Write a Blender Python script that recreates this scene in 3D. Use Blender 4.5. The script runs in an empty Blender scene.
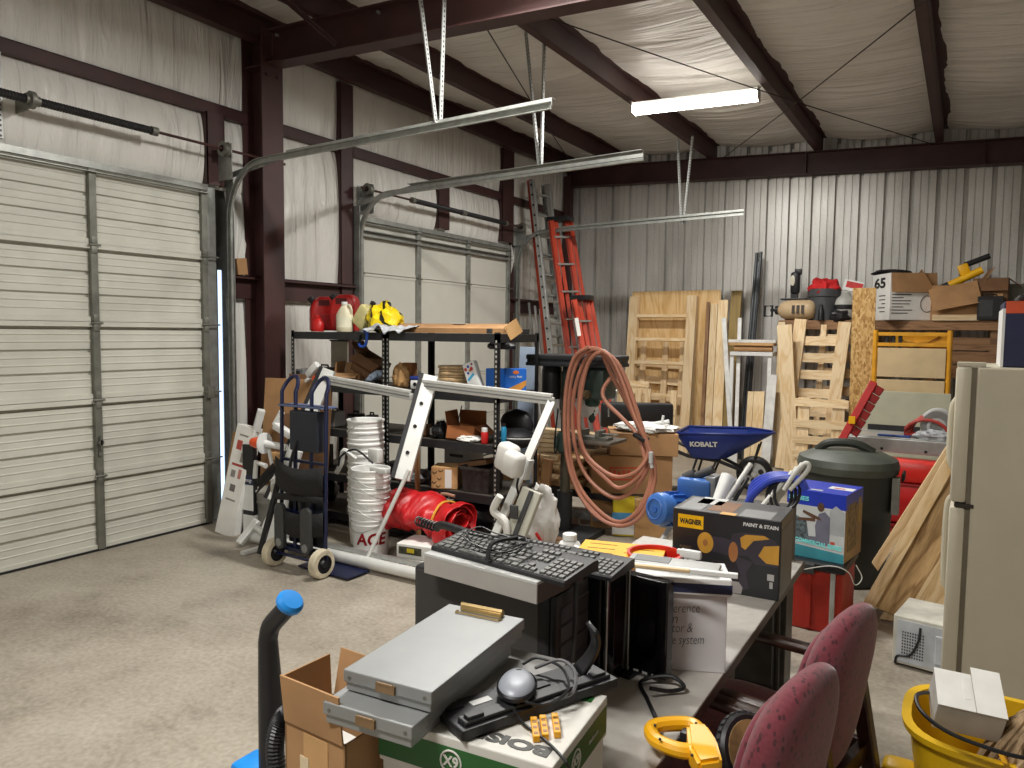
import bpy, bmesh, math, random
from mathutils import Vector as V, Matrix as MX, Euler, noise
random.seed(7)
PI = math.pi
SC = bpy.context.scene
COL = SC.collection
# ------------------------------------------------------------------ camera model (1024 x 768)
FPX, EYE = 740.0, 1.75
def _axes():
    d1 = V((965-512, 337-384, FPX)).normalized()
    h = V((965-1000-512, 337-1000*math.tan(math.radians(0.6))-384, FPX))
    n = d1.cross(h) if False else h.cross(d1)
    n.normalize()
    if n.y > 0: n = -n
    x = d1.cross(n)
    return x, d1, n
_AX = _axes()
def ray(px, py):
    d = V((px-512, py-384, FPX))
    return V((_AX[0].dot(d), _AX[1].dot(d), _AX[2].dot(d)))
def at(px, py, x=None, y=None, z=None):
    d = ray(px, py); c = V((0, 0, EYE))
    t = (x-c.x)/d.x if x is not None else (y-c.y)/d.y if y is not None else (z-c.z)/d.z
    return c + d*t
cam_d = bpy.data.cameras.new('camera'); cam = bpy.data.objects.new('camera', cam_d); COL.objects.link(cam)
cam_d.sensor_width = 36; cam_d.lens = FPX/1024*36; cam_d.clip_start = 0.05
_r = MX(((_AX[0].x, -_AX[0].y, -_AX[0].z), (_AX[1].x, -_AX[1].y, -_AX[1].z), (_AX[2].x, -_AX[2].y, -_AX[2].z)))
cam.matrix_world = MX.Translation((0, 0, EYE)) @ _r.to_4x4()
SC.camera = cam

# ------------------------------------------------------------------ materials
def lin(c):
    return c/12.92 if c <= 0.04045 else ((c+0.055)/1.055)**2.4
def hx(s):
    s = s.lstrip('#')
    return tuple(lin(int(s[i:i+2], 16)/255) for i in (0, 2, 4)) + (1,)
_mats = {}
class NT:
    def __init__(s, name):
        s.m = bpy.data.materials.new(name); s.m.use_nodes = True
        s.t = s.m.node_tree; s.p = s.t.nodes['Principled BSDF']
    def n(s, typ, **k):
        o = s.t.nodes.new('ShaderNode'+typ)
        for a, v in k.items():
            if a.startswith('i_'):
                key = a[2:]; key = int(key) if key.isdigit() else key.replace('_', ' ')
                o.inputs[key].default_value = v
            else: setattr(o, a, v)
        return o
    def l(s, a, b): s.t.links.new(a, b)
    def coord(s, scale=(1, 1, 1), kind='Object', rot=(0, 0, 0)):
        tc = s.n('TexCoord'); mp = s.n('Mapping'); mp.inputs['Scale'].default_value = scale; mp.inputs['Rotation'].default_value = rot
        s.l(tc.outputs[kind], mp.inputs[0]); return mp.outputs[0]
    def ramp(s, fac, stops, interp='LINEAR'):
        r = s.n('ValToRGB'); e = r.color_ramp.elements; r.color_ramp.interpolation = interp
        while len(e) < len(stops): e.new(0.5)
        for q, (pos, c) in zip(e, stops): q.position = pos; q.color = hx(c) if isinstance(c, str) else c
        s.l(fac, r.inputs[0]); return r.outputs[0]
    def mix(s, fac, a, b, mode='MIX'):
        m = s.n('Mix', data_type='RGBA', blend_type=mode)
        for inp, v in ((0, fac), (6, a), (7, b)):
            if isinstance(v, (int, float, tuple)): m.inputs[inp].default_value = v
            else: s.l(v, m.inputs[inp])
        return m.outputs[2]
    def bump(s, h, strength=0.3, dist=0.01):
        b = s.n('Bump'); b.inputs['Strength'].default_value = strength; b.inputs['Distance'].default_value = dist
        s.l(h, b.inputs['Height']); s.l(b.outputs[0], s.p.inputs['Normal'])
    def set(s, **k):
        for a, v in k.items(): s.p.inputs[a.replace('_', ' ')].default_value = v
        return s.m
def mat(name, col, rough=0.5, metal=0.0, var=0.12, scale=8.0, bump=0.0, stretch=(1, 1, 1), coat=0.0, dark=None):
    if name in _mats: return _mats[name]
    q = NT(name); c = hx(col)
    q.set(Roughness=rough, Metallic=metal, Coat_Weight=coat)
    no = q.n('TexNoise'); no.inputs['Scale'].default_value = scale; no.inputs['Detail'].default_value = 5
    q.l(q.coord(stretch), no.inputs[0])
    if var > 0:
        lo = tuple(v*(1-var*1.6) for v in c[:3])+(1,) if dark is None else hx(dark); hi = tuple(min(1, v*(1+var)) for v in c[:3])+(1,)
        q.l(q.ramp(no.outputs[0], [(0.3, lo), (0.68, hi)]), q.p.inputs['Base Color'])
    else: q.set(Base_Color=c)
    if bump > 0: q.bump(no.outputs[0], bump)
    _mats[name] = q.m
    return q.m
def emit(name, col, strength):
    q = NT(name); q.set(Base_Color=hx(col), Emission_Color=hx(col), Emission_Strength=strength); return q.m
def wood(name, light, dark, scale=3.0, axis='X', rough=0.6, ring=9.0, dist=3.0):
    if name in _mats: return _mats[name]
    q = NT(name); st = {'X': (0.12, 1, 1), 'Y': (1, 0.12, 1), 'Z': (1, 1, 0.12)}[axis]
    co = q.coord(tuple(v*scale for v in st))
    no = q.n('TexNoise'); no.inputs['Scale'].default_value = 1.6; no.inputs['Detail'].default_value = 3; no.inputs['Distortion'].default_value = 0.6
    q.l(co, no.inputs[0])
    mu = q.n('Math', operation='MULTIPLY'); mu.inputs[1].default_value = ring; q.l(no.outputs[0], mu.inputs[0])
    fr = q.n('Math', operation='FRACT'); q.l(mu.outputs[0], fr.inputs[0])
    fine = q.n('TexNoise'); fine.inputs['Scale'].default_value = 40; fine.inputs['Detail'].default_value = 2; q.l(co, fine.inputs[0])
    a = q.ramp(fr.outputs[0], [(0.0, dark), (0.35, light), (0.8, light), (1.0, dark)])
    b = q.mix(0.35, a, q.ramp(fine.outputs[0], [(0.3, dark), (0.7, light)]))
    oi = q.n('ObjectInfo')
    hs = q.n('HueSaturation'); mr = q.n('MapRange'); mr.inputs[3].default_value = 0.86; mr.inputs[4].default_value = 1.1
    q.l(oi.outputs['Random'], mr.inputs[0]); q.l(mr.outputs[0], hs.inputs['Value']); q.l(b, hs.inputs['Color'])
    q.l(hs.outputs[0], q.p.inputs['Base Color']); q.set(Roughness=rough); q.bump(fine.outputs[0], 0.08)
    _mats[name] = q.m
    return q.m

# ------------------------------------------------------------------ mesh builder
I4 = MX.Identity(4)
def T(x, y, z): return MX.Translation((x, y, z))
def R(ax, deg): return MX.Rotation(math.radians(deg), 4, ax)
def frame(o, xdir, zdir=(0, 0, 1)):
    x = V(xdir).normalized(); z = V(zdir); y = z.cross(x).normalized(); z = x.cross(y)
    return MX(((x.x, y.x, z.x, o[0]), (x.y, y.y, z.y, o[1]), (x.z, y.z, z.z, o[2]), (0, 0, 0, 1)))
def spline(pts, n=8, closed=False):
    P = [V(p) for p in pts]; out = []; m = len(P)
    rng = range(m if closed else m-1)
    for i in rng:
        p1, p2 = P[i], P[(i+1) % m]
        p0 = P[i-1] if (i > 0 or closed) else p1*2-p2
        p3 = P[(i+2) % m] if (i+2 < m or closed) else p2*2-p1
        for k in range(n):
            t = k/n
            out.append(0.5*((2*p1)+(p2-p0)*t+(2*p0-5*p1+4*p2-p3)*t*t+(3*p1-p0-3*p2+p3)*t**3))
    if not closed: out.append(P[-1])
    return out
class B:
    def __init__(s, M=None): s.bm = bmesh.new(); s.M = M or I4.copy()
    def _v(s, pts, M): return [s.bm.verts.new((s.M @ (M or I4)) @ V(p)) for p in pts]
    def _f(s, vs):
        try: return s.bm.faces.new(vs)
        except ValueError: return None
    def box(s, c, d, M=None, bev=0.0, rz=0, taper=1.0):
        x, y, z = d[0]/2, d[1]/2, d[2]/2; M = (M or I4) @ T(*c) @ R('Z', rz)
        t = taper
        vs = s._v([(-x, -y, -z), (x, -y, -z), (x, y, -z), (-x, y, -z), (-x*t, -y*t, z), (x*t, -y*t, z), (x*t, y*t, z), (-x*t, y*t, z)], M)
        fs = [s._f([vs[i] for i in q]) for q in ((0, 3, 2, 1), (4, 5, 6, 7), (0, 1, 5, 4), (1, 2, 6, 5), (2, 3, 7, 6), (3, 0, 4, 7))]
        if bev > 0:
            es = list({e for f in fs for e in f.edges})
            bmesh.ops.bevel(s.bm, geom=es, offset=bev, segments=2, profile=0.5, affect='EDGES', clamp_overlap=True)
        return s
    def b0(s, lo, hi, M=None, bev=0.0):
        return s.box([(a+b)/2 for a, b in zip(lo, hi)], [b-a for a, b in zip(lo, hi)], M, bev)
    def bar(s, p0, p1, w, h, up=(0, 0, 1), bev=0.0):
        p0, p1 = V(p0), V(p1); d = p1-p0; upv = V(up)
        if abs(d.normalized().dot(upv.normalized())) > 0.98: upv = V((1, 0, 0))
        M = frame((p0+p1)/2, d, upv)
        return s.box((0, 0, 0), (d.length, w, h), M, bev)
    def tube(s, pts, r, n=8, closed=False, cap=True, rr=None):
        P = [V(p) for p in pts]; m = len(P); rings = []; N = None
        for i in range(m):
            if closed: t = P[(i+1) % m]-P[i-1]
            else: t = P[min(i+1, m-1)]-P[max(i-1, 0)]
            t.normalize()
            if N is None:
                a = V((0, 0, 1)) if abs(t.z) < 0.9 else V((1, 0, 0)); N = (a-t*a.dot(t)).normalized()
            else:
                N = N-t*N.dot(t)
                N = N.normalized() if N.length > 1e-6 else V((1, 0, 0))
            Bn = t.cross(N); q = rr[i] if rr else r
            rings.append(s._v([P[i]+(N*math.cos(a)+Bn*math.sin(a))*q for a in [2*PI*k/n for k in range(n)]], None))
        for i in range(m if closed else m-1):
            a, b = rings[i], rings[(i+1) % m]
            for k in range(n): s._f([a[k], a[(k+1) % n], b[(k+1) % n], b[k]])
        if cap and not closed: s._f(rings[0][::-1]); s._f(rings[-1])
        return s
    def rod(s, p0, p1, r, n=10, r2=None): return s.tube([p0, p1], r, n, rr=[r, r if r2 is None else r2])
    def lathe(s, prof, n=24, M=None, sx=1, sy=1):
        rings = []
        for r, z in prof:
            if r < 1e-5: rings.append(s._v([(0, 0, z)], M))
            else: rings.append(s._v([(r*sx*math.cos(2*PI*k/n), r*sy*math.sin(2*PI*k/n), z) for k in range(n)], M))
        for a, b in zip(rings, rings[1:]):
            for k in range(n):
                k2 = (k+1) % n
                if len(a) == 1 and len(b) == 1: continue
                if len(a) == 1: s._f([a[0], b[k2], b[k]])
                elif len(b) == 1: s._f([a[k], a[k2], b[0]])
                else: s._f([a[k], a[k2], b[k2], b[k]])
        return s
    def prism(s, pts, h, M=None, bev=0.0):
        a = s._v([(p[0], p[1], 0) for p in pts], M); b = s._v([(p[0], p[1], h) for p in pts], M)
        n = len(pts); fs = [s._f(a[::-1]), s._f(b)]
        for i in range(n): fs.append(s._f([a[i], a[(i+1) % n], b[(i+1) % n], b[i]]))
        if bev > 0:
            es = list({e for f in fs[:2] if f for e in f.edges})
            bmesh.ops.bevel(s.bm, geom=es, offset=bev, segments=2, profile=0.5, affect='EDGES', clamp_overlap=True)
        return s
    def surf(s, f, nu, nv, cu=False, cv=False):
        g = [[s.bm.verts.new(s.M @ V(f(i/nu, j/nv))) for j in range(nv if cv else nv+1)] for i in range(nu if cu else nu+1)]
        for i in range(nu):
            for j in range(nv):
                i2, j2 = (i+1) % len(g), (j+1) % len(g[0])
                s._f([g[i][j], g[i2][j], g[i2][j2], g[i][j2]])
        return s
    def sweep(s, prof, pts, up=(0, 0, 1), closed_prof=True):
        P = [V(p) for p in pts]; rings = []
        for i in range(len(P)):
            t = (P[min(i+1, len(P)-1)]-P[max(i-1, 0)]).normalized(); u = V(up); u = (u-t*u.dot(t)).normalized(); w = t.cross(u)
            rings.append(s._v([P[i]+w*a+u*b for a, b in prof], None))
        m = len(prof)
        for a, b in zip(rings, rings[1:]):
            for k in range(m if closed_prof else m-1): s._f([a[k], a[(k+1) % m], b[(k+1) % m], b[k]])
        if closed_prof: s._f(rings[0][::-1]); s._f(rings[-1])
        return s
    def ball(s, c, r, n=12, sc=(1, 1, 1), M=None):
        pr = [(math.sin(PI*i/n), -math.cos(PI*i/n)) for i in range(n+1)]
        return s.lathe([(max(0, a) if 0 < i < n else 0, b) for i, (a, b) in enumerate(pr)], 2*n, (M or I4) @ T(*c) @ MX.Diagonal((r*sc[0], r*sc[1], r*sc[2], 1)))
    def done(s, name, m, parent=None, smooth=True, ang=35, world=False, thick=0.0, jitter=None):
        bm = s.bm
        bmesh.ops.recalc_face_normals(bm, faces=bm.faces[:])
        me = bpy.data.meshes.new(name); bm.to_mesh(me); bm.free()
        if parent is not None and world: me.transform(parent_mw(parent).inverted())
        o = bpy.data.objects.new(name, me); COL.objects.link(o)
        if parent is not None: o.parent = parent
        for x in (m if isinstance(m, (list, tuple)) else [m]): me.materials.append(x)
        if smooth and len(me.polygons):
            me.shade_smooth(); me.set_sharp_from_angle(angle=math.radians(ang))
        if thick:
            so = o.modifiers.new('solid', 'SOLIDIFY'); so.thickness = thick; so.offset = 0
        return o
def parent_mw(o):
    M = o.matrix_basis.copy(); p = o.parent
    while p is not None: M = p.matrix_basis @ M; p = p.parent
    return M
def tag(o, label=None, cat=None, group=None, kind=None):
    if label: o['label'] = label
    if cat: o['category'] = cat
    if group: o['group'] = group
    if kind: o['kind'] = kind
    return o
def struct(o): o['kind'] = 'structure'; return o
def thing(name, label, cat, loc=(0, 0, 0), rz=0, group=None, M=None):
    o = bpy.data.objects.new(name, None); COL.objects.link(o); o.empty_display_size = 0.1
    if M is not None: o.matrix_basis = M
    else: o.location = loc; o.rotation_euler = (0, 0, math.radians(rz))
    return tag(o, label, cat, group)
def dup(o, M=None, label=None, group=None, loc=None, rz=None):
    r = o.copy(); COL.objects.link(r)
    if M is not None: r.matrix_basis = M
    if loc is not None: r.location = loc
    if rz is not None: r.rotation_euler = (0, 0, math.radians(rz))
    if label: r['label'] = label
    if group: r['group'] = group
    for c in list(o.children):
        d = c.copy(); COL.objects.link(d); d.parent = r
        for g in list(c.children):
            e = g.copy(); COL.objects.link(e); e.parent = d
    return r
def text(s, size, M, m, parent, name='lettering', depth=0.0006, shear=0.0, bold=0.0, width=None, align='CENTER'):
    """flat raised lettering: text lies in the local XY plane of M, reading along X"""
    c = bpy.data.curves.new(name, 'FONT'); c.body = s; c.size = size; c.extrude = depth; c.shear = shear; c.offset = bold
    c.align_x = align; c.align_y = 'CENTER'; c.resolution_u = 3
    t = bpy.data.objects.new(name, c); COL.objects.link(t)
    dg = bpy.context.evaluated_depsgraph_get(); me = bpy.data.meshes.new_from_object(t.evaluated_get(dg)); me.name = name
    COL.objects.unlink(t); bpy.data.objects.remove(t)
    if width and len(me.vertices):
        xs = [v.co.x for v in me.vertices]; k = width/(max(xs)-min(xs)); me.transform(MX.Diagonal((k, 1, 1, 1)))
    me.transform(M); me.materials.clear(); me.materials.append(m)
    o = bpy.data.objects.new(name, me); COL.objects.link(o); o.parent = parent
    return o
def face_x(x, y, z, rz=0): return T(x, y, z) @ R('Z', rz) @ R('X', 90)      # text plane standing up, facing -Y rotated by rz

# ------------------------------------------------------------------ palette
STEEL = mat('red iron primer', '402523', 0.55, 0.0, 0.16, 3.0)
GALV = mat('galvanized steel', '9c9e99', 0.42, 0.6, 0.12, 14)
GALVD = mat('weathered galvanized steel', '77776f', 0.5, 0.5, 0.15, 10)
ALU = mat('brushed aluminium', 'b9bab8', 0.38, 0.7, 0.06, 20)
BLACK = mat('black plastic', '17171a', 0.45, 0, 0.1, 20)
BLACKM = mat('matt black steel', '2a2b2d', 0.5, 0.2, 0.12, 12)
DKGREY = mat('dark grey plastic', '3b3c3d', 0.55, 0, 0.1, 12)
MIDGREY = mat('grey plastic', '7d7e7e', 0.55, 0, 0.08, 12)
LTGREY = mat('light grey plastic', 'b7b8b6', 0.5, 0, 0.06, 12)
WHITE = mat('white plastic', 'dfe0de', 0.45, 0, 0.04, 10)
OFFW = mat('white enamel', 'd2d2cc', 0.4, 0, 0.06, 8)
WHITEP = mat('white paper', 'e6e5e0', 0.8, 0, 0.04, 10)
CARD = mat('cardboard', 'a98158', 0.85, 0, 0.10, 6, 0.05)
CARDL = mat('pale cardboard', 'c59b68', 0.85, 0, 0.10, 6, 0.05)
CARDD = mat('dark cardboard', '77563a', 0.85, 0, 0.12, 6, 0.05)
RED = mat('red plastic', 'c0201f', 0.4, 0, 0.1, 8)
REDF = mat('red fabric', 'c51d20', 0.7, 0, 0.15, 6, 0.1)
BLUE = mat('blue plastic', '1f4fb0', 0.4, 0, 0.08, 8)
NAVY = mat('navy blue paint', '1a2347', 0.4, 0, 0.12, 8)
YELLOW = mat('yellow plastic', 'f2b705', 0.4, 0, 0.08, 8)
ORANGE = mat('orange fibreglass', 'b23a1e', 0.45, 0, 0.10, 8)
TAPE = mat('clear packing tape', 'd6c4a4', 0.25, 0, 0.05, 8)
PINE = wood('pine lumber', 'ecd6b0', 'd3b07c', 3, 'X')
PINEZ = wood('pine lumber upright', 'ecd6b0', 'd3ae7a', 3, 'Z')
PLY = wood('plywood face', 'e6c692', 'c79c5e', 1.4, 'Z', ring=14)
OLDWOOD = wood('brown aged wood', '9c7550', '6d4c30', 3, 'X')
# ================================================================== SHELL
XL, YB = -5.80, 11.20
def zr(x): return 4.46-0.045*(x+5.76)          # underside of the purlins
def zc(x): return zr(x)+0.21                    # underside of the roof blanket
# --- concrete
q = NT('stained concrete'); co = q.coord((1, 1, 1))
n1 = q.n('TexNoise'); n1.inputs['Scale'].default_value = 0.55; n1.inputs['Detail'].default_value = 8; n1.inputs['Roughness'].default_value = 0.62; n1.inputs['Distortion'].default_value = 0.6; q.l(co, n1.inputs[0])
n2 = q.n('TexNoise'); n2.inputs['Scale'].default_value = 2.6; n2.inputs['Detail'].default_value = 9; n2.inputs['Roughness'].default_value = 0.7; q.l(co, n2.inputs[0])
n3 = q.n('TexNoise'); n3.inputs['Scale'].default_value = 38; n3.inputs['Detail'].default_value = 4; q.l(co, n3.inputs[0])
a = q.ramp(n1.outputs[0], [(0.34, '6c6355'), (0.46, '948a7b'), (0.60, 'b0a898')])
b = q.ramp(n2.outputs[0], [(0.32, '5f5649'), (0.46, '998f80'), (0.66, 'b3ab9c')])
c = q.mix(0.55, a, b); c = q.mix(0.22, c, q.ramp(n3.outputs[0], [(0.3, '6a6257'), (0.7, 'cfc9be')]))
vo = q.n('TexVoronoi'); vo.inputs['Scale'].default_value = 5.5; q.l(co, vo.inputs[0])
sp = q.ramp(vo.outputs['Distance'], [(0.02, (1, 1, 1, 1)), (0.06, (0, 0, 0, 1))])
c = q.mix(q.mix(1.0, sp, q.ramp(n2.outputs[0], [(0.55, (0, 0, 0, 1)), (0.6, (1, 1, 1, 1))]), 'MULTIPLY'), c, hx('cfc9bf'))
q.l(c, q.p.inputs['Base Color']); q.l(q.ramp(n2.outputs[0], [(0.3, (0.42,)*3+(1,)), (0.7, (0.62,)*3+(1,))]), q.p.inputs['Roughness']); q.bump(n3.outputs[0], 0.12, 0.004)
CONC = q.m
o = B().b0((-5.95, -4, -0.12), (4.2, 11.4, 0)).done('floor', CONC, smooth=False); struct(o)

# --- vinyl faced insulation
def vinyl(name, st, ax, base=('d3d0c9', 'e6e4de')):
    q = NT(name); co = q.coord(st)
    n1 = q.n('TexNoise'); n1.inputs['Scale'].default_value = 1.0; n1.inputs['Detail'].default_value = 6; n1.inputs['Distortion'].default_value = 1.2; q.l(co, n1.inputs[0])
    n2 = q.n('TexNoise'); n2.inputs['Scale'].default_value = 0.8; n2.inputs['Detail'].default_value = 5; q.l(q.coord((1, 1, 1)), n2.inputs[0])
    q.l(q.ramp(n2.outputs[0], [(0.3, base[0]), (0.6, base[1])]), q.p.inputs['Base Color'])
    q.set(Roughness=0.36); q.bump(n1.outputs[0], 1.0, 0.06)
    return q.m
VINW = vinyl('white vinyl wall insulation', (1, 7.0, 0.8), 'Z')
VINC = vinyl('white vinyl roof insulation', (0.7, 5.5, 1), 'X', ('d3cfc7', 'ebe8e2'))
def sheet(bm, y0, y1, z0, z1, seed, bulge=0.07, topslope=0):
    nu, nv = max(6, int((y1-y0)/0.07)), max(6, int((z1-z0)/0.07))
    def f(u, v):
        y = y0+(y1-y0)*u; z = z0+(z1-z0)*v
        e = math.sin(PI*v)**0.6*bulge if 0 < v < 1 else 0
        w = 0.012*noise.noise(V((y*3.2+seed, z*0.7, seed)))+0.008*noise.noise(V((y*9+seed, z*1.5, seed*2)))
        lap = 0.012*(1 if (y+0.37) % 1.22 < 0.03 else 0)
        return (XL+e*(0.7+0.3*noise.noise(V((y*1.1, z, seed))))+w*min(1, 5*v, 5*(1-v))-lap, y, z)
    bm.surf(f, nu, nv)
D1, D2 = (1.2, 4.22), (6.12, 9.30)
bm = B()
for k, (y0, y1, zs) in enumerate(((-4, 1.15, (0, 2.02, 3.64, 4.62)), (1.15, 4.28, (3.0, 3.64, 4.62)), (4.28, 4.40, (3.0, 3.64, 4.62)), (4.45, 4.75, (0, 2.02, 3.0)), (4.40, 4.75, (3.0, 3.64, 4.62)), (4.75, 6.05, (0, 2.02, 3.64, 4.62)), (6.05, 9.36, (3.0, 3.64, 4.62)), (9.36, 11.2, (0, 2.02, 3.64, 4.62)))):
    for j, (z0, z1) in enumerate(zip(zs, zs[1:])): sheet(bm, y0, y1, z0, z1, k*3.1+j*1.7)
o = bm.done('wall_left', VINW, ang=60); struct(o)
# outer cladding behind the insulation, with the slit of daylight beside the first door
CLAD = mat('outer cladding', '8b8a84', 0.6)
bm = B()
for y0, y1, z0, z1 in ((-4, 4.46, 0, 4.9), (4.60, 11.3, 0, 4.9), (4.485, 4.535, 2.30, 4.9), (4.46, 4.485, 0, 4.9), (4.535, 4.60, 0, 4.9)): bm.b0((-5.965, y0, z0), (-5.955, y1, z1))
struct(bm.done('wall_left_cladding', CLAD, smooth=False))
# --- back wall: ribbed metal panels
q = NT('ribbed galvalume panel'); n1 = q.n('TexNoise'); n1.inputs['Scale'].default_value = 1.2; n1.inputs['Detail'].default_value = 5; q.l(q.coord((2.2, 1, 0.5)), n1.inputs[0])
n2 = q.n('TexNoise'); n2.inputs['Scale'].default_value = 30; q.l(q.coord(), n2.inputs[0])
c = q.ramp(n1.outputs[0], [(0.3, 'b3b1ab'), (0.5, 'd2d0cb'), (0.7, 'dad8d4')])
q.l(q.mix(0.12, c, q.ramp(n2.outputs[0], [(0.3, '6f6c66'), (0.7, 'c8c6c2')])), q.p.inputs['Base Color']); q.set(Roughness=0.38, Metallic=0.3)
RIB = q.m
prof = []; x = -5.9
while x < 4.0:
    for dx, dy in ((0, 0), (0.010, 0.07), (0.050, 0.07), (0.060, 0), (0.125, 0), (0.131, 0.016), (0.147, 0.016), (0.153, 0), (0.215, 0), (0.221, 0.016), (0.237, 0.016), (0.243, 0)): prof.append((x+dx, YB+dy))  # grooves cut deeper than real ribs so they shade themselves dark
    x += 0.305
bm = B()
lo = [bm.bm.verts.new((a, b, 0)) for a, b in prof]; hi = [bm.bm.verts.new((a, b, 4.95)) for a, b in prof]
for i in range(len(prof)-1): bm._f([lo[i], lo[i+1], hi[i+1], hi[i]])
o = bm.done('wall_back', RIB, smooth=False); struct(o)
so = o.modifiers.new('solid', 'SOLIDIFY'); so.thickness = 0.002
# --- unseen walls that close the hall
o = B().b0((4.0, -4, 0), (4.05, 11.3, 4.9)).done('wall_right', RIB, smooth=False); struct(o)
o = B().b0((-5.95, -4.05, 0), (4.05, -4.0, 4.9)).done('wall_front', VINW, smooth=False); struct(o)
# --- roof blanket, sagging a little between the purlins
PX = [-4.80, -3.28, -1.80, -0.35, 1.10, 2.55]
edges = [-5.8]+PX+[4.0]
def cf(u, v):
    x = -5.85+9.9*u; y = -4+15.2*v
    i = max(k for k in range(len(edges)) if edges[k] <= x+0.06 or k == 0); j = min(i+1, len(edges)-1)
    t = (x-edges[i])/max(0.01, edges[j]-edges[i]) if j > i else 0
    s = math.sin(PI*min(1, max(0, t)))
    sag = 0.10*s
    rip = s*(0.030*noise.noise(V((x*0.6, y*4.5, 3)))+0.020*noise.noise(V((x*0.9, y*9+noise.noise(V((x, y, 0))), 8))))
    bulge = -0.05*s*math.cos(2*PI*y/1.83)
    return (x, y, zc(x)-sag*0.6+rip+bulge*0.5)
o = B().surf(cf, 110, 210).done('ceiling', VINC, ang=80); struct(o)
o = B().b0((-6, -4.1, 5.0), (4.2, 11.4, 5.02)).done('ceiling_roof_deck', CLAD, smooth=False); struct(o)
bm = B()
for y in (-4.02, 11.25): bm.b0((-6, y, 4.4), (4.2, y+0.01, 5.02))
for x in (-5.98, 4.06): bm.b0((x, -4.1, 4.4), (x+0.01, 11.4, 5.02))
struct(bm.done('trim_eave_closure', CLAD, smooth=False))

# --- red iron frame
def ibeam(bm, p0, p1, depth, flange, tf=0.012, tw=0.008, up=(0, 0, 1)):
    """p0,p1 run along the underside centreline"""
    p0, p1 = V(p0), V(p1); d = (p1-p0); M = frame(p0, d, up); L = d.length
    for z0, z1, w in ((0, tf, flange), (depth-tf, depth, flange), (tf, depth-tf, tw)):
        bm.b0((0, -w/2, z0), (L, w/2, z1), M)
def zbeam(bm, p0, p1, depth, fl, t=0.006, up=(0, 0, 1), side=1):
    p0, p1 = V(p0), V(p1); d = p1-p0; M = frame(p0, d, up); L = d.length
    bm.b0((0, -t/2, 0), (L, t/2, depth), M)
    bm.b0((0, 0 if side > 0 else -fl, 0), (L, fl if side > 0 else 0, t), M)
    bm.b0((0, -fl if side > 0 else 0, depth-t), (L, 0 if side > 0 else fl, depth), M)
    bm.b0((0, (fl-t) if side > 0 else -fl, 0), (L, fl if side > 0 else -fl+t, 0.025), M)
for x in PX:
    bm = B(); zbeam(bm, (x, -4, zr(x)), (x, YB-0.02, zr(x)), 0.205, 0.085, side=1)
    struct(bm.done('purlin_beam', STEEL, smooth=False))
bm = B(); zbeam(bm, (-5.68, -4, 4.36), (-5.68, YB-0.02, 4.36), 0.30, 0.1, side=-1); bm.b0((-5.79, -4, 4.60), (-5.6, 11.2, 4.66))
struct(bm.done('eave_beam', STEEL, smooth=False))
RY = 4.75
for y, nm in ((RY, 'rafter_beam'), (-1.6, 'rafter_beam')):
    bm = B(); ibeam(bm, (-5.48, y, zr(-5.48)-0.31), (4.0, y, zr(4.0)-0.31), 0.30, 0.17)
    r = bm.done(nm, STEEL, smooth=False); struct(r)
    for x in (-5.40, -4.2, -3.0, -1.8):
        bm = B(); bm.rod((x, y-0.03, zr(x)-0.05), (x, y+0.03, zr(x)-0.05), 0.014, 8); bm.done('bolt', GALV, r)
    bm = B()
    for z0, z1, w in ((0, 1, 0),):
        bm.b0((-5.50, y-0.12, 0), (-5.486, y+0.12, 4.46)); bm.b0((-5.76, y-0.12, 0), (-5.746, y+0.12, 4.46)); bm.b0((-5.746, y-0.005, 0), (-5.50, y+0.005, 4.46))
    bm.b0((-5.80, y-0.13, 0), (-5.44, y+0.13, 0.015))
    for z in (4.05, 4.20, 4.34): bm.box((-5.48, y-0.06, z), (0.02, 0.03, 0.03)); bm.box((-5.48, y+0.06, z), (0.02, 0.03, 0.03))
    bm.b0((-5.74, y-0.11, 4.12), (-5.50, y+0.11, 4.135))
    struct(bm.done('steel_column', STEEL, smooth=False))
bm = B(); ibeam(bm, (-5.75, YB-0.10, zr(-5.75)-0.31), (4.0, YB-0.10, zr(4.0)-0.31), 0.31, 0.17)
for x in (-2.0, 0.1): bm.b0((x, YB-0.17, zr(x)-0.31), (x+0.012, YB-0.02, zr(x)))
struct(bm.done('endwall_beam', STEEL, smooth=False))
bm = B()
bm.b0((-5.72, 10.94, 0), (-5.6, 11.06, 4.3)); struct(bm.done('corner_column', STEEL, smooth=False))
# girts
def girt(y0, y1, z):
    bm = B(); bm.b0((-5.74, y0, z-0.205/2), (-5.732, y1, z+0.205/2)); bm.b0((-5.74, y0, z-0.1025), (-5.80, y1, z-0.095)); bm.b0((-5.80, y0, z+0.095), (-5.66, y1, z+0.1025)); bm.b0((-5.67, y0, z+0.075), (-5.66, y1, z+0.1025))
    return struct(bm.done('girt_beam', STEEL, smooth=False))
def girt_top(y0, y1, z):
    bm = B(); bm.b0((-5.75, y0, z-0.05), (-5.74, y1, z+0.05)); bm.b0((-5.80, y0, z-0.055), (-5.74, y1, z-0.048)); bm.b0((-5.84, y0, z+0.043), (-5.74, y1, z+0.05))
    return struct(bm.done('girt_beam', STEEL, smooth=False))
girt_top(-4, 11.15, 3.69); girt(4.46, 6.02, 2.14); girt(9.3, 11.0, 2.14)
girt(-4, 1.2, 2.14)
def post(y0, y1, z0, z1, x=-5.71):
    bm = B(); bm.b0((x-0.09, y0, z0), (x-0.082, y1, z1)); bm.b0((x-0.09, y0, z0), (x, y0+0.008, z1)); bm.b0((x-0.09, y1-0.008, z0), (x, y1, z1)); bm.b0((x-0.008, y0, z0), (x, y1, z1))
    return struct(bm.done('jamb_column', STEEL, smooth=False))
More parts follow.
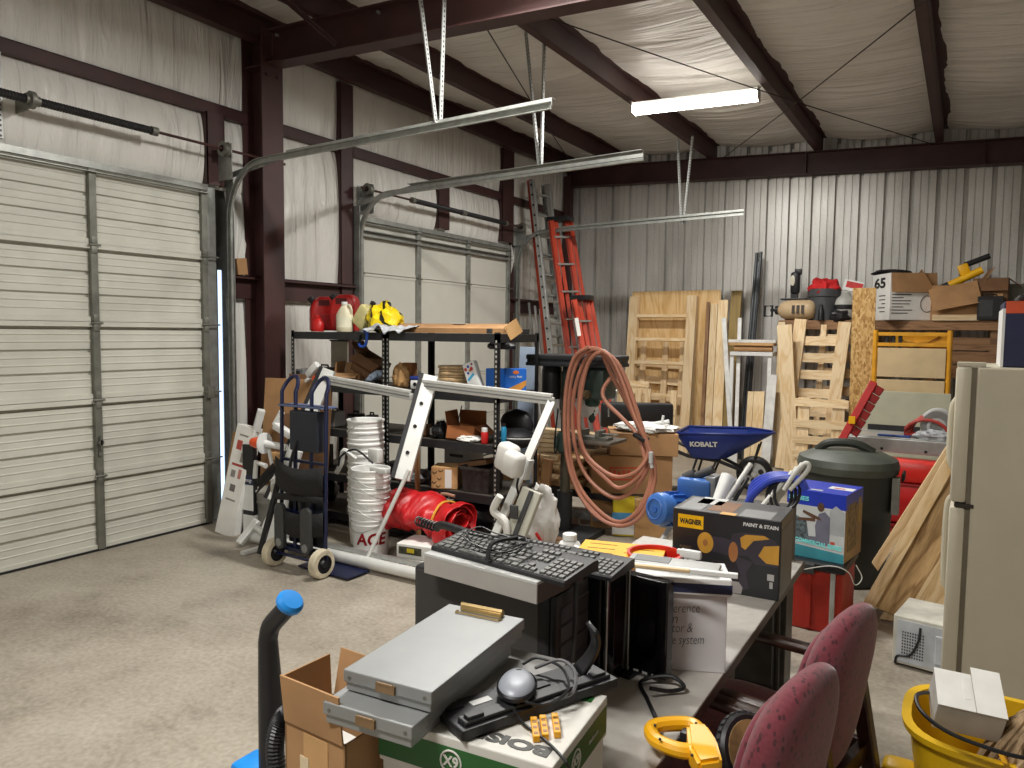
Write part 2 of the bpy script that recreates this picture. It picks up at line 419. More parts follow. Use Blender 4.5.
post(4.22, 4.40, 3.02, 3.64); post(5.84, 6.03, 0, 4.36); post(7.55, 7.78, 3.05, 3.64); post(9.05, 9.36, 3.05, 4.36); post(9.36, 9.44, 0, 3.05, -5.75)
# diagonal flange brace and wind bracing rods
bm = B(); bm.bar((-4.80, RY-0.55, zr(-4.8)+0.02), (-4.6, RY-0.09, zr(-4.6)-0.27), 0.05, 0.006); bm.bar((-4.80, RY-0.55, zr(-4.8)+0.02), (-4.6, RY-0.09, zr(-4.6)-0.27), 0.006, 0.05)
struct(bm.done('flange_brace_beam', STEEL, smooth=False))
CABLE = mat('dark steel cable', '2b2624', 0.5, 0.6)
for k, (p, e, lb) in enumerate((((-3.25, 4.9, zr(-3.25)-0.03), (-0.45, 11.0, zr(-0.45)-0.03), 'thin dark bracing rod running from red rafter over the lamp to the ribbed wall'),
                ((0.45, 4.9, zr(0.45)-0.03), (-3.15, 11.0, zr(-3.25)-0.03), 'thin dark bracing rod crossing above the lit lamp toward the corner side'),
                ((-3.4, 4.9, zr(-3.4)-0.05), (-5.5, 10.9, zr(-5.5)-0.05), 'thin dark bracing rod below the roof beside the ladder corner'))):
    bm = B(); bm.tube(spline([p, (V(p)+V(e))/2-V((0, 0, 0.03)), e], 6), 0.006, 6); tag(bm.done('bracing_rod', CABLE), lb, 'rod')

# ================================================================== GARAGE DOORS
DOORM = mat('cream door steel', 'c6c5ba', 0.45, 0.0, 0.05, 4)
DOORM2 = mat('cream insulated door panel', 'c9c8be', 0.5, 0.0, 0.03, 3)
def door(name, y0, y1, ribbed):
    d = bpy.data.objects.new(name, None); COL.objects.link(d); d.location = (-5.74, (y0+y1)/2, 0); struct(d)
    H = 2.98; hs = H/5; w = y1-y0
    for k in range(5):
        z0 = k*hs+0.012
        if ribbed:
            # lip on the bottom, three flat fields parted by two deep grooves, each field with faint ridges
            pr = [(0.0, 0.0), (0.0, 0.035)]
            for i in range(3):
                a = 0.035+i*(hs-0.075)/3; s3 = (hs-0.075)/3
                pr += [(-0.018, a+0.004), (-0.018, a+s3*0.30), (-0.013, a+s3*0.33), (-0.013, a+s3*0.36), (-0.018, a+s3*0.39), (-0.018, a+s3*0.62), (-0.013, a+s3*0.65), (-0.013, a+s3*0.68), (-0.018, a+s3*0.71), (-0.018, a+s3-0.026), (-0.040, a+s3-0.022), (-0.040, a+s3-0.004)]
            pr += [(-0.018, hs-0.04), (0.012, hs-0.04), (0.012, hs-0.004), (-0.035, hs-0.004)]
            bm = B(); a = [bm.bm.verts.new((p[0], -w/2, z0+p[1])) for p in pr]; b = [bm.bm.verts.new((p[0], w/2, z0+p[1])) for p in pr]
            for i in range(len(pr)-1): bm._f([a[i], a[i+1], b[i+1], b[i]])
            bm.b0((-0.05, -w/2, z0), (-0.045, w/2, z0+hs))
            bm.done('door_panel', DOORM, d, smooth=False)
        else:
            bm = B(); bm.b0((-0.05, -w/2, z0), (-0.012, w/2, z0+hs-0.004), bev=0.004); bm.b0((-0.014, -w/2, z0+hs-0.035), (-0.004, w/2, z0+hs-0.006)); bm.b0((-0.014, -w/2, z0+0.004), (-0.006, w/2, z0+0.03))
            bm.done('door_panel', DOORM2, d, smooth=False)
    sw = 0.055 if ribbed else 0.075
    ys = [-w/2+sw/2+0.005, -w/6, w/6, w/2-sw/2-0.005]
    for j, y in enumerate(ys):
        bm = B()
        for k in range(5): bm.b0((-0.02, y-sw/2, k*hs+0.014), (0.022, y+sw/2, (k+1)*hs-0.002), bev=0.003)
        s = bm.done('stile', GALVD if ribbed else GALV, d, smooth=False)
        for k in range(1, 5):
            bm = B()
            bm.box((0.026, y, k*hs+0.035), (0.006, 0.045, 0.06), bev=0.002); bm.box((0.026, y, k*hs-0.035), (0.006, 0.045, 0.06), bev=0.002)
            bm.rod((0.03, y-0.045, k*hs), (0.03, y+0.045, k*hs), 0.009)
            if j in (0, 3): bm.rod((0.034, y-0.05, k*hs), (0.034, y+(0.13 if j == 3 else -0.13), k*hs), 0.007)
            bm.done('hinge', GALVD, s)
    bm = B()
    bm.b0((-0.02, -w/2, H-0.02), (0.03, w/2, H+0.03)); bm.b0((0.0, -w/2, H-0.05), (0.05, w/2, H-0.044))
    if not ribbed: bm.b0((-0.01, -w/2, H-0.19), (0.055, w/2, H-0.17)); bm.b0((-0.01, -w/2, H-0.13), (0.055, w/2, H-0.12)); bm.b0((-0.01, -w/2, H-0.19), (0.0, w/2, H-0.12))
    bm.done('top_strut', GALV, d, smooth=False)
    bm = B().b0((-0.05, -w/2, 0.0), (0.008, w/2, 0.018)); bm.done('bottom_seal', BLACK, d, smooth=False)
    if ribbed:
        yy = ys[2]
        bm = B(); bm.rod((0.02, yy, 0.86), (0.05, yy, 0.86), 0.02, 12); bm.bar((0.045, yy, 0.80), (0.045, yy, 0.92), 0.016, 0.01); bm.box((0.03, yy, 0.78), (0.01, 0.03, 0.05)); bm.box((0.03, ys[3]+0.02, 1.19), (0.05, 0.07, 0.10), bev=0.006)
        bm.done('latch', GALVD, d)
    return d
door('door_1', D1[0], D1[1], True); door('door_2', D2[0], D2[1], False)
# tracks: rail with C profile up the jamb, round the bend and out under the roof
CPROF = [(-0.026, -0.012), (-0.026, 0.012), (-0.018, 0.016), (0.018, 0.016), (0.026, 0.012), (0.026, -0.012), (0.022, -0.012), (0.022, 0.010), (-0.022, 0.010), (-0.022, -0.012)]
q = NT('perforated angle'); vo = q.n('TexBrick'); 
br = vo; br.offset = 0.0; br.inputs['Scale'].default_value = 1; br.inputs['Color1'].default_value = hx('1c1c1c'); br.inputs['Color2'].default_value = hx('1c1c1c'); br.inputs['Mortar'].default_value = hx('a9aba8'); br.inputs['Mortar Size'].default_value = 0.011; br.inputs['Brick Width'].default_value = 0.035; br.inputs['Row Height'].default_value = 0.035
tc = q.n('TexCoord'); sx = q.n('SeparateXYZ'); cx = q.n('CombineXYZ'); q.l(tc.outputs['UV'], sx.inputs[0]); q.l(tc.outputs['UV'], br.inputs['Vector']); q.l(br.outputs['Color'], q.p.inputs['Base Color']); q.set(Roughness=0.45, Metallic=0.4)
PERF = q.m
def perf_strut(p0, p1, parent, name='hanger_strut', w=0.034):
    """angle iron with a row of punched holes"""
    p0, p1 = V(p0), V(p1); d = p1-p0; L = d.length; M = frame(p0, d, (0, -1, 0.01) if abs(d.normalized().y) < 0.9 else (0, 0, 1))
    bm = bmesh.new(); uv = bm.loops.layers.uv.new('UV'); t = 0.004
    def quad(pts, uvs):
        f = bm.faces.new([bm.verts.new(M @ V(p)) for p in pts])
        for l, u in zip(f.loops, uvs): l[uv].uv = u
    for a, b in ((0, 1), (1, 0)):
        def P(x, s, k): return (x, s*a+k*b, s*b+k*a)
        for k in (0, t): quad([P(0, 0, k), P(L, 0, k), P(L, w, k), P(0, w, k)], [(0, 0), (L, 0), (L, 0.035), (0, 0.035)])
        quad([P(0, w, 0), P(L, w, 0), P(L, w, t), P(0, w, t)], [(0, 0.001)]*4)
    me = bpy.data.meshes.new(name); bm.to_mesh(me); bm.free(); me.transform(parent_mw(parent).inverted()); me.materials.append(PERF)
    o = bpy.data.objects.new(name, me); COL.objects.link(o); o.parent = parent; return o
def track(y, label, xend=-2.41, z=3.20, hang=None, side=1, zlow=0.02, rise=0.05):
    t = thing('door_track', label, 'garage door track', (-5.66, y, 0), 0, 'garage door tracks')
    pts = [(-5.66, y, zlow)]+[(-5.66, y, zz) for zz in (1.0, 2.0, 2.72)]
    for k in range(1, 11):
        a = PI/2*k/10; r = 0.42; pts.append((-5.66+r-r*math.cos(a), y, 2.72+r*math.sin(a)*(z-2.72)/r))
    pts += [(x, y, z+rise*(x+5.24)/2.8) for x in (-4.6, -3.8, -3.0, xend)]
    bm = B()
    P = [V(p) for p in pts]; rings = []
    for i in range(len(P)):
        tt = (P[min(i+1, len(P)-1)]-P[max(i-1, 0)]).normalized(); w = V((0, 1, 0)); u = w.cross(tt)
        rings.append([bm.bm.verts.new(P[i]+u*a*1.0+w*b*side) for a, b in CPROF])
    m = len(CPROF)
    for a, b in zip(rings, rings[1:]):
        for k in range(m): bm._f([a[k], a[(k+1) % m], b[(k+1) % m], b[k]])
    bm._f(rings[0]); bm._f(rings[-1][::-1])
    bm.done('rail', GALV, t, world=True, ang=50)
    bm = B(); bm.b0((-5.74, y+0.03*side-0.004, 0.02), (-5.64, y+0.03*side+0.004, 3.10)); bm.b0((-5.745, min(y+0.03*side, y+0.10*side), 0.02), (-5.735, max(y+0.03*side, y+0.10*side), 3.10))
    for zz in (0.3, 0.95, 1.6, 2.2, 2.7): bm.box((-5.69, y+0.022*side, zz), (0.06, 0.012, 0.06))
    bm.done('jamb_angle', GALV, t, world=True, smooth=False)
    bm = B(); bm.bar((-5.66, y+0.02*side, 3.12), (-4.95, y+0.02*side, z+0.02), 0.004, 0.05); bm.b0((-5.4, y+0.016*side-0.004, z-0.03), (xend, y+0.016*side+0.002, z+0.055)) if False else None
    # stiffening angle on the horizontal rail
    bm.bar((-4.95, y+0.022*side, z+0.03), (xend, y+0.022*side, z+0.03+rise), 0.006, 0.055); bm.bar((-4.95, y+0.045*side, z+0.055), (xend, y+0.045*side, z+0.055+rise), 0.05, 0.005)
    bm.done('stiffener', GALV, t, world=True, smooth=False)
    if abs(y-4.40) < 0.01: B().b0((-5.765, 4.235, 0.02), (-5.757, 4.325, 3.0)).done('jamb_plate', GALV, t, world=True, smooth=False)
    for p0, p1 in hang or (): perf_strut(p0, p1, t)
    return t
hz = lambda x: zr(x)-0.01
track(4.40, 'galvanized track of the ribbed door, bending out below the red rafter', hang=(((-3.36, 4.43, 3.27), (-3.55, 4.43, zr(-3.5)+0.1)), ((-3.34, 4.46, 3.27), (-3.30, 4.46, zr(-3.3)+0.1))), side=1)
track(6.08, 'galvanized track nearest side of the smooth door, ending below the lamp', hang=((at(541, 168, y=6.11), at(527, 27, y=6.11)), (at(543, 168, y=6.13), at(546, 40, y=6.13))), side=-1)
track(9.42, 'galvanized track farthest away, passing in front of the ladders and ribbed wall', hang=((at(683, 224, y=9.45), at(679, 139, y=9.45)), (at(685, 224, y=9.47), at(694, 136, y=9.47))), side=1)
# torsion springs on their shafts
def spring(y0, y1, ys, ye, label, z=3.31):
    t = thing('torsion_spring_shaft', label, 'garage door spring', (-5.56, y0, z)); x = -5.56
    B().rod((x, y0, z), (x, y1, z), 0.012, 8).done('shaft', STEEL, t, world=True)
    for a, b in ys:
        pts = []; n = int((b-a)/0.02); bm = B()
        bm.tube([(x, a+(b-a)*i/(2*n), z) for i in range(2*n+1)], 0.028, 12, rr=[0.031 if i % 2 else 0.027 for i in range(2*n+1)])
        bm.done('spring', BLACK, t, world=True, ang=20)
        for yy in (a, b): bm = B(); bm.rod((x, yy-0.02, z), (x, yy+0.03, z), 0.036, 12); bm.done('winding_cone', GALVD, t, world=True)
    for yy in ye:
        bm = B(); bm.lathe([(0.03, -0.03), (0.065, -0.025), (0.05, -0.012), (0.05, 0.012), (0.065, 0.025), (0.03, 0.03)], 16, T(x, yy, z) @ R('X', 90)); bm.done('cable_drum', GALVD, t, world=True)
        bm = B(); bm.b0((-5.72, yy+0.05, z-0.25), (-5.53, yy+0.056, z+0.06)); bm.b0((-5.72, yy+0.0, z-0.25), (-5.714, yy+0.09, z+0.06)); bm.done('end_bracket', GALV, t, world=True, smooth=False)
    return t
s1 = spring(1.0, 4.95, ((1.4, 2.70), (2.74, 3.62)), (4.28,), 'black torsion spring on its shaft above the ribbed cream door')
perf_strut((-5.74, 2.62, 3.05), (-5.74, 2.62, 4.0), s1, 'spring_anchor_bracket')
bm = B(); bm.lathe([(0.03, -0.02), (0.06, -0.015), (0.06, 0.015), (0.03, 0.02)], 16, T(-5.56, 2.72, 3.31) @ R('X', 90)); bm.b0((-5.74, 2.70, 3.24), (-5.56, 2.706, 3.36)); bm.done('centre_bearing', GALVD, s1, world=True)
s2 = spring(6.0, 9.45, ((6.85, 7.85), (7.89, 8.9)), (6.1, 9.36), 'black torsion spring on its shaft above the smooth white door', 3.27)

# ================================================================== LAMPS
LENS = emit('lit prismatic lens', 'fff8ee', 17.0)
def lamp(c, rz, label, power, L=1.32, lit=True):
    t = thing('strip_light', label, 'ceiling light', c, rz, 'fluorescent strip lights')
    bm = B(); bm.b0((-L/2, -0.075, 0.035), (L/2, 0.075, 0.075), bev=0.004); bm.done('housing', OFFW, t, smooth=False)
    bm = B(); bm.prism([(-0.095, 0.035), (-0.085, 0.0), (-0.05, -0.035), (0.05, -0.035), (0.085, 0.0), (0.095, 0.035)], L-0.02, T(-L/2+0.01, 0, 0) @ R('Z', 90) @ R('X', 90)); bm.done('lens', LENS, t, ang=20)
    for sgn in (-1, 1):
        B().b0((sgn*L/2-0.006, -0.1, -0.04), (sgn*L/2+0.006, 0.1, 0.08)).done('end_cap', OFFW, t, smooth=False)
        B().bar((sgn*(L/2-0.02), 0, 0.07), (sgn*(L/2+0.06), 0, 0.12), 0.02, 0.004).done('hanger', GALVD, t, smooth=False)
    ld = bpy.data.lights.new('lamp_glow', 'AREA'); ld.shape = 'RECTANGLE'; ld.size = L; ld.size_y = 0.16; ld.energy = power; ld.color = (1.0, 0.98, 0.935); ld.spread = math.radians(180)
    lo = bpy.data.objects.new('lamp_glow', ld); COL.objects.link(lo); lo.parent = t; lo.location = (0, 0, -0.05)
    return t
# ================================================================== GENERIC MAKERS
def X(px, y, py=400): return at(px, py, y=y).x
def Zp(px, py, y): return at(px, py, y=y).z
def carton(label, loc, size, rz=0, m=None, opened=(), tape=True, group=None, M=None, name='cardboard_box', cat='box', flap_ang=None, tm=None, flap_len=None):
    """corrugated box; opened lists the flaps that stand open: n s e w"""
    m = m or CARD; w, d, h = size
    t = thing(name, label, cat, loc, rz, group, M)
    if not opened:
        B().b0((-w/2, -d/2, 0), (w/2, d/2, h), bev=min(0.006, h*0.1)).done('body', m, t, smooth=False)
        if tape:
            bm = B(); bm.b0((-w/2-0.001, -0.025, h-0.06 if h > 0.12 else h*0.5), (w/2+0.001, 0.025, h+0.001)); bm.done('tape', tm or TAPE, t, smooth=False)
        bm = B(); bm.b0((-w/2+0.004, -0.0012, h-0.001), (w/2-0.004, 0.0012, h+0.0016)); bm.done('seam', CARDD, t, smooth=False) if not tape else bm.bm.free()
    else:
        k = 0.005; bm = B()
        bm.b0((-w/2, -d/2, 0), (w/2, d/2, k)); bm.b0((-w/2, -d/2, 0), (w/2, -d/2+k, h)); bm.b0((-w/2, d/2-k, 0), (w/2, d/2, h)); bm.b0((-w/2, -d/2, 0), (-w/2+k, d/2, h)); bm.b0((w/2-k, -d/2, 0), (w/2, d/2, h))
        bm.done('body', m, t, smooth=False)
        fa = flap_ang or {}
        for f in opened:
            a = fa.get(f, 40); L = {'n': d*0.48, 's': d*0.48, 'e': min(w*0.45, d*0.5), 'w': min(w*0.45, d*0.5)}[f]
            L = (flap_len or {}).get(f, L)
            Mf = {'s': T(0, -d/2, h), 'n': T(0, d/2, h) @ R('Z', 180), 'e': T(w/2, 0, h) @ R('Z', 90), 'w': T(-w/2, 0, h) @ R('Z', -90)}[f] @ R('X', a)
            ww = w if f in 'ns' else d
            bm = B(); bm.b0((-ww/2+0.003, -0.004, 0), (ww/2-0.003, 0.0, L), Mf); bm.done('flap', m, t, smooth=False)
    return t
def plank(label, p0, p1, w, th, m=None, up=(0, 0, 1), name='wood_board', cat='board', group=None, bev=0.002):
    p0, p1 = V(p0), V(p1); d = p1-p0; Mx = frame((p0+p1)/2, d, up)
    o = B().box((0, 0, 0), (d.length, w, th), None, bev).done(name, m or PINE, smooth=False); o.matrix_basis = Mx
    return tag(o, label, cat, group)

# ================================================================== BLACK SHELF UNITS
q = NT('slotted black post'); tc = q.n('TexCoord'); sx = q.n('SeparateXYZ'); q.l(tc.outputs['Object'], sx.inputs[0])
mu = q.n('Math', operation='MULTIPLY'); mu.inputs[1].default_value = 1/0.0381; q.l(sx.outputs[2], mu.inputs[0]); fr = q.n('Math', operation='FRACT'); q.l(mu.outputs[0], fr.inputs[0])
q.l(q.ramp(fr.outputs[0], [(0.0, '232426'), (0.55, '232426'), (0.56, 'aaa8a0'), (0.98, 'aaa8a0')], 'CONSTANT'), q.p.inputs['Base Color']); q.set(Roughness=0.5); SLOT = q.m
DECK = mat('dark particle board', '4a4238', 0.8, 0, 0.15, 20)
SX = (-5.28, -4.145, -3.02); SY = (4.75, 5.38); LV = (1.735, 1.27, 0.875, 0.475, 0.13)
def shelf_unit(x0, x1, label):
    t = thing('metal_shelf', label, 'shelving unit', ((x0+x1)/2, (SY[0]+SY[1])/2, 0), 0, 'black slotted shelving units'); w = (x1-x0)/2-0.004; d = (SY[1]-SY[0])/2
    for sx_ in (-1, 1):
        for sy in (-1, 1):
            bm = B(); bm.b0((min(sx_*w, sx_*(w-0.035)), min(sy*d, sy*(d-0.003)), 0), (max(sx_*w, sx_*(w-0.035)), max(sy*d, sy*(d-0.003)), LV[0]+0.012)); bm.b0((min(sx_*w, sx_*(w-0.003)), min(sy*d, sy*(d-0.035)), 0), (max(sx_*w, sx_*(w-0.003)), max(sy*d, sy*(d-0.035)), LV[0]+0.012))
            p = bm.done('post', BLACKM, t, smooth=False)
            bm = B()
            for k in range(44):
                z = 0.03+0.0381*k
                if z > LV[0]: break
                bm.b0((sx_*(w-0.0175)-0.006, sy*d-0.001 if sy < 0 else sy*d-0.002, z), (sx_*(w-0.0175)+0.006, sy*d+0.002 if sy < 0 else sy*d+0.001, z+0.018))
            bm.done('slot', GALV if False else mat('bright slot', 'a9a79e', 0.6), p, smooth=False)
    for z in LV:
        bm = B(); h = 0.065
        for sy in (-1, 1): bm.b0((-w, min(sy*d, sy*(d-0.02)), z-h), (w, max(sy*d, sy*(d-0.02)), z))
        for sx_ in (-1, 1): bm.b0((min(sx_*w, sx_*(w-0.02)), -d, z-h), (max(sx_*w, sx_*(w-0.02)), d, z))
        s = bm.done('shelf_frame', BLACKM, t, smooth=False)
        B().b0((-w+0.02, -d+0.02, z-0.018), (w-0.02, d-0.02, z-0.002)).done('deck', DECK, s, smooth=False)
    return t
shelf_unit(SX[0], SX[1], 'black slotted steel shelf next to the red column, red fuel cans on top')
shelf_unit(SX[1], SX[2], 'black slotted steel shelf with long cardboard package on top and blue boxes below')

# ------------------------------------------------------------------ top of the shelves
Z0 = LV[0]+0.003
def fuel_can(label, loc, rz, s=1.0):
    t = thing('fuel_can', label, 'gas can', loc, rz, 'red fuel cans')
    # side outline, rounded, with no hole cut for the handle
    w, h, d = 0.23*s, 0.32*s, 0.15*s
    out = [(-w/2, 0.01), (-w/2, h*0.62), (-w*0.40, h*0.86), (-w*0.15, h), (w*0.28, h), (w*0.46, h*0.92), (w/2, h*0.75), (w/2, 0.01)]
    M = R('X', 90) @ T(0, 0, -d/2)
    B().prism(out, d, M, bev=0.03*s).done('tank', RED, t, ang=50)
    bm = B(); bm.b0((-w*0.22, -d/2-0.003, h*0.74), (w*0.22, -d/2+0.004, h*0.9)); bm.b0((-w*0.22, d/2-0.004, h*0.74), (w*0.22, d/2+0.003, h*0.9)); bm.done('handle_hole_shade', mat('painted handle shade red', '5a1010', 0.6), t, smooth=False)  # dark slabs paint the shade inside the handle hole
    bm = B(); bm.tube([(-w*0.36, 0, h*0.83), (-w*0.52, 0, h*0.98)], 0.028*s, 12); bm.done('spout', BLACK, t)
    bm = B(); bm.b0((-w*0.36, -d/2-0.004, h*0.12), (w*0.36, -d/2+0.002, h*0.5), bev=0.003); bm.done('side_panel', mat('worn red plastic', 'a51a1a', 0.5), t, smooth=False)
    return t
yb = 4.98
fuel_can('red plastic fuel can closest to the red column', (X(325, 5.05)-0.02, 5.05, Z0), 55, 1.02)
fuel_can('red plastic fuel can behind the white jug on the black shelf', (X(347, 5.02)-0.02, 5.02, Z0), 20, 1.06)
t = thing('oil_jug', 'small bright red jug at the front corner of the black shelf top', 'jug', (X(318, 4.86), 4.86, Z0))
bm = B(); bm.lathe([(0, 0), (0.058, 0), (0.062, 0.01), (0.062, 0.075), (0.035, 0.115), (0.022, 0.125), (0.022, 0.14), (0, 0.14)], 16, None, 1.15, 0.8); bm.done('bottle', RED, t)
bm = B(); bm.lathe([(0.025, 0.128), (0.025, 0.15), (0, 0.15)], 12); bm.done('cap', RED, t)
t = thing('plastic_jug', 'cream white plastic jug with handle between the red cans and yellow tarp', 'jug', (X(345, 4.84), 4.84, Z0), 20)
bm = B(); bm.lathe([(0, 0), (0.068, 0), (0.075, 0.012), (0.075, 0.15), (0.055, 0.19), (0.024, 0.235), (0.024, 0.25), (0, 0.25)], 20, None, 1, 0.8); bm.tube(spline([(0.03, 0, 0.225), (0.055, -0.02, 0.235), (0.072, -0.02, 0.20), (0.07, -0.01, 0.16)], 4), 0.011, 8); bm.done('bottle', mat('cream polyethylene', 'd9d2b4', 0.5), t)
bm = B(); bm.lathe([(0.027, 0.24), (0.027, 0.265), (0, 0.265)], 12); bm.done('cap', WHITE, t)
bm = B(); bm.lathe([(0.0755, 0.04), (0.0755, 0.13)], 20, None, 1, 0.8); bm.done('paper_label', mat('faded jug label', 'e3e0c6', 0.7), t)
t = thing('plastic_jug', 'yellowed translucent jug lying tilted against the caution tarp', 'jug', M=T(X(360, 4.9), 4.9, Z0+0.05) @ R('Y', 38))
bm = B(); bm.b0((-0.08, -0.06, 0), (0.08, 0.06, 0.2), bev=0.03); bm.lathe([(0.05, 0.19), (0.02, 0.225), (0.02, 0.25), (0, 0.25)], 14); bm.done('bottle', mat('yellowed polyethylene', 'd8cf93', 0.45, 0, 0.15, 9), t)
bm = B(); bm.lathe([(0.025, 0.24), (0.025, 0.265), (0, 0.265)], 12); bm.done('cap', BLACK, t)
# yellow and black rolled plastic
q = NT('yellow caution sheet'); w_ = q.n('TexWave'); w_.inputs['Scale'].default_value = 3.2; w_.inputs['Distortion'].default_value = 6; q.l(q.coord((1, 1, 1), rot=(0.3, 0.6, 0.7)), w_.inputs[0])
q.l(q.ramp(w_.outputs[1], [(0.0, 'f0d417'), (0.84, 'f0d417'), (0.86, '24220f')], 'CONSTANT'), q.p.inputs['Base Color']); q.set(Roughness=0.35)
CAUT = q.m
def lump(c, r, seed, amp=0.25, freq=3.0, n=16, fold=0.0):
    bm = B()
    def f(u, v):
        th = 2*PI*u; ph = PI*(v*0.998+0.001)
        d = V((math.sin(ph)*math.cos(th), math.sin(ph)*math.sin(th), -math.cos(ph)))
        k = 1+amp*noise.noise(d*freq+V((seed, seed*2, 0)))+fold*abs(noise.noise(d*freq*2.3+V((0, seed, 5))))
        p = V((d.x*r[0]*k, d.y*r[1]*k, d.z*r[2]*k)); p.z = max(p.z, -r[2]*0.85)
        return V(c)+p
    bm.surf(f, 2*n, n, cu=True)
    return bm
t = lump((0, 0, 0.10), (0.16, 0.12, 0.135), 3.1, 0.35, 2.2, 20, 0.2).done('caution_tarp', CAUT, ang=30); t.location = (X(382, 4.92), 4.92, Z0+0.005); t.rotation_euler = (0, 0.35, 0.4); tag(t, 'crumpled yellow plastic sheet with black marks beside the jugs', 'tarp')
CLEAR = mat('crinkled clear film', 'aeb1b5', 0.18, 0, 0.3, 14, 0.6)
bm = B(); bm.surf(lambda u, v: (-0.22+0.44*u, -0.13+0.26*v-0.06*(v < 0.1), 0.022+0.022*noise.noise(V((u*9, v*6, 1)))+0.03*noise.noise(V((u*4, v*3, 4)))-(0.07*max(0, 0.22-v)/0.22*(0.5+noise.noise(V((u*6, 0, 2)))))), 36, 18)
o = bm.done('plastic_film', CLEAR, thick=0.002); o.location = (X(395, 4.82)-0.02, 4.865, Z0+0.028); tag(o, 'crinkled clear plastic film beside the long cardboard package', 'plastic')
t = thing('spring_clamp', 'blue strap clamp hanging off the front of the black shelf top', 'clamp', (X(365, 4.735), 4.735, Z0))
bm = B(); bm.tube(spline([(-0.035, 0.04, 0.008), (0.01, -0.015, 0.012), (0.045, -0.02, 0.0), (0.045, -0.025, -0.06), (0.02, -0.02, -0.115), (-0.03, -0.02, -0.12), (-0.05, -0.02, -0.09)], 5), 0.013, 8); bm.done('frame', BLUE, t)
bm = B(); bm.bar((-0.03, -0.02, -0.02), (-0.045, -0.02, -0.1), 0.03, 0.012, bev=0.004); bm.done('pad', BLACK, t)
# long triangular cardboard package
t = thing('long_cardboard_package', 'long flattened brown cardboard package lying along the black shelf top', 'package', (0, 0, 0))
p = [at(396, 329, y=4.9), at(512, 329, y=4.95)]
t.location = ((p[0].x+p[1].x)/2, 4.98, Z0)
L = p[1].x-p[0].x
bm = B(); bm.prism([(-0.11, 0), (0.11, 0), (0.10, 0.05), (-0.02, 0.078), (-0.11, 0.04)], L, T(-L/2, 0, 0) @ R('Z', 90) @ R('X', 90)); bm.done('body', CARD, t, smooth=False)
bm = B(); bm.b0((-0.09, -0.02, 0.076), (-0.04, 0.03, 0.0795)); bm.b0((0.0, -0.05, 0.0765), (0.13, 0.02, 0.0798)); bm.done('shipping_label', WHITEP, t, smooth=False)
bm = B(); bm.bar((L/2, -0.1, 0.0), (L/2+0.05, 0.0, 0.07), 0.004, 0.12); bm.done('end_flap', CARDL, t, smooth=False)

# ------------------------------------------------------------------ second level
Z1 = LV[1]+0.003
carton('dark tilted cardboard box hanging open over the second shelf', None, (0.26, 0.2, 0.17), M=T(X(362, 5.0)+0.05, 5.02, Z1+0.085) @ R('Y', 28) @ R('Z', 10), m=CARDD, opened=('s', 'w'), flap_ang={'s': 120, 'w': 60})
carton('brown open carton with raised flap under the tilted dark box', (X(352, 4.93), 4.93, Z1), (0.24, 0.2, 0.10), 18, CARD, ('s', 'w', 'n'), flap_ang={'s': 110, 'w': -10, 'n': 25})
KRAFT = mat('crumpled kraft paper', 'b98f5e', 0.85, 0, 0.25, 9, 0.7)
o = lump((0, 0, 0.09), (0.075, 0.06, 0.105), 9.3, 0.3, 2.6, 16, 0.25).done('paper_bag', KRAFT, ang=15); o.location = (X(403, 4.88)-0.02, 4.88, Z1); tag(o, 'crumpled brown paper bag on the second shelf', 'bag')
carton('small rust brown carton standing behind the crumpled paper bag', (X(407, 5.05), 5.08, Z1), (0.11, 0.1, 0.20), 12, mat('rust carton', '8d5a2c', 0.8), tape=False)
t = thing('cordless_drill', 'blue and white cordless tool body beside the paper bag', 'tool', (X(418, 4.83), 4.83, Z1), 15)
B().b0((-0.055, -0.04, 0.0), (0.055, 0.04, 0.075), bev=0.012).done('body', WHITE, t); B().b0((-0.06, -0.042, 0.075), (0.05, 0.042, 0.105), bev=0.01).done('cover', mat('deep blue plastic', '23367f', 0.4), t)
bm = B(); bm.rod((-0.01, -0.041, 0.04), (-0.01, -0.046, 0.04), 0.016, 12); bm.done('dial', BLACK, t)
bm = B(); bm.rod((0.06, 0.03, 0.03), (0.17, 0.02, 0.025), 0.022, 12); bm.done('handle', DKGREY, t)
# stack of coiled tan rings
COIL = mat('coppery coil', 'b59a74', 0.5, 0.1, 0.2, 30)
for k in range(6):
    bm = B(); bm.lathe([(0.055, 0), (0.125, 0), (0.13, 0.006), (0.13, 0.016), (0.125, 0.022), (0.055, 0.022), (0.055, 0)], 28); o = bm.done('nail_coil', COIL, ang=30)
    o.location = (X(452, 4.92)+0.004*math.sin(k*2.3), 4.95+0.004*math.cos(k*3.1), Z1+0.055+0.0245*k); tag(o, 'flat tan nail coil in the round stack on the white box', 'nail coil', 'stacked tan nail coils')
t = carton('long low white carton under the stack of tan coils', (X(449, 4.87), 4.90, Z1), (0.42, 0.24, 0.053), 0, WHITEP, tape=False, name='white_box')
t = thing('printed_bag', 'white printed packet with coloured spots leaning against blue boxes', 'packet', M=T(X(478, 4.86), 4.86, Z1) @ R('Y', -20))
B().b0((-0.06, -0.03, 0.0), (0.06, 0.03, 0.25), bev=0.014).done('packet', WHITE, t)
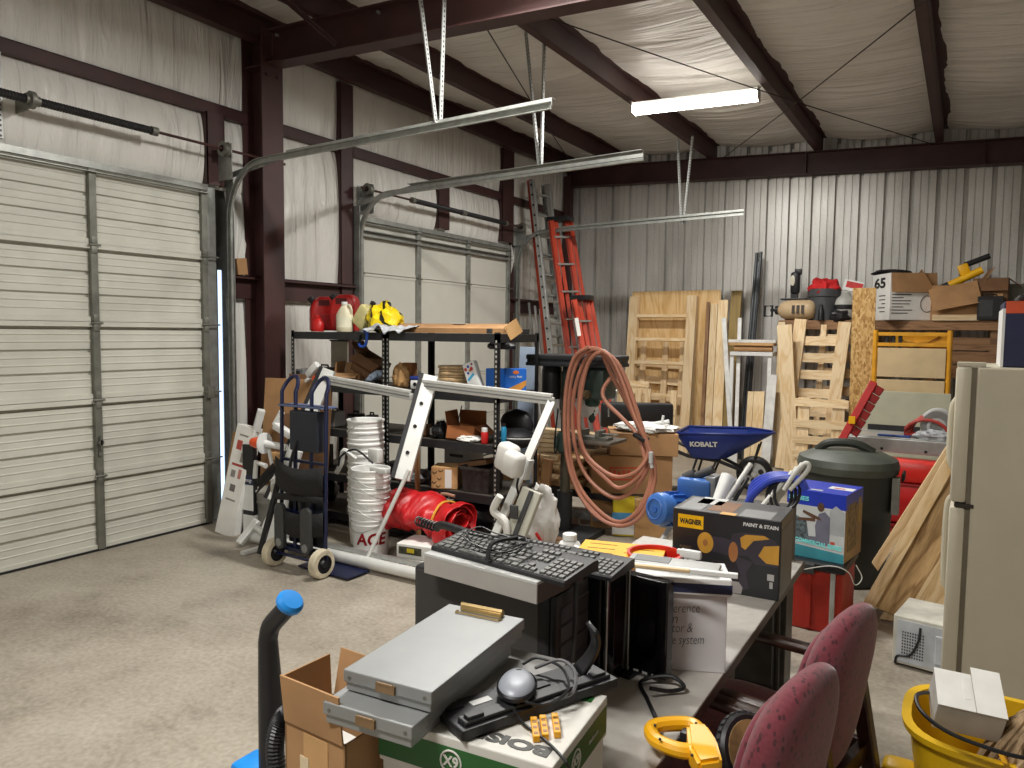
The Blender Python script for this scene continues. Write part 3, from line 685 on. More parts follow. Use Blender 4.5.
for k, (a, b, r, c) in enumerate(((-0.035, 0.20, 0.014, 'c83a3a'), (-0.005, 0.215, 0.012, '3b4fae'), (0.02, 0.19, 0.016, 'd04545'), (-0.02, 0.165, 0.011, '3b4fae'), (0.035, 0.225, 0.010, '8a2f6a'), (0.005, 0.18, 0.01, 'd8862c'))):
    bm = B(); bm.lathe([(0, 0), (r, 0), (r, 0.001), (0, 0.001)], 12, T(a, -0.0302, b) @ R('X', 90)); bm.done('spot', mat('spot '+c, c, 0.5), t)
bm = B(); bm.bar((-0.04, -0.0308, 0.11), (0.03, -0.0308, 0.145), 0.001, 0.02); bm.done('swoosh', mat('cyan print', '2f9fd0', 0.5), t)
PBLUE = mat('royal blue carton', '1763c0', 0.45, 0, 0.05)
def nailbox(label, loc, rz, w=0.15, d=0.12, h=0.19):
    t = thing('fastener_box', label, 'box', loc, rz, 'blue fastener boxes'); B().b0((-w/2, -d/2, 0), (w/2, d/2, h), bev=0.004).done('carton', PBLUE, t, smooth=False)
    return t
nailbox('plain blue carton behind the slotted shelf post', (X(493, 4.92)+0.02, 4.94, Z1), 0, 0.13)
t = nailbox('blue carton with orange stripe at the end of the second shelf', (X(514, 5.0)-0.03, 5.06, Z1), 38, 0.17)
bm = B(); bm.prism([(-0.084, 0.02), (0.084, 0.10), (0.084, 0.06), (0.02, 0.0), (-0.084, 0.0)], 0.001, T(0, -0.0602, 0) @ R('X', 90)); bm.done('stripe', mat('tan orange print', 'c98a3a', 0.5), t, smooth=False)
text('Utility Pads', 0.024, face_x(0.0, -0.0612, 0.125), WHITE, t, width=0.10); bm = B(); bm.lathe([(0, 0), (0.025, 0), (0.025, 0.001), (0, 0.001)], 16, T(0.0, -0.0605, 0.16) @ R('X', 90), 1, 0.6); bm.done('emblem', mat('orange print', 'd9702a', 0.5), t)
# left half: dark gear
def gear(label, px, py, y, size, m, rz=0, name='equipment_case', cat='case', z=None, bev=0.008, knob=True):
    z = Zp(px, py, y) if z is None else z
    t = thing(name, label, cat, (X(px, y), y, z), rz); w, d, h = size
    B().b0((-w/2, -d/2, 0), (w/2, d/2, h), bev=bev).done('body', m, t, smooth=False)
    B().b0((-w*0.42, -d/2-0.004, h*0.15), (w*0.1, -d/2+0.002, h*0.85), bev=0.002).done('front_panel', DKGREY if m is not DKGREY else BLACK, t, smooth=False)
    if knob:
        bm = B(); bm.tube([(-w*0.25, 0, h), (-w*0.22, 0, h+0.02), (w*0.22, 0, h+0.02), (w*0.25, 0, h)], 0.008, 8); bm.done('handle', BLACK, t)
    return t
gear('dark grey control box on the second shelf behind the blue dolly', 306, 370, 4.87, (0.10, 0.16, 0.12), MIDGREY, z=Z1, knob=False)
gear('black case with carry handle on the second shelf near the red column', 325, 372, 5.05, (0.19, 0.18, 0.13), BLACK, z=Z1)
t = thing('utility_panel', 'beige sheet metal panel leaning behind the cartons on the shelf', 'panel', (X(340, 5.33), 5.33, Z1)); B().b0((-0.11, -0.01, 0), (0.11, 0.01, 0.38), bev=0.003).done('sheet', mat('beige panel', 'c4bda9', 0.5), t, smooth=False); B().b0((-0.12, -0.016, 0.37), (0.12, 0.016, 0.385)).done('rim', BLACK, t, smooth=False)
gear('black rolled tool pouch under the light blue rag', 375, 378, 4.85, (0.10, 0.12, 0.05), BLACK, z=Z1, knob=False, bev=0.02, name='tool_pouch', cat='pouch')
o = lump((0, 0, 0.03), (0.09, 0.05, 0.035), 5.2, 0.4, 2.5, 12, 0.3).done('rag', mat('pale blue cloth', '9fb0c8', 0.8), ang=20); o.location = (X(380, 4.9), 4.84, Z1+0.05); o.rotation_euler = (0, -0.5, 0); tag(o, 'pale blue rag spilling from the second shelf', 'rag')
# ------------------------------------------------------------------ third level
Z2 = LV[2]+0.003
carton('rust brown open carton with torn front on the third shelf', (X(465, 4.9), 4.93, Z2), (0.25, 0.22, 0.12), 8, mat('red brown carton', '94592f', 0.85), ('s', 'n', 'e', 'w'), flap_ang={'s': 165, 'n': 0, 'e': 130, 'w': 10})
o = lump((0, 0, 0.06), (0.06, 0.07, 0.075), 2.2, 0.35, 2.2, 12, 0.2).done('tool_bag', BLACK, ang=25); o.location = (X(441, 4.86), 4.86, Z2); tag(o, 'small black cloth bag next to the rust brown carton', 'bag')
t = thing('spray_can', 'red can with white lid at the shelf edge', 'can', (X(485, 4.81), 4.81, Z2)); bm = B(); bm.lathe([(0, 0), (0.028, 0), (0.03, 0.005), (0.03, 0.085), (0.024, 0.095)], 16); bm.done('can', RED, t); bm = B(); bm.lathe([(0.026, 0.09), (0.026, 0.12), (0.02, 0.125), (0, 0.125)], 14); bm.done('lid', WHITE, t)
t = thing('spray_can', 'slim teal blue spray can beside the slotted post', 'can', (X(503, 4.83)+0.01, 4.83, Z2)); bm = B(); bm.lathe([(0, 0), (0.02, 0), (0.022, 0.005), (0.022, 0.13), (0.012, 0.145)], 14); bm.done('can', mat('teal can', '1f7fa8', 0.35), t); bm = B(); bm.lathe([(0.014, 0.14), (0.014, 0.165), (0, 0.168)], 12); bm.done('cap', BLACK, t)
t = thing('hard_hat', 'black hard shell case lying on the third shelf end', 'case', (X(517, 5.02)-0.03, 5.06, Z2), 10)
bm = B(); bm.lathe([(0.17, 0), (0.18, 0.02), (0.175, 0.05), (0.14, 0.075), (0.07, 0.10), (0, 0.105)], 24, None, 1, 0.8); bm.done('shell', BLACK, t); bm = B(); bm.lathe([(0.182, 0.03), (0.186, 0.036), (0.182, 0.042)], 24, None, 1, 0.8); bm.done('rim', LTGREY, t)
o = lump((0, 0, 0.1), (0.16, 0.06, 0.13), 6.6, 0.12, 2, 14).done('bag', BLACK, ang=40); o.location = (X(522, 5.28)-0.04, 5.27, Z2); tag(o, 'bulging black bag standing behind the black hard case', 'bag')
o = lump((0, 0, 0.02), (0.1, 0.08, 0.028), 1.2, 0.3, 3, 12, 0.3).done('paper', WHITEP, ang=20); o.location = (X(478, 4.84)-0.08, 4.84, Z2); tag(o, 'crumpled white paper in front of the rust brown carton', 'paper')
o = B().bar((0, 0, 0), (0.05, 0, 0.17), 0.006, 0.006).done('saw_blade', BLACK); o.location = (X(457, 5.0), 5.0, Z2+0.09); tag(o, 'thin dark rod sticking out of the rust brown carton', 'rod')
for k, (px, y, s, m, lb) in enumerate(((335, 4.9, (0.12, 0.14, 0.14), LTGREY, 'grey battery charger stack on the third shelf behind the buckets'), (356, 5.05, (0.12, 0.12, 0.11), BLACK, 'black charger on the third shelf above the bucket stack'), (312, 4.95, (0.14, 0.14, 0.15), BLACK, 'black radio on the third shelf behind the blue dolly'), (372, 5.12, (0.08, 0.1, 0.1), MIDGREY, 'grey device on the third shelf next to the slotted post'))):
    gear(lb, px, 0, y, s, m, z=Z2, name='charger', cat='charger')
t = thing('pliers', 'red handled tool lying on the third shelf above the buckets', 'tool', (X(360, 4.84), 4.84, Z2), 10); bm = B()
bm.tube(spline([(-0.06, 0, 0.02), (-0.02, 0.02, 0.05), (0.02, 0, 0.03), (0.05, -0.02, 0.012)], 4), 0.014, 8); bm.tube(spline([(-0.03, -0.01, 0.015), (0.0, 0, 0.06), (0.03, 0.02, 0.02)], 4), 0.013, 8); bm.done('grip', RED, t)
carton('small brown box on the third shelf beside the frame post', (X(422, 4.88)-0.01, 4.9, Z2), (0.12, 0.12, 0.09), 15, CARDD, tape=False)
carton('small flat white carton on the third shelf beside the black bag', (X(433, 4.95), 4.98, Z2), (0.13, 0.1, 0.06), 0, WHITEP, tape=False, name='white_box')
# ------------------------------------------------------------------ fourth level
Z3 = LV[3]+0.003
t = carton('brown parcel printed with dark curved marks and white label on fourth shelf', (X(447, 4.85), 4.86, Z3), (0.22, 0.2, 0.18), 22, CARDL, tape=False, name='parcel_box')
SMILE = mat('parcel print', '3b2c20', 0.8)
for k, (a, b) in enumerate(((-0.08, 0.14), (-0.03, 0.155), (-0.085, 0.06), (-0.04, 0.09), (-0.05, 0.03))):
    bm = B(); bm.tube(spline([(a-0.018, -0.101, b), (a, -0.101, b-0.012), (a+0.018, -0.101, b+0.002)], 4), 0.003, 6); bm.done('printed_mark', SMILE, t)
B().b0((0.005, -0.1015, 0.01), (0.06, -0.099, 0.16)).done('label', WHITEP, t, smooth=False)
def crate(label, loc, size, rz, m, name='plastic_crate', wall=0.01, rim=0.015, cat='crate'):
    t = thing(name, label, cat, loc, rz); w, d, h = size; bm = B(); k = 0.92
    def wallp(x0, x1):
        return
    for (a, b) in (((-w/2, -d/2), (w/2, -d/2)), ((w/2, -d/2), (w/2, d/2)), ((w/2, d/2), (-w/2, d/2)), ((-w/2, d/2), (-w/2, -d/2))):
        n = V((a[1]-b[1], b[0]-a[0], 0)).normalized()*wall
        vs = bm._v([(a[0]*k, a[1]*k, 0), (b[0]*k, b[1]*k, 0), (b[0], b[1], h), (a[0], a[1], h), (a[0]*k+n.x, a[1]*k+n.y, 0), (b[0]*k+n.x, b[1]*k+n.y, 0), (b[0]+n.x, b[1]+n.y, h), (a[0]+n.x, a[1]+n.y, h)], None)
        for q_ in ((0, 1, 2, 3), (7, 6, 5, 4), (3, 2, 6, 7), (0, 4, 5, 1)): bm._f([vs[i] for i in q_])
    bm.b0((-w/2*k, -d/2*k, 0), (w/2*k, d/2*k, 0.008)); bm.done('tub', m, t, smooth=False)
    bm = B()
    for a, b in (((-w/2-rim, -d/2-rim), (w/2+rim, -d/2)), ((-w/2-rim, d/2), (w/2+rim, d/2+rim)), ((-w/2-rim, -d/2), (-w/2, d/2)), ((w/2, -d/2), (w/2+rim, d/2))): bm.b0((a[0], a[1], h-0.02), (b[0], b[1], h+0.004))
    bm.done('rim', m, t, smooth=False); return t
crate('scuffed black crate of papers beside the printed parcel', (X(482, 4.9), 4.92, Z3), (0.25, 0.26, 0.20), 5, mat('scuffed black plastic', '2c2a28', 0.6, 0, 0.5, 25))
carton('dark brown flattened carton poking out of the black crate', None, (0.28, 0.2, 0.04), M=T(X(478, 4.95), 4.97, Z3+0.19) @ R('Y', -12), m=CARDD, tape=False)
t = carton('white printed file box at the back of the fourth shelf', (X(463, 5.2), 5.22, Z3), (0.28, 0.2, 0.28), 0, LTGREY, tape=False, name='file_box'); B().b0((-0.08, -0.102, 0.2), (0.06, -0.099, 0.225)).done('label', DKGREY, t, smooth=False)
o = lump((0, 0, 0.05), (0.14, 0.09, 0.06), 4.1, 0.35, 2.6, 14, 0.3).done('rag', mat('grey cloth', '77797c', 0.85, 0, 0.3), ang=20); o.location = (X(415, 4.86), 4.87, Z3); tag(o, 'crumpled grey cloth on the fourth shelf behind the white frame', 'rag')
t = thing('trowel', 'wooden handled trowel hanging from the shelf above the red tarp', 'trowel', (X(448, 4.72), 4.725, Z3-0.03)); bm = B(); bm.tube([(-0.065, 0, 0), (0, 0, 0.004), (0.065, 0, -0.004)], 0.013, 10); bm.done('handle', mat('pink wood handle', 'c99a80', 0.6), t); bm = B(); bm.rod((0.01, 0, -0.01), (0.014, 0, -0.13), 0.004, 6); bm.done('shank', GALV, t)
for k, (px, y, s, m, lb) in enumerate(((318, 4.95, (0.2, 0.2, 0.2), DKGREY, 'dark grey case on the fourth shelf behind the dolly straps'), (400, 5.05, (0.16, 0.14, 0.12), MIDGREY, 'grey case on the fourth shelf behind the white frame'))):
    gear(lb, px, 0, y, s, m, z=Z3)
for k, (px, y, s, lb) in enumerate(((322, 5.0, (0.34, 0.26, 0.22), 'black duffel on the bottom shelf behind the buckets'), (470, 5.0, (0.5, 0.35, 0.22), 'black tote on the bottom shelf behind the red tarp'))):
    o = lump((0, 0, s[2]*0.5), (s[0]/2, s[1]/2, s[2]*0.55), k+3.3, 0.15, 2, 14).done('duffel_bag', BLACK, ang=40); o.location = (X(px, y), y, LV[4]+0.003); tag(o, lb, 'bag')

# ================================================================== BUCKETS
PAIL = mat('white pail plastic', 'f0f0ed', 0.5, 0, 0.03, 6)
def pail(label, loc, rz, group):
    t = thing('plastic_bucket', label, 'bucket', loc, rz, group)
    bm = B(); bm.lathe([(0, 0.004), (0.126, 0.0), (0.13, 0.004), (0.142, 0.265), (0.149, 0.268), (0.149, 0.276), (0.144, 0.28), (0.145, 0.30), (0.151, 0.302), (0.151, 0.31), (0.145, 0.314), (0.147, 0.352), (0.154, 0.356), (0.154, 0.368), (0.148, 0.370), (0.142, 0.366), (0.124, 0.02), (0, 0.016)], 32); bm.done('pail', PAIL, t, ang=40)
    bm = B(); pts = [(0.155*math.cos(a), 0.155*math.sin(a)-0.0, 0.325-0.10*math.sin((a-PI)/PI*PI)) for a in [PI+PI*k/14 for k in range(15)]]
    bm.tube(pts, 0.0025, 6); bm.done('bail_handle', GALV, t)
    return t
src = None
for (x, y, n, dz, lb, gp) in ((-4.165, 4.53, 8, 0.094, 'white plastic bucket nested in the taller bucket stack', 'taller stack of white buckets'), (-3.865, 4.255, 5, 0.082, 'white plastic bucket nested above the red lettered bucket', 'shorter stack of white buckets')):
    for k in range(n):
        loc = (x+0.0012*math.sin(k*1.7), y+0.0012*math.cos(k*2.1), dz*k)
        if src is None: src = pail(lb, loc, 20, gp); o = src
        else: o = dup(src, loc=loc, rz=20+37*k if n > 5 else 60+(k*29 % 50), label=lb, group=gp)
        if n == 5 and k == 0: bot = o; o['label'] = 'white bucket with red lettering at the bottom of the shorter stack'
# red lettering wrapped on the lowest pail
def wrap_text(s, size, r, z, az, m, parent, shear=0.0):
    o = text(s, size, I4, m, parent, bold=0.004, shear=shear); me = o.data
    q_ = bmesh.new(); q_.from_mesh(me)
    for k in range(-24, 25): bmesh.ops.bisect_plane(q_, geom=q_.verts[:]+q_.edges[:]+q_.faces[:], plane_co=(k*0.009, 0, 0), plane_no=(1, 0, 0))
    q_.to_mesh(me); q_.free()
    for v in me.vertices:
        a = math.radians(az)+v.co.x/r; zz = z+v.co.y; rr = r+(zz-z)*0.045+0.0012
        v.co = V((rr*math.cos(a), rr*math.sin(a), zz))
    return o
REDP = mat('red print', 'b3191f', 0.5)
rz0 = math.degrees(bot.rotation_euler.z)
bot.rotation_euler = (0, 0, 0)
wrap_text('ACE', 0.125, 0.138, 0.165, -47, REDP, bot, shear=0.12)
t = thing('plastic_bucket', 'worn grey bucket beside the leaning white carton', 'bucket', (-5.02, 4.30, 0), 0)
bm = B(); bm.lathe([(0, 0), (0.125, 0), (0.14, 0.28), (0.15, 0.283), (0.15, 0.30), (0.143, 0.303), (0.146, 0.36), (0.152, 0.365), (0.152, 0.38), (0.14, 0.38), (0.12, 0.02), (0, 0.02)], 28); bm.done('pail', mat('dirty grey pail', '8d8c86', 0.6, 0, 0.3, 5), t)
bm = B(); bm.lathe([(0.151, 0.372), (0.158, 0.376), (0.158, 0.392), (0.1, 0.40), (0, 0.402)], 28); bm.done('lid', mat('dirty pale lid', 'bdbbb2', 0.6, 0, 0.2, 5), t)

# ================================================================== WHITE FRAME MACHINE
WFR = mat('white painted frame', 'd9dad6', 0.35, 0.1, 0.06, 6)
t = thing('panel_saw_frame', 'white tubular frame machine standing on the floor ahead of the black shelves', 'machine frame', (-3.6, 3.98, 0))
Pb = lambda x: V((x, 3.97, 0.065))
bm = B(); bm.tube([(-4.95, 3.97, 0.065), (-2.2, 3.97, 0.065)], 0.042, 14); bm.done('base_tube', WFR, t, world=True)
bm = B(); bm.b0((-4.95, 4.005, 0.10), (-2.2, 4.03, 0.13)); bm.done('base_rail', ALU, t, world=True, smooth=False)
for x in (-4.7, -2.6):
    bm = B(); bm.bar((x, 3.72, 0.02), (x, 4.35, 0.02), 0.05, 0.03, bev=0.004); bm.done('foot', WFR, t, world=True, smooth=False)
def saw_post(p0, p1, w, h, edge=True, name='upright_post'):
    p0, p1 = V(p0), V(p1); d = (p1-p0).normalized(); bm = B(); up = (1, 0.55, 0)
    bm.bar(p0, p1, h, w, up, bev=0.004); o = bm.done(name, WFR, t, world=True, smooth=False)
    n = V((0.2, -1, 0.35)).normalized(); s = d.cross(n).normalized()
    bm = B(); bm.bar(p0+d*0.02+n*0.004-s*w*0.1, p1-d*0.02+n*0.004-s*w*0.1, 0.004, 0.008, up) if False else None
    bm = B(); bm.bar(p0+n*h*0.62, p1+n*h*0.62, 0.006, w*0.12, up); bm.done('groove', DKGREY, o, world=False) if False else bm.bm.free()
    if edge:
        uu = V(up); uu = (uu-d*uu.dot(d)).normalized(); nz = d.cross(uu)
        nz = nz if nz.y < 0 else -nz
        bm = B(); bm.bar(p0-uu*(w*0.5+0.008)+nz*0.012, p1-uu*(w*0.5+0.008)+nz*0.012, h*1.02, 0.03, up); bm.done('rubber_edge', BLACK, o, world=True, smooth=False)
    bm = B()
    for k in (0.25, 0.5, 0.72, 0.93):
        c = p0.lerp(p1, k)+n*h*0.5; bm.rod(c, c+n*0.012, 0.014, 10)
    bm.done('bolt', BLACKM, o, world=True)
    return o
saw_post(at(402, 480, y=4.24), at(431, 376, y=4.56), 0.12, 0.05)
bm = B(); bm.tube([at(366, 561, y=3.99), at(409, 470, y=4.22)], 0.016, 12); bm.done('upright_post', WFR, t, world=True)
saw_post((-4.78, 4.10, 0.35), (-4.545, 4.50, 1.42), 0.11, 0.05)
bm = B(); bm.tube([(-4.80, 3.99, 0.08), (-4.74, 4.13, 0.42)], 0.028, 12); bm.done('upright_post', WFR, t, world=True)
bm = B(); bm.tube([(-2.72, 4.01, 0.08), (-2.43, 4.52, 1.27)], 0.036, 4); bm.done('upright_post', WFR, t, world=True, ang=20)
def rail2(p0, p1):
    p0, p1 = V(p0), V(p1); bm = B(); bm.bar(p0, p1, 0.05, 0.05, bev=0.006); bm.bar(p0+V((0, -0.015, 0.04)), p1+V((0, -0.015, 0.04)), 0.03, 0.025, bev=0.004); o = bm.done('top_rail', WFR, t, world=True, smooth=False)
    bm = B(); bm.bar(p0+V((0, -0.0265, 0.002)), p1+V((0, -0.0265, 0.002)), 0.004, 0.012); bm.done('groove', MIDGREY, o, world=True, smooth=False)
rail2((-4.56, 4.47, 1.33), (-3.66, 4.50, 1.24)); rail2((-3.56, 4.52, 1.33), (-2.42, 4.52, 1.275))
# clamp block on the middle post, counterweight housing and handle on the far post
bm = B(); bm.box((-3.80, 4.24, 0.80), (0.10, 0.07, 0.11), R('Z', 0), bev=0.012); bm.box((-3.72, 4.20, 0.70), (0.16, 0.06, 0.045), None, bev=0.008); bm.done('clamp_block', WFR, t, world=True)
bm = B(); bm.tube(spline([(-3.90, 4.14, 0.78), (-3.99, 4.10, 0.84), (-4.02, 4.10, 0.74), (-4.07, 4.10, 0.66)], 5), 0.02, 8); bm.done('clamp_handle', WFR, t, world=True)
bm = B(); bm.tube(spline([(-3.78, 4.19, 0.75), (-3.9, 4.13, 0.85), (-4.0, 4.08, 0.80), (-4.03, 4.08, 0.72)], 5), 0.008, 6); bm.done('cable', BLACK, t, world=True)
SAWW = mat('white saw housing', 'dcdbd6', 0.5, 0, 0.04, 8)
pc = at(513, 460, y=4.22)
M = T(*pc) @ R('Y', 14) @ R('Z', -12)
bm = B(); bm.box((-0.055, 0.0, 0.0), (0.15, 0.12, 0.20), M, bev=0.04); bm.done('motor_housing', SAWW, t, world=True, ang=60)
bm = B(); bm.box((0.055, -0.05, -0.005), (0.14, 0.12, 0.17), M, bev=0.035); bm.done('motor_cover', SAWW, t, world=True, ang=60)
bm = B(); bm.box((0.135, 0.02, -0.02), (0.02, 0.06, 0.14), M, bev=0.006); bm.done('mounting_plate', LTGREY, t, world=True)
SAWG = mat('pale grey casting', 'bdbcae', 0.5, 0, 0.08, 8)
p0, p1 = at(512, 545, y=4.12), at(533, 490, y=4.22)
bm = B(); bm.bar(p0, p1, 0.06, 0.14, (1, 0.2, 0), bev=0.008); car = bm.done('carriage', SAWG, t, world=True, smooth=False)
bm = B(); bm.bar(p0+V((0.01, -0.035, 0.0)), p1+V((0.01, -0.035, 0)), 0.02, 0.03, (1, 0.2, 0)); bm.done('slot', DKGREY, car, world=True, smooth=False)
c = at(514, 512, y=4.08); bm = B(); bm.box(tuple(c), (0.06, 0.02, 0.09), None, bev=0.004); bm.done('label_plate', DKGREY, car, world=True)
q0 = [at(*p, y=4.08) for p in ((500, 496), (495, 505), (494, 512), (502, 518), (506, 524), (507, 536), (504, 545))]
bm = B(); bm.tube(spline(q0, 4), 0.026, 10); bm.done('handle', SAWW, t, world=True)
bm = B(); bm.tube(spline([at(519, 476, y=4.25), at(517, 486, y=4.2), at(519, 496, y=4.2)], 5), 0.008, 6); bm.done('cable', BLACK, t, world=True)

# ================================================================== BLUE STAIR DOLLY
TB = mat('dark blue tube', '131b3c', 0.35, 0.1, 0.1, 8)
yT = 3.74
t = thing('hand_truck', 'dark blue two-handled dolly with black straps and cream tyred wheels', 'dolly', (X(303, yT, 560), yT, 0), -2)
xa, xb = -0.235, 0.235
for sx_ in (-1, 1):
    xo, xi = sx_*0.235, sx_*0.085
    bm = B(); bm.tube([(xo, 0, 0.12), (xo, 0.02, 1.30)]+[((xo+xi)/2+(xo-xi)/2*math.cos(a), 0.02+0.06*math.sin(a), 1.30+0.11*math.sin(a)) for a in [PI*k/10 for k in range(1, 10)]]+[(xi, 0.02, 1.30), (xi, 0.0, 0.12)], 0.015, 10)
    bm.done('handle_tube', TB, t)
for z in (0.16, 0.42, 0.80, 1.20):
    bm = B(); bm.bar((xa, 0.01, z), (xb, 0.01, z), 0.03, 0.02, bev=0.003); bm.done('crossbar', TB, t, smooth=False)
bm = B(); bm.b0((xa, -0.02, 1.195), (xb, 0.12, 1.205)); bm.done('tray', mat('worn blue tray', '5d6a8f', 0.45), t, smooth=False)
bm = B(); bm.b0((xa+0.05, -0.03, 0.13), (xb+0.05, -0.022, 0.16)); bm.b0((xa+0.18, 0.0, 0.015), (xb+0.22, 0.22, 0.025)); bm.done('toe_plate', TB, t, smooth=False)
for sx_ in (-1, 1):
    w = sx_*0.25; M = T(w, -0.05, 0.105) @ R('Y', 90) @ R('X', 0)
    bm = B(); bm.lathe([(0.065, -0.035), (0.095, -0.032), (0.105, -0.018), (0.105, 0.018), (0.095, 0.032), (0.065, 0.035)], 24, M); wh = bm.done('wheel', mat('cream tyre', 'c9bfa6', 0.7, 0, 0.2, 8), t)
    bm = B(); bm.lathe([(0, -0.034), (0.02, -0.036), (0.03, -0.02), (0.068, -0.022), (0.068, 0.022), (0.03, 0.02), (0.02, 0.036), (0, 0.034)], 20, M); bm.done('hub', BLACK, wh)
bm = B(); bm.rod((-0.27, -0.05, 0.105), (0.27, -0.05, 0.105), 0.012); bm.done('axle', TB, t)
for sx_ in (-1, 1):      # stair slide rails with rounded ends
    M = T(sx_*0.14-0.02, -0.055, 0.20) @ R('X', 90)
    bm = B(); bm.prism([(0.05*math.cos(a), 0.05*math.sin(a)) for a in [PI+PI*k/8 for k in range(9)]]+[(0.05*math.cos(a), 0.24+0.05*math.sin(a)) for a in [PI*k/8 for k in range(9)]], 0.03, M); sl = bm.done('slide_belt', DKGREY, t)
    bm = B(); bm.lathe([(0, 0), (0.03, 0), (0.03, 0.006), (0, 0.006)], 16, M @ T(0, 0, 0.03)); bm.done('pulley', MIDGREY, sl)
bm = B(); bm.b0((-0.10, -0.03, 0.88), (0.19, 0.05, 1.17), bev=0.01); bm.b0((-0.18, 0.02, 0.18), (0.20, 0.05, 0.72), bev=0.01); bm.done('back_panel', mat('black blue panel', '1f2430', 0.5), t, smooth=False)
def band(z, dz, h, sag):
    bm = B(); bm.surf(lambda u, v: (-0.25+0.5*u, -0.035-0.05*math.sin(PI*u), z+dz*u-sag*math.sin(PI*u)+h*(v-0.5)), 16, 2); return bm.done('strap', mat('black webbing', '1b1a1a', 0.9, 0, 0.2, 40), t, thick=0.006)
band(0.72, -0.03, 0.20, 0.04); band(0.40, -0.02, 0.17, 0.04); band(0.52, 0.03, 0.05, -0.02)
bm = B(); bm.surf(lambda u, v: (-0.26-0.20*u, -0.05+0.03*math.sin(PI*v), 0.72-0.16*u+0.10*(v-0.5)), 6, 2); bm.done('strap_end', mat('black webbing', '1b1a1a', 0.9), t, thick=0.006)
bm = B(); bm.tube(spline([(-0.02, -0.03, 0.95), (-0.06, -0.06, 0.75), (0.02, -0.06, 0.6), (0.05, -0.05, 0.35)], 5), 0.012, 8); bm.done('cord', BLACK, t)
bm = B(); bm.lathe([(0, 0), (0.06, 0), (0.06, 0.05), (0, 0.05)], 16, T(0.06, 0.04, 0.33) @ R('X', 90), 1, 0.7); bm.b0((0.02, 0.0, 0.42), (0.10, 0.05, 0.72), bev=0.02); bm.done('motor', mat('charcoal housing', '37383a', 0.5), t)

# ================================================================== LEANING STUFF BESIDE THE RIBBED DOOR
def leaner(label, b, size, rz, lean, m, name='cardboard_sheet', cat='cardboard', group=None):
    """flat panel, foot at b, leaning back by 'lean' degrees, facing -Y turned by rz"""
    w, th, h = size; M = T(*b) @ R('Z', rz) @ R('X', -lean)
    o = B().b0((-w/2, 0, 0), (w/2, th, h), bev=0.003).done(name, m, smooth=False); o.matrix_basis = M
    return tag(o, label, cat, group)
leaner('tall folded cardboard sheet leaning by the red column', (-5.15, 4.50, 0), (0.52, 0.03, 1.32), 12, 6, CARD)
o = leaner('folded cardboard with orange tape strip behind the tall sheet', (-4.98, 4.58, 0), (0.46, 0.03, 1.36), 10, 6, CARDD)
bm = B(); bm.b0((-0.02, -0.002, 1.27), (0.22, 0.033, 1.355)); bm.done('orange_tape', mat('orange tape', 'd8542b', 0.5), o, smooth=False)
leaner('shorter folded cardboard sheet ahead of the tall one', (-4.98, 4.44, 0), (0.34, 0.03, 1.02), 14, 6, CARDD)
t = carton('printed brown carton standing behind the dolly and orange lamp', (-4.93, 4.34, 0.40), (0.26, 0.06, 0.30), 8, CARDL, tape=False)
[B().b0((-0.09+0.03*k, -0.0312, 0.16), (-0.07+0.03*k, -0.0295, 0.24-0.02*(k % 2))).done('printed_stroke', CARDD, t, smooth=False) for k in range(6)]
o = leaner('narrow brown cardboard strip leaning beside the door track', (-5.50, 4.12, 0), (0.13, 0.02, 0.86), -20, 10, CARD)
# long white carton
M = T(-5.32, 4.02, 0.0) @ R('Z', 6) @ R('X', -8) @ R('Y', 9)
t = thing('long_white_carton', 'tall slim white carton with red and grey print leaning by the ribbed door', 'carton', M=M)
B().b0((-0.105, 0, 0), (0.105, 0.09, 0.95), bev=0.004).done('body', WHITEP, t, smooth=False)
for k, (x0, z0, x1, z1, c) in enumerate(((-0.06, 0.74, 0.0, 0.82, 'b04a42'), (-0.07, 0.60, 0.07, 0.62, 'a23b35'), (-0.06, 0.50, -0.01, 0.56, '8f8a86'), (0.01, 0.64, 0.06, 0.72, '8f8a86'), (-0.04, 0.38, 0.02, 0.44, '6f6b68'), (-0.06, 0.30, 0.05, 0.315, '8f8a86'), (0.02, 0.50, 0.055, 0.58, 'b87a70'), (-0.05, 0.86, 0.05, 0.875, '8f8a86'))):
    B().b0((x0, -0.001, z0), (x1, 0.001, z1)).done('printed_panel', mat('print '+c, c, 0.8), t, smooth=False)
bm = B(); bm.bar((0.09, 0.03, 0.93), (0.13, 0.0, 1.12), 0.06, 0.05, bev=0.004); bm.done('packing_stick', WHITE, t, smooth=False)
t = thing('label_carton', 'black and white printed carton beside the tall slim white carton', 'carton', (-5.12, 4.12, 0.0), 4)
B().b0((-0.06, 0, 0.18), (0.06, 0.05, 0.78), bev=0.003).done('body', BLACK, t, smooth=False); B().b0((-0.061, -0.002, 0.22), (0.061, 0.0, 0.46)).done('white_panel', WHITE, t, smooth=False)
B().b0((-0.062, -0.003, 0.44), (0.062, -0.001, 0.52)).done('title_band', mat('navy print', '232a4a', 0.6), t, smooth=False); text('Renogy', 0.045, face_x(0, -0.004, 0.48), WHITE, t, width=0.09); B().b0((-0.06, 0.0, 0), (0.06, 0.05, 0.18)).done('base_panel', WHITE, t, smooth=False)
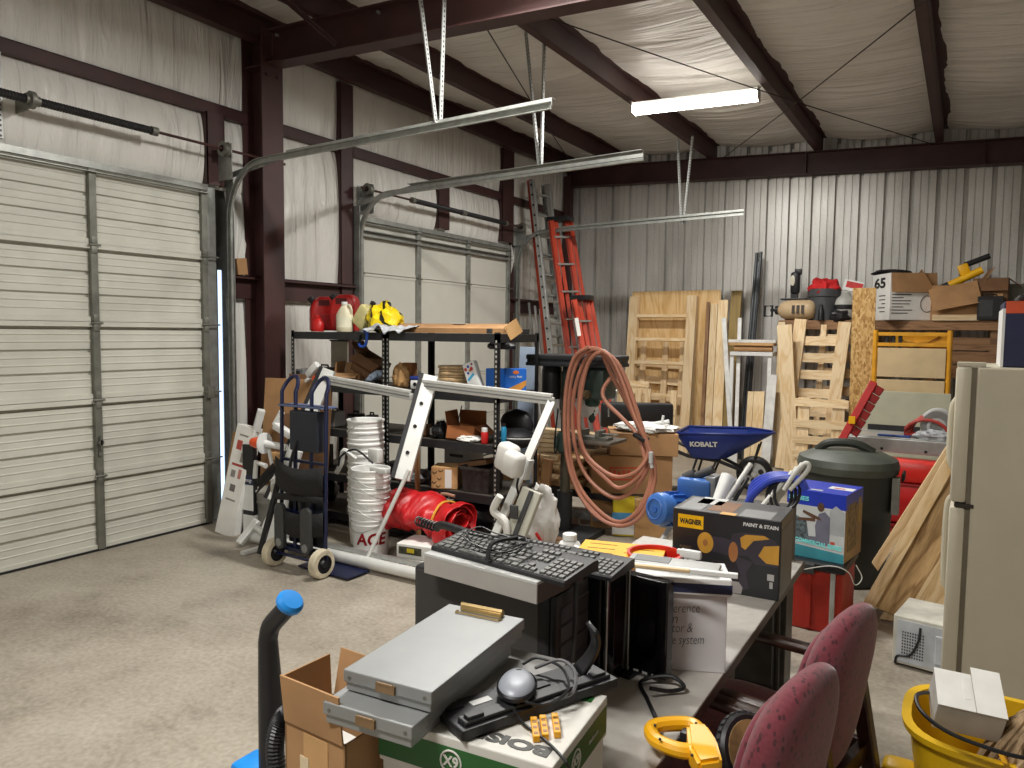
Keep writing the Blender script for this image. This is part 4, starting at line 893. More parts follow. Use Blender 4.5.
# orange ended white lamp, on a folding white stand
t = thing('work_light', 'white handled light with bright orange conical end lying on the clutter', 'light', M=T(*at(262, 443, y=3.95)) @ R('Z', 8) @ R('Y', 0))
bm = B(); bm.lathe([(0, -0.10), (0.035, -0.10), (0.045, -0.06), (0.05, -0.02), (0.06, 0.02)], 20, R('Y', 90)); bm.done('orange_cone', mat('orange lens', 'e5521c', 0.35), t)
bm = B(); bm.lathe([(0.055, 0.005), (0.085, 0.02), (0.085, 0.03), (0.055, 0.035), (0.0, 0.04)], 24, R('Y', 90)); bm.done('rim', WHITE, t)
bm = B(); bm.rod((0.03, 0, 0), (0.20, 0.05, -0.03), 0.028, 12); bm.done('handle', WHITE, t); bm = B(); bm.tube([(0.05, 0.02, -0.05), (0.05, 0.06, -0.2), (0.02, 0.1, -0.74)], 0.015, 8); bm.done('stand_rod', WHITE, t)
# folded white stand with black padded leg
t = thing('folding_stand', 'white folding stand with splayed legs and black strip beside the dolly', 'stand', (-4.75, 3.98, 0))
for p0, p1, w_, nm in ((at(268, 560, y=3.78), at(298, 450, y=3.95), 0.075, 'leg'), (at(239, 545, y=3.85), at(258, 520, y=4.0), 0.06, 'leg'), (at(285, 470, y=3.85), at(305, 415, y=3.95), 0.06, 'leg')):
    if p0.z < 0.03: p0.z = 0.03
    bm = B(); bm.bar(p0, p1, 0.05, w_, (1, 0.3, 0), bev=0.01); bm.done(nm, WFR, t, world=True, smooth=False)
p0, p1 = at(260, 556, y=3.77), at(284, 462, y=3.9); p0.z = max(p0.z, 0.03); bm = B(); bm.bar(p0, p1, 0.05, 0.035, (1, 0.3, 0), bev=0.006); bm.done('black_strip', BLACK, t, world=True, smooth=False)
bm = B(); bm.tube([at(256, 527, y=3.95), at(282, 549, y=3.9)], 0.026, 10); bm.done('cross_tube', WFR, t, world=True)
for pts in (((270, 478), (283, 480), (292, 485)), ((255, 478), (256, 462), (266, 466))):
    bm = B(); bm.tube([at(*p, y=3.95) for p in pts], 0.02, 10); bm.done('bracket', WFR, t, world=True)
bm = B(); c = at(276, 488, y=3.88); bm.box(tuple(c), (0.09, 0.04, 0.08), R('Y', 0), bev=0.01); bm.rod(c+V((0, -0.02, 0.01)), c+V((0, -0.03, 0.01)), 0.012); bm.done('knuckle', WFR, t, world=True)
bm = B(); bm.bar(at(275, 425, y=4.0), at(292, 436, y=4.0), 0.06, 0.06, bev=0.015); bm.tube([at(275, 425, y=4.0), at(282, 412, y=4.02)], 0.025, 10); bm.done('head', WHITE, t, world=True)
# white plastic clip head on the dolly's far post
t = thing('white_tool_head', 'white plastic tool head resting above the dolly handles', 'tool', M=T(*at(313, 369, y=4.62)) @ R('Y', -40)); bm = B(); bm.b0((-0.09, -0.03, -0.04), (0.08, 0.03, 0.03), bev=0.02); bm.done('body', WHITE, t); bm = B(); bm.b0((-0.14, -0.025, -0.05), (-0.08, 0.025, -0.02), bev=0.01); bm.done('nose', WHITE, t)
# wood stick standing in front of shelf
plank('thin wooden stick standing upright before the black shelf', (X(419, 4.66), 4.66, 0.0), (X(416, 4.68), 4.69, 0.87), 0.03, 0.035, mat('tan stick', 'a87c52', 0.7), up=(0, 1, 0), name='wood_stick', cat='stick')
# small carton tucked on the girt by the column
carton('scrap of brown carton tucked on the girt beside the red column', None, (0.10, 0.04, 0.15), M=T(-5.70, 4.56, 2.25) @ R('Z', 80) @ R('Y', -6), m=CARD, tape=False)

# ================================================================== RED TARP ON WHITE CASES
def case(label, z, rz):
    t = thing('laser_case', label, 'box', (X(424, 4.22, 560), 4.24, z), rz, 'white printed cartons under the tarp'); B().b0((-0.17, -0.13, 0), (0.17, 0.13, 0.105), bev=0.006).done('carton', WHITEP, t, smooth=False)
    B().b0((-0.15, -0.1315, 0.03), (0.04, -0.129, 0.085)).done('picture', mat('dark printed picture', '4a4a3a', 0.5, 0, 0.4, 40), t, smooth=False); B().b0((-0.08, -0.133, 0.045), (-0.02, -0.131, 0.075)).done('tool_picture', mat('yellow print', 'd8c21e', 0.5), t, smooth=False)
case('white carton with yellow printed picture directly beneath the red tarp', 0.107, 8); case('white carton with yellow printed picture lying on the floor', 0.0, 5)
t = thing('folded_tarp', 'bright red folded tarpaulin bundle tied with yellow cord', 'tarp', (-3.44, 4.40, 0.215), -4)
bm = B()
def tf(u, v):
    th = 2*PI*3.6*v+0.4; x = -0.33+0.68*u
    r = (0.045+0.135*v)
    c, s_ = math.cos(th), math.sin(th)
    e = 1-0.30*math.exp(-((u-0.78)/0.06)**2)-0.10*u
    w = 0.040*noise.noise(V((u*3.6, th*0.45, 1)))+0.050*noise.noise(V((u*7.0, th*0.9, 4)))*(0.3+v)+0.030*abs(noise.noise(V((u*12.0+th*0.3, th*1.6, 9))))+0.018*math.sin(u*13+th*0.7)*v
    rr = (r+w)*e
    y = 1.25*rr*c*(1+0.10*noise.noise(V((u*2, c, 7)))); z = 0.15+0.86*rr*s_+0.02*math.sin(5*u)*v
    return (x+0.05*noise.noise(V((th*0.5, u, 2)))*(0.4+v), y, max(0.004*v, z))
bm.surf(tf, 70, 150); bm.done('cloth', mat('red tarpaulin', 'c41c22', 0.42, 0, 0.12, 5, 0.05), t, ang=55, thick=0.003)
bm = B(); bm.tube([(0.20+0.01*math.sin(3*a), 0.165*math.cos(a), 0.150+0.120*math.sin(a)) for a in [2*PI*k/24 for k in range(24)]], 0.009, 6, closed=True); bm.done('cord', mat('yellow cord', 'dca63a', 0.6), t)

o = lump((0, 0, 0), (0.11, 0.04, 0.035), 4.4, 0.4, 4, 12, 0.4).done('hanging_strap', BLACK, ang=20); o.location = (X(500, 4.9), 4.9, LV[0]-0.09); tag(o, 'black strap bundle tucked under the black shelf top near its end', 'strap')
t = thing('power_strip', 'dark metal power strip lying on the end of the black shelf top', 'power strip', (-3.12, 5.05, LV[0]+0.003), 70); B().b0((-0.2, -0.03, 0), (0.2, 0.03, 0.04), bev=0.005).done('strip', DKGREY, t, smooth=False)
for k in range(4): B().b0((-0.15+0.08*k, -0.018, 0.04), (-0.115+0.08*k, 0.018, 0.042)).done('outlet', BLACK, t, smooth=False)
o = leaner('pale blue plastic panel standing behind the end of the black shelf', (X(522, 5.75, 400), 5.75, 0), (0.22, 0.03, 1.62), -20, 2, mat('pale blue plastic', 'aebfd6', 0.5, 0, 0.05, 5), 'plastic_sheet', 'panel')
# ================================================================== LADDERS IN THE CORNER
def ext(p_top, p_low, z=0.0):
    """carry the line p_top -> p_low on down to height z"""
    p_top, p_low = V(p_top), V(p_low); k = (z-p_top.z)/(p_low.z-p_top.z); return p_top+(p_low-p_top)*k
def ladder(name, label, tl, bl, wv, m_l, m_r, n, rung=ALU, rw=0.035, rd=0.075, cat='ladder', nrm=None):
    t = thing(name, label, cat, (bl.x, bl.y, 0)); d = (tl-bl).normalized(); w = V(wv); up = w.normalized()
    for p, m, s in ((V((0, 0, 0)), m_l, 1), (w, m_r, -1)):
        bm = B(); a, b = bl+p, tl+p; nd = d.cross(up)
        bm.bar(a, b, rd, 0.006, up); bm.bar(a+nd*rd*0.5+up*s*rw*0.5, b+nd*rd*0.5+up*s*rw*0.5, 0.006, rw, up); bm.bar(a-nd*rd*0.5+up*s*rw*0.5, b-nd*rd*0.5+up*s*rw*0.5, 0.006, rw, up)
        bm.done('rail', m, t, world=True, smooth=False)
    for k in range(n):
        c = bl.lerp(tl, (k+0.6)/(n+0.2)); bm = B(); bm.bar(c, c+w, 0.05, 0.03, d, bev=0.004); bm.done('rung', rung, t, world=True, smooth=False)
    return t
yl = 10.25
tl = at(529, 180, y=9.6); bl = ext(tl, at(546, 350, y=9.45)); bl.x += 0.0
L1 = ladder('extension_ladder', 'tall extension ladder with orange rail leaning in the corner', tl, bl, (0.03, 0.42, 0), ORANGE, ALU, 13)
off = V((0.10, -0.09, 0.0))
tl2, bl2 = tl+off+V((0, 0, -0.03)), bl+off+V((0, 0, 0.25))
for p in (V((0, 0, 0)), V((0.06, 0.38, 0))):
    bm = B(); bm.bar(bl2+p, tl2+p, 0.03, 0.085, (1, 0.2, 0)); bm.bar(bl2+p+V((0.02, -0.02, 0)), tl2+p+V((0.02, -0.02, 0)), 0.02, 0.012, (1, 0.2, 0)); fr_ = bm.done('fly_rail', ALU, L1, world=True, smooth=False)
    if p.length < 0.01:
        bm = B(); d = tl2-bl2
        for k in range(18): c = bl2+d*(0.3+k*0.04); bm.rod(c+V((0.01, -0.05, 0)), c+V((0.01, -0.056, 0)), 0.016, 8)
        bm.done('rung_plug', BLACK, fr_, world=True)
for k in range(11):
    c = bl2.lerp(tl2, 0.1+k*0.085); bm = B(); bm.rod(c, c+V((0.06, 0.38, 0)), 0.018, 8); bm.done('fly_rung', ALU, L1, world=True)
def stepladder(label, tl, low, tr, lowr, n, y_dep, name='step_ladder'):
    b1, b2 = ext(tl, low), ext(tr, lowr); t = thing(name, label, 'ladder', (b1.x, b1.y, 0))
    for a, b in ((tl, b1), (tr, b2)):
        bm = B(); bm.bar(b, a, 0.02, 0.085, (1, 0.3, 0)); bm.bar(b+V((0.01, -0.03, 0)), a+V((0.01, -0.03, 0)), 0.03, 0.02, (1, 0.3, 0)); bm.done('rail', ORANGE, t, world=True, smooth=False)
    for k in range(n):
        f = (k+1)/(n+0.6); p, q_ = b1.lerp(tl, f), b2.lerp(tr, f); bm = B(); bm.bar(p, q_, 0.09, 0.025, (0, 0, 1), bev=0.003); bm.done('step', ALU, t, world=True, smooth=False)
    bm = B(); c = (tl+tr)/2+V((0, 0.05, 0.03)); bm.box(tuple(c), ((tr-tl).length+0.1, 0.2, 0.07), R('Z', 0), bev=0.012); bm.done('cap', BLACK, t, world=True)
    for a, b in ((tl, b1), (tr, b2)):
        bm = B(); bm.bar(b+V((0.06, 0.16, 0)), a+V((0.03, 0.1, 0)), 0.02, 0.05, (1, 0.3, 0)); bm.done('rear_rail', ORANGE, t, world=True, smooth=False)
    bm = B(); bm.b0((tl.x-0.03, tl.y-0.05, 1.15), (tl.x+0.05, tl.y-0.045, 1.3)) if False else None; bm.bm.free()
    return t
yl = 9.95
st1 = stepladder('tall orange step ladder folded against the extension ladder', at(551, 221, y=9.38), at(568, 350, y=9.2), at(566, 221, y=9.6), at(581, 320, y=9.55), 8, 0)
st2 = stepladder('short orange step ladder beside the tall folded one', at(574, 300, y=9.05), at(582, 345, y=8.95), at(586, 300, y=9.2), at(593, 345, y=9.15), 4, 0)
a0, a1 = at(578, 318, y=8.97), at(581, 336, y=8.93)
bm = B(); bm.bar(a0+V((0, -0.05, 0)), a1+V((0, -0.05, 0)), 0.004, 0.05, (1, 0.3, 0)); bm.done('warning_label', WHITEP, st2, world=True, smooth=False)
for k, (px, dx) in enumerate(((530, 0), (536, 0.0), (541, 0))):
    o = plank('pale aluminium channel leaning on the insulation beside the ladders', at(px-1, 303+3*k, y=9.72+0.05*k), ext(at(px-1, 303, y=9.72+0.05*k), at(px+5, 360, y=9.6+0.05*k)), 0.055, 0.03, ALU, up=(1, 0.3, 0), name='metal_channel', cat='channel', group='aluminium channels by the ladders')

# ================================================================== DRILL PRESS
GRN = mat('dark green machine paint', '34453f', 0.45, 0.1, 0.12, 8)
DP = thing('drill_press', 'floor standing dark green drill press draped with the pink hose', 'drill press', (-2.90, 5.65, 0))
bm = B(); bm.b0((-0.16, -0.30, 0), (0.30, 0.20, 0.05), bev=0.01); bm.done('base', BLACKM, DP, smooth=False)
bm = B(); bm.lathe([(0.055, 0.05), (0.055, 0.38), (0.068, 0.385), (0.068, 0.06)], 20); bm.lathe([(0.066, 0.05), (0.066, 0.36), (0.05, 0.37)], 20); bm.done('column_collar', BLACKM, DP)
bm = B(); bm.rod((0, 0, 0.05), (0, 0, 1.42), 0.042, 18); bm.done('column', mat('dark steel column', '5a5549', 0.4, 0.5, 0.2, 6), DP)
bm = B(); bm.lathe([(0.06, 0.72), (0.075, 0.74), (0.075, 0.88), (0.06, 0.9)], 20); bm.b0((-0.09, -0.05, 0.75), (-0.05, 0.05, 0.86), bev=0.01); bm.done('table_bracket', GRN, DP)
bm = B(); bm.b0((-0.28, -0.22, 1.47), (0.50, 0.18, 1.50), bev=0.006); bm.b0((-0.28, -0.22, 1.52), (0.50, 0.18, 1.565), bev=0.012); bm.b0((-0.27, -0.21, 1.49), (0.49, 0.17, 1.53)); bm.done('belt_cover', BLACKM, DP, smooth=False)
bm = B(); bm.lathe([(0.0, 1.18), (0.085, 1.18), (0.09, 1.20), (0.09, 1.42), (0.08, 1.47), (0, 1.47)], 20, T(-0.14, 0.0, 0)); bm.done('motor', BLACK, DP)
bm = B(); bm.b0((0.14, -0.16, 1.20), (0.42, 0.12, 1.47), bev=0.03); bm.b0((0.0, -0.08, 1.28), (0.2, 0.08, 1.47), bev=0.01); hd = bm.done('head', GRN, DP)
bm = B(); bm.rod((0.28, -0.15, 1.25), (0.28, -0.22, 1.25), 0.035, 16); bm.rod((0.28, -0.22, 1.25), (0.28, -0.24, 1.25), 0.02, 12); bm.done('depth_stop_knob', mat('brass brown knob', '7d6b52', 0.4, 0.5), hd)
bm = B(); bm.lathe([(0.07, 1.20), (0.065, 1.15), (0.035, 1.13), (0.035, 1.10), (0.028, 1.09), (0.03, 1.03), (0.012, 1.0), (0, 1.0)], 18, T(0.26, -0.03, 0)); bm.done('chuck', mat('dark teal chuck', '3f5750', 0.35, 0.4), DP)
bm = B()
for a in (20, 140, 260): bm.rod((0.40, -0.02, 1.22), (0.42, -0.02+0.16*math.cos(math.radians(a)), 1.22+0.16*math.sin(math.radians(a))), 0.008, 8)
bm.done('feed_handle', GALV, DP)
tb = B(); tb.b0((0.12, -0.20, 0.84), (0.50, 0.16, 0.865), bev=0.004); tb.b0((0.0, -0.05, 0.78), (0.3, 0.05, 0.84)); tb.done('table', mat('cast table', '6a6258', 0.5, 0.4), DP, smooth=False)
bm = B(); bm.tube(spline([(-0.06, -0.03, 1.1), (-0.075, -0.06, 0.8), (-0.06, -0.06, 0.72), (-0.02, -0.07, 0.85)], 5), 0.008, 6); bm.done('power_cord', BLACK, DP)
o = lump((0, 0, 0), (0.10, 0.05, 0.13), 8.1, 0.25, 2.4, 12, 0.1).done('rag', WHITEP, ang=30); o.location = at(587, 404, y=5.62); tag(o, 'white cloth hanging on the drill press behind the hose', 'rag')
# small vise on the table
t = thing('drill_vise', 'grey steel vise with open jaws on the drill press table', 'vise', (-2.6, 5.6, 0.866)); bm = B(); bm.b0((-0.12, -0.06, 0), (0.14, 0.06, 0.025)); bm.b0((-0.12, -0.07, 0.025), (-0.08, 0.07, 0.08), bev=0.004); bm.b0((0.03, -0.07, 0.025), (0.07, 0.07, 0.08), bev=0.004); bm.done('body', GALVD, t, smooth=False); bm = B(); bm.rod((0.07, 0, 0.05), (0.2, 0, 0.05), 0.008); bm.rod((0.19, -0.05, 0.05), (0.19, 0.05, 0.05), 0.005); bm.done('screw', GALV, t)
# ------------------------------------------------------------------ hose hung over it
HOSE = mat('salmon rubber hose', 'a46d57', 0.5, 0, 0.10, 5)
loops = [  # top, left, bottom, right silhouettes of the successive turns (pixels at the depth of the drill press)
    [(589, 347), (574, 358), (566, 390), (565, 440), (573, 480), (592, 512), (618, 526), (641, 516), (655, 480), (650, 450), (634, 415), (622, 380), (609, 355)],
    [(591, 350), (577, 362), (569, 395), (569, 445), (577, 482), (598, 510), (620, 522), (640, 508), (652, 475), (648, 452), (632, 412), (616, 372), (606, 355)],
    [(594, 352), (582, 366), (573, 400), (574, 440), (583, 470), (600, 490), (618, 498), (636, 488), (650, 462), (647, 445), (633, 405), (624, 378), (610, 358)],
    [(597, 354), (585, 366), (579, 400), (580, 440), (586, 458), (605, 478), (620, 488), (640, 476), (650, 456), (645, 440), (628, 405), (612, 376), (606, 362)],
    [(600, 352), (588, 364), (581, 395), (579, 430), (586, 454), (602, 470), (618, 477), (636, 472), (648, 455), (645, 438), (634, 402), (625, 377), (613, 358)],
    [(592, 348), (576, 360), (567, 395), (567, 445), (575, 484), (596, 513), (617, 524), (642, 508), (655, 470), (648, 445), (638, 418), (628, 385), (612, 356)]]
pts = []
for k, lp in enumerate(loops):
    for j, (px, py) in enumerate(lp):
        top = j in (0, 1, 12); yy = 5.30+0.028*(k % 4)+(0.0 if not top else 0.0)-(0.035 if j in (5, 6, 7) else 0)
        pts.append(at(px, py, y=yy))
t = thing('air_hose', 'long salmon pink hose hung in a big coil over the drill press', 'hose', (pts[0].x, pts[0].y, 0))
bm = B(); bm.tube(spline(pts, 4), 0.0165, 8); bm.done('hose', HOSE, t, world=True)
bm = B(); tail = [at(612, 376, y=5.4), at(603, 390, y=5.36), at(606, 402, y=5.34), at(622, 418, y=5.34), at(638, 436, y=5.32), at(646, 462, y=5.3)]; bm.tube(spline(tail, 5), 0.0165, 8); bm.done('hose_tail', HOSE, t, world=True)
c = at(641, 437, y=5.33); bm = B(); bm.box((0, 0, 0), (0.11, 0.10, 0.035), T(*c) @ R('Y', 25), bev=0.01); bm.done('tie_band', BLACK, t, world=True)
bm = B(); bm.rod(at(651, 452, y=5.27), at(651, 463, y=5.27), 0.018, 10); bm.rod(at(651, 463, y=5.27), at(652, 468, y=5.27), 0.014, 10); bm.done('fitting', LTGREY, t, world=True)

# ================================================================== LUMBER BENCH, BROWN BOXES
t = thing('work_stand', 'dark low steel stand loaded with short lumber beside the drill press', 'stand', (-3.0, 6.3, 0))
bm = B(); bm.b0((-0.55, -0.35, 0.27), (0.75, 0.40, 0.32)); bm.done('top', BLACKM, t, smooth=False)
bm = B(); bm.b0((-0.5, -0.33, 0.07), (0.75, -0.30, 0.15)); bm.done('rail', ALU, t, smooth=False)
for x in (-0.5, 0.7):
    for y in (-0.3, 0.35): bm = B(); bm.b0((x-0.025, y-0.025, 0), (x+0.025, y+0.025, 0.27)); bm.done('leg', BLACKM, t, smooth=False)
random.seed(3); k = 0
for row, (z, cols, x0, L) in enumerate(((0.325, 5, -3.37, 0.7), (0.367, 5, -3.35, 0.68), (0.409, 4, -3.36, 0.72), (0.451, 5, -3.37, 0.66), (0.493, 4, -3.37, 0.7), (0.535, 4, -3.35, 0.6), (0.577, 3, -3.37, 0.7))):
    for c in range(cols):
        w = 0.086; xx = x0+0.095*c+random.uniform(-0.008, 0.008); yy = 6.0+random.uniform(-0.05, 0.05)
        o = plank('short pine cut-off with its end showing in the stack by the drill press', (xx, yy, z+0.019), (xx+random.uniform(-0.02, 0.02), yy+L, z+0.019), w, 0.038, PINE, name='lumber_piece', cat='lumber', group='short pine cut-offs on the steel stand'); k += 1
for j, (z, sh) in enumerate(((0.63, 0.0), (0.672, 0.03), (0.714, -0.02), (0.756, 0.04), (0.798, 0.02))):
    plank('longer pine board lying across the top of the cut-off stack', (-3.55+sh, 6.12+0.02*j, z+0.019), (-2.75+sh, 6.20-0.02*j, z+0.019), 0.14, 0.038, PINE, name='lumber_piece', cat='lumber', group='pine boards across the cut-offs')
for j in range(3):
    plank('pine plank lying low between the stand and the brown boxes', (-2.86+0.02*j, 6.05, 0.36+0.045*j+0.0), (-2.45, 6.55, 0.36+0.045*j), 0.11, 0.038, PINE, name='lumber_piece', cat='lumber', group='pine planks behind the hose')
carton('tall tan carton standing behind the white saw housing', (X(512, 5.75)+0.03, 5.85, 0), (0.30, 0.25, 0.62), 10, CARDL)
plank('tan plank standing upright between white saw post and drill press', (X(540, 5.7), 5.72, 0), (X(545, 5.7), 5.78, 0.62), 0.09, 0.04, mat('tan stick', 'a87c52', 0.7), up=(0, 1, 0))
b1 = carton('large brown carton with red logo panel under the open brown carton', (-2.62, 6.38, 0), (0.72, 0.55, 0.66), 30, CARD)
B().b0((-0.20, -0.277, 0.44), (0.06, -0.274, 0.56)).done('red_panel', mat('orange red print', 'c2492c', 0.7), b1, smooth=False); B().b0((-0.185, -0.279, 0.455), (0.045, -0.276, 0.545)).done('panel_ground', CARD, b1, smooth=False); [B().b0((-0.17+0.042*k, -0.2800, 0.468+0.01*(k % 2)), (-0.142+0.042*k, -0.2775, 0.532-0.012*(k % 3 == 1))).done('printed_stroke', mat('orange red print', 'c2492c', 0.7), b1, smooth=False) for k in range(5)]
carton('brown carton topped with crumpled white sheets on the larger carton', (-2.50, 6.40, 0.664), (0.60, 0.5, 0.20), 27, CARD, tape=False)
o = lump((0, 0, 0.03), (0.27, 0.2, 0.04), 7.7, 0.3, 3, 16, 0.25).done('plastic_sheet', WHITEP, ang=15); o.location = (-2.46, 6.38, 0.868); tag(o, 'crumpled white plastic sheet on the upper brown carton', 'plastic')
t = thing('valve_piece', 'small white plastic fitting lying on the crumpled white sheet', 'fitting', M=T(-2.30, 6.38, 0.945)); bm = B(); bm.rod((-0.07, 0, -0.01), (0.06, 0.02, 0.02), 0.018); bm.rod((0.0, 0, 0), (0.01, 0, 0.07), 0.012); bm.done('body', WHITE, t)
t = thing('monitor', 'black flat computer screen standing behind the white topped carton', 'monitor', (X(637, 6.95), 6.95, 0.0), 24)
B().b0((-0.36, -0.03, 0.80), (0.36, 0.07, 1.06), bev=0.03).done('casing', BLACK, t); B().b0((-0.22, -0.14, 0.0), (0.22, 0.16, 0.03), bev=0.01).done('base', BLACK, t, smooth=False); B().b0((-0.05, 0.0, 0.03), (0.05, 0.06, 0.82)).done('stand', BLACK, t, smooth=False)
t = thing('paper_sack', 'yellow and blue printed sack tucked between the hose and brown carton', 'sack', (X(628, 5.9), 5.92, 0.0), 24)
B().b0((-0.12, -0.05, 0.0), (0.12, 0.05, 0.34), bev=0.02).done('sack', mat('yellow print', 'd8c21e', 0.5), t); B().b0((-0.121, -0.0515, 0.13), (0.121, -0.04, 0.21)).done('blue_band', mat('sky blue print', '4f9ad0', 0.5), t, smooth=False); B().b0((-0.121, -0.0518, 0.02), (0.121, -0.045, 0.13)).done('white_band', WHITE, t, smooth=False)
carton('light brown carton leaning low behind the bottom of the hose', (X(652, 5.95), 5.98, 0), (0.28, 0.1, 0.34), 32, CARDL)
t = thing('pipe_clamp', 'thin wire ring on the floor rail near the drill press', 'wire', M=T(*at(584, 520, y=5.85))); bm = B(); bm.tube([(0.05*math.cos(a), 0, 0.06*math.sin(a)) for a in [2*PI*k/20 for k in range(20)]], 0.004, 6, closed=True); bm.done('ring', GALV, t)
# white carrier bag by the drill press
o = lump((0, 0, 0.18), (0.13, 0.1, 0.24), 1.9, 0.3, 2.4, 16, 0.2).done('plastic_bag', mat('white plastic film', 'e4e3e0', 0.3, 0, 0.06, 8, 0.1), ang=25); o.location = (X(543, 4.7), 4.7, 0.0)
c = at(538, 530, y=4.7); o.location.z = 0.205; tag(o, 'white plastic carrier bag with red print beside the drill press', 'bag')
bm = B(); bm.tube([(0.02, -0.115, 0.10), (0.09, -0.085, -0.02), (0.13, -0.06, -0.1)], 0.012, 8); bm.done('red_print', RED, o)
carton('plain brown carton on the floor under the white carrier bag', (X(543, 4.75), 4.78, 0), (0.34, 0.3, 0.20), 0, CARDD)

# ================================================================== LUMBER AGAINST THE BACK WALL
t = leaner('large plywood sheet leaning on the ribbed wall behind wooden frames', (-3.72, 10.93, 0), (1.36, 0.018, 2.40), 0, -4.5, PLY, 'plywood_sheet', 'plywood')
def slat_frame(name, label, M, w, h, stiles, slats, th=0.04, sw=0.09, slh=0.09, tilt=0.0, m=PINE, back=True, cat='pallet', group=None):
    """stiles: x centres; slats: z centres"""
    t = thing(name, label, cat, M=M, group=group)
    for x in stiles: B().b0((x-sw/2, -th/2, 0), (x+sw/2, th/2, h), bev=0.003).done('stile', PINEZ, t, smooth=False)
    for k, z in enumerate(slats):
        bm = B(); bm.box((0, -th/2-0.010 if not back else th/2+0.010, z), (w, 0.019, slh), R('Y', 0)); s = bm.done('slat', m, t, smooth=False)
        if tilt: s.rotation_euler = (0, math.radians(tilt), 0); s.location = V((0, 0, z))-MX.Rotation(math.radians(tilt), 3, 'Y') @ V((0, 0, z))
    return t
pa, pb = at(640, 300, y=10.55), ext(at(640, 300, y=10.55), at(634, 430, y=10.2))
M = T(-3.86, 10.42, 0) @ R('X', -6)
# bunk-like front frame: two stiles, four shelves
t = thing('bunk_ladder', 'pine ladder-like frame with three cross boards leaning ahead of the plywood', 'frame', M=M)
for x in (-0.46, 0.44): B().b0((x-0.07, -0.05, 0), (x+0.07, 0.05, 2.32), bev=0.004).done('stile', PINEZ, t, smooth=False)
for z in (0.82, 1.30, 1.65, 2.0): B().b0((-0.40, -0.05, z), (0.38, 0.05, z+0.045), bev=0.003).done('cross_board', PINE, t, smooth=False)
for j, (dx, dy, tl_, ss) in enumerate(((-0.05, 0.22, 3, (0.3, 0.55, 0.8, 1.05, 1.3, 1.55, 1.8, 2.05)), (0.02, 0.35, -4, (0.4, 0.7, 0.95, 1.2, 1.5, 1.75, 2.0)))):
    slat_frame('slat_frame', ('pine slat frame tilted clockwise seen through the front wooden frame', 'pine slat frame tilted anticlockwise at the back of the wooden frames')[j], T(-3.86+dx, 10.42+dy, 0.0) @ R('X', -6), 0.80, 2.12, (-0.3, 0.05, 0.32), ss, tilt=tl_, slh=0.11, m=PINE, group='pine slat frames behind the front wooden frame')
slat_frame('slat_frame', 'lower pine slat frame standing before the tall wooden frame', T(-3.78, 10.12, 0) @ R('X', -5), 0.62, 0.95, (-0.26, -0.12, 0.27), (0.12, 0.3, 0.47, 0.64), back=False, slh=0.085)
slat_frame('slat_frame', 'low pine frame with wide top board left of the lower slat frame', T(-4.17, 10.22, 0) @ R('X', -5), 0.5, 1.05, (-0.2, 0.2), (0.15, 0.4, 0.65, 0.92, 1.0), back=False, slh=0.10)
for j, (px, w, top, lb, m) in enumerate(((708, 0.05, 302, 'narrow dark edged stud leaning against the wooden frame side', OLDWOOD), (714, 0.10, 304, 'tall pine plank first beside the wooden frame', PINE), (723, 0.14, 300, 'wide pine plank nearest the plywood edge', PINE))):
    plank(lb, (at(px, top, y=10.72).x, 10.75, at(px, top, y=10.72).z), (at(px-6, 430, y=10.4).x, 10.38, 0), w, 0.04, m, up=(0, -1, 0.1))
TREAT = wood('treated lumber', 'a58a4d', '86703b', 3, 'X')
plank('olive tinted treated board leaning on the ribbed wall', at(737, 291, y=10.9), ext(at(737, 291, y=10.9), at(727, 430, y=10.5)), 0.15, 0.045, TREAT, up=(0, -1, 0.1))
WB = mat('white trim board', 'd9d9d6', 0.5)
plank('white trim board crossing before the olive treated board', at(724, 318, y=10.3), ext(at(724, 318, y=10.3), at(731, 440, y=10.1)), 0.06, 0.03, WB, up=(0, -1, 0.1))
plank('white trim board next to the dark grey pipes', at(740, 318, y=10.35), ext(at(740, 318, y=10.35), at(736, 440, y=10.1)), 0.05, 0.03, WB, up=(0, -1, 0.1))
PIPE = mat('dark grey conduit', '4b4f52', 0.4, 0.3)
for j, (a, b) in enumerate((((757, 253), (741, 440)), ((761, 252), (746, 440)), ((759, 262), (744, 440)))):
    tp = at(*a, y=11.02-0.03*j); lo_ = ext(tp, at(*b, y=10.55-0.03*j)); bm = B(); bm.rod(tp, lo_, 0.024, 10); tag(bm.done('conduit_pipe', PIPE), 'dark grey pipe leaning on the ribbed wall beside white trim boards', 'pipe', 'dark grey pipes on the back wall')
# white sawhorse table with tubes and boards on it
t = thing('white_stand', 'white legged stand holding cardboard tubes beside the tall wooden rack', 'stand', (-2.42, 10.3, 0))
zt = Zp(750, 352, 10.2)
B().b0((-0.30, -0.15, zt-0.05), (0.26, 0.15, zt), bev=0.004).done('top', WHITE, t, smooth=False)
for x in (-0.28, 0.22): B().b0((x-0.025, -0.13, 0), (x+0.025, -0.09, zt-0.05)).done('leg', WHITE, t, smooth=False)
for j, (dy, dz, r, L, m) in enumerate(((0.0, 0.045, 0.04, 0.5, CARD), (0.09, 0.045, 0.04, 0.46, CARDL))):
    bm = B(); bm.rod((0, 0, 0), (L, 0, 0), r, 14); o = bm.done('cardboard_tube', m); o.location = (-2.68+0.02*j, 10.24+dy, zt+dz); tag(o, ('brown cardboard tube nearest on the white stand', 'pale cardboard tube behind on the white stand')[j], 'tube')
plank('flat tan board lying across the tubes on the white stand', (-2.74, 10.28, zt+0.105), (-2.16, 10.28, zt+0.105), 0.2, 0.035, CARDL, name='board')
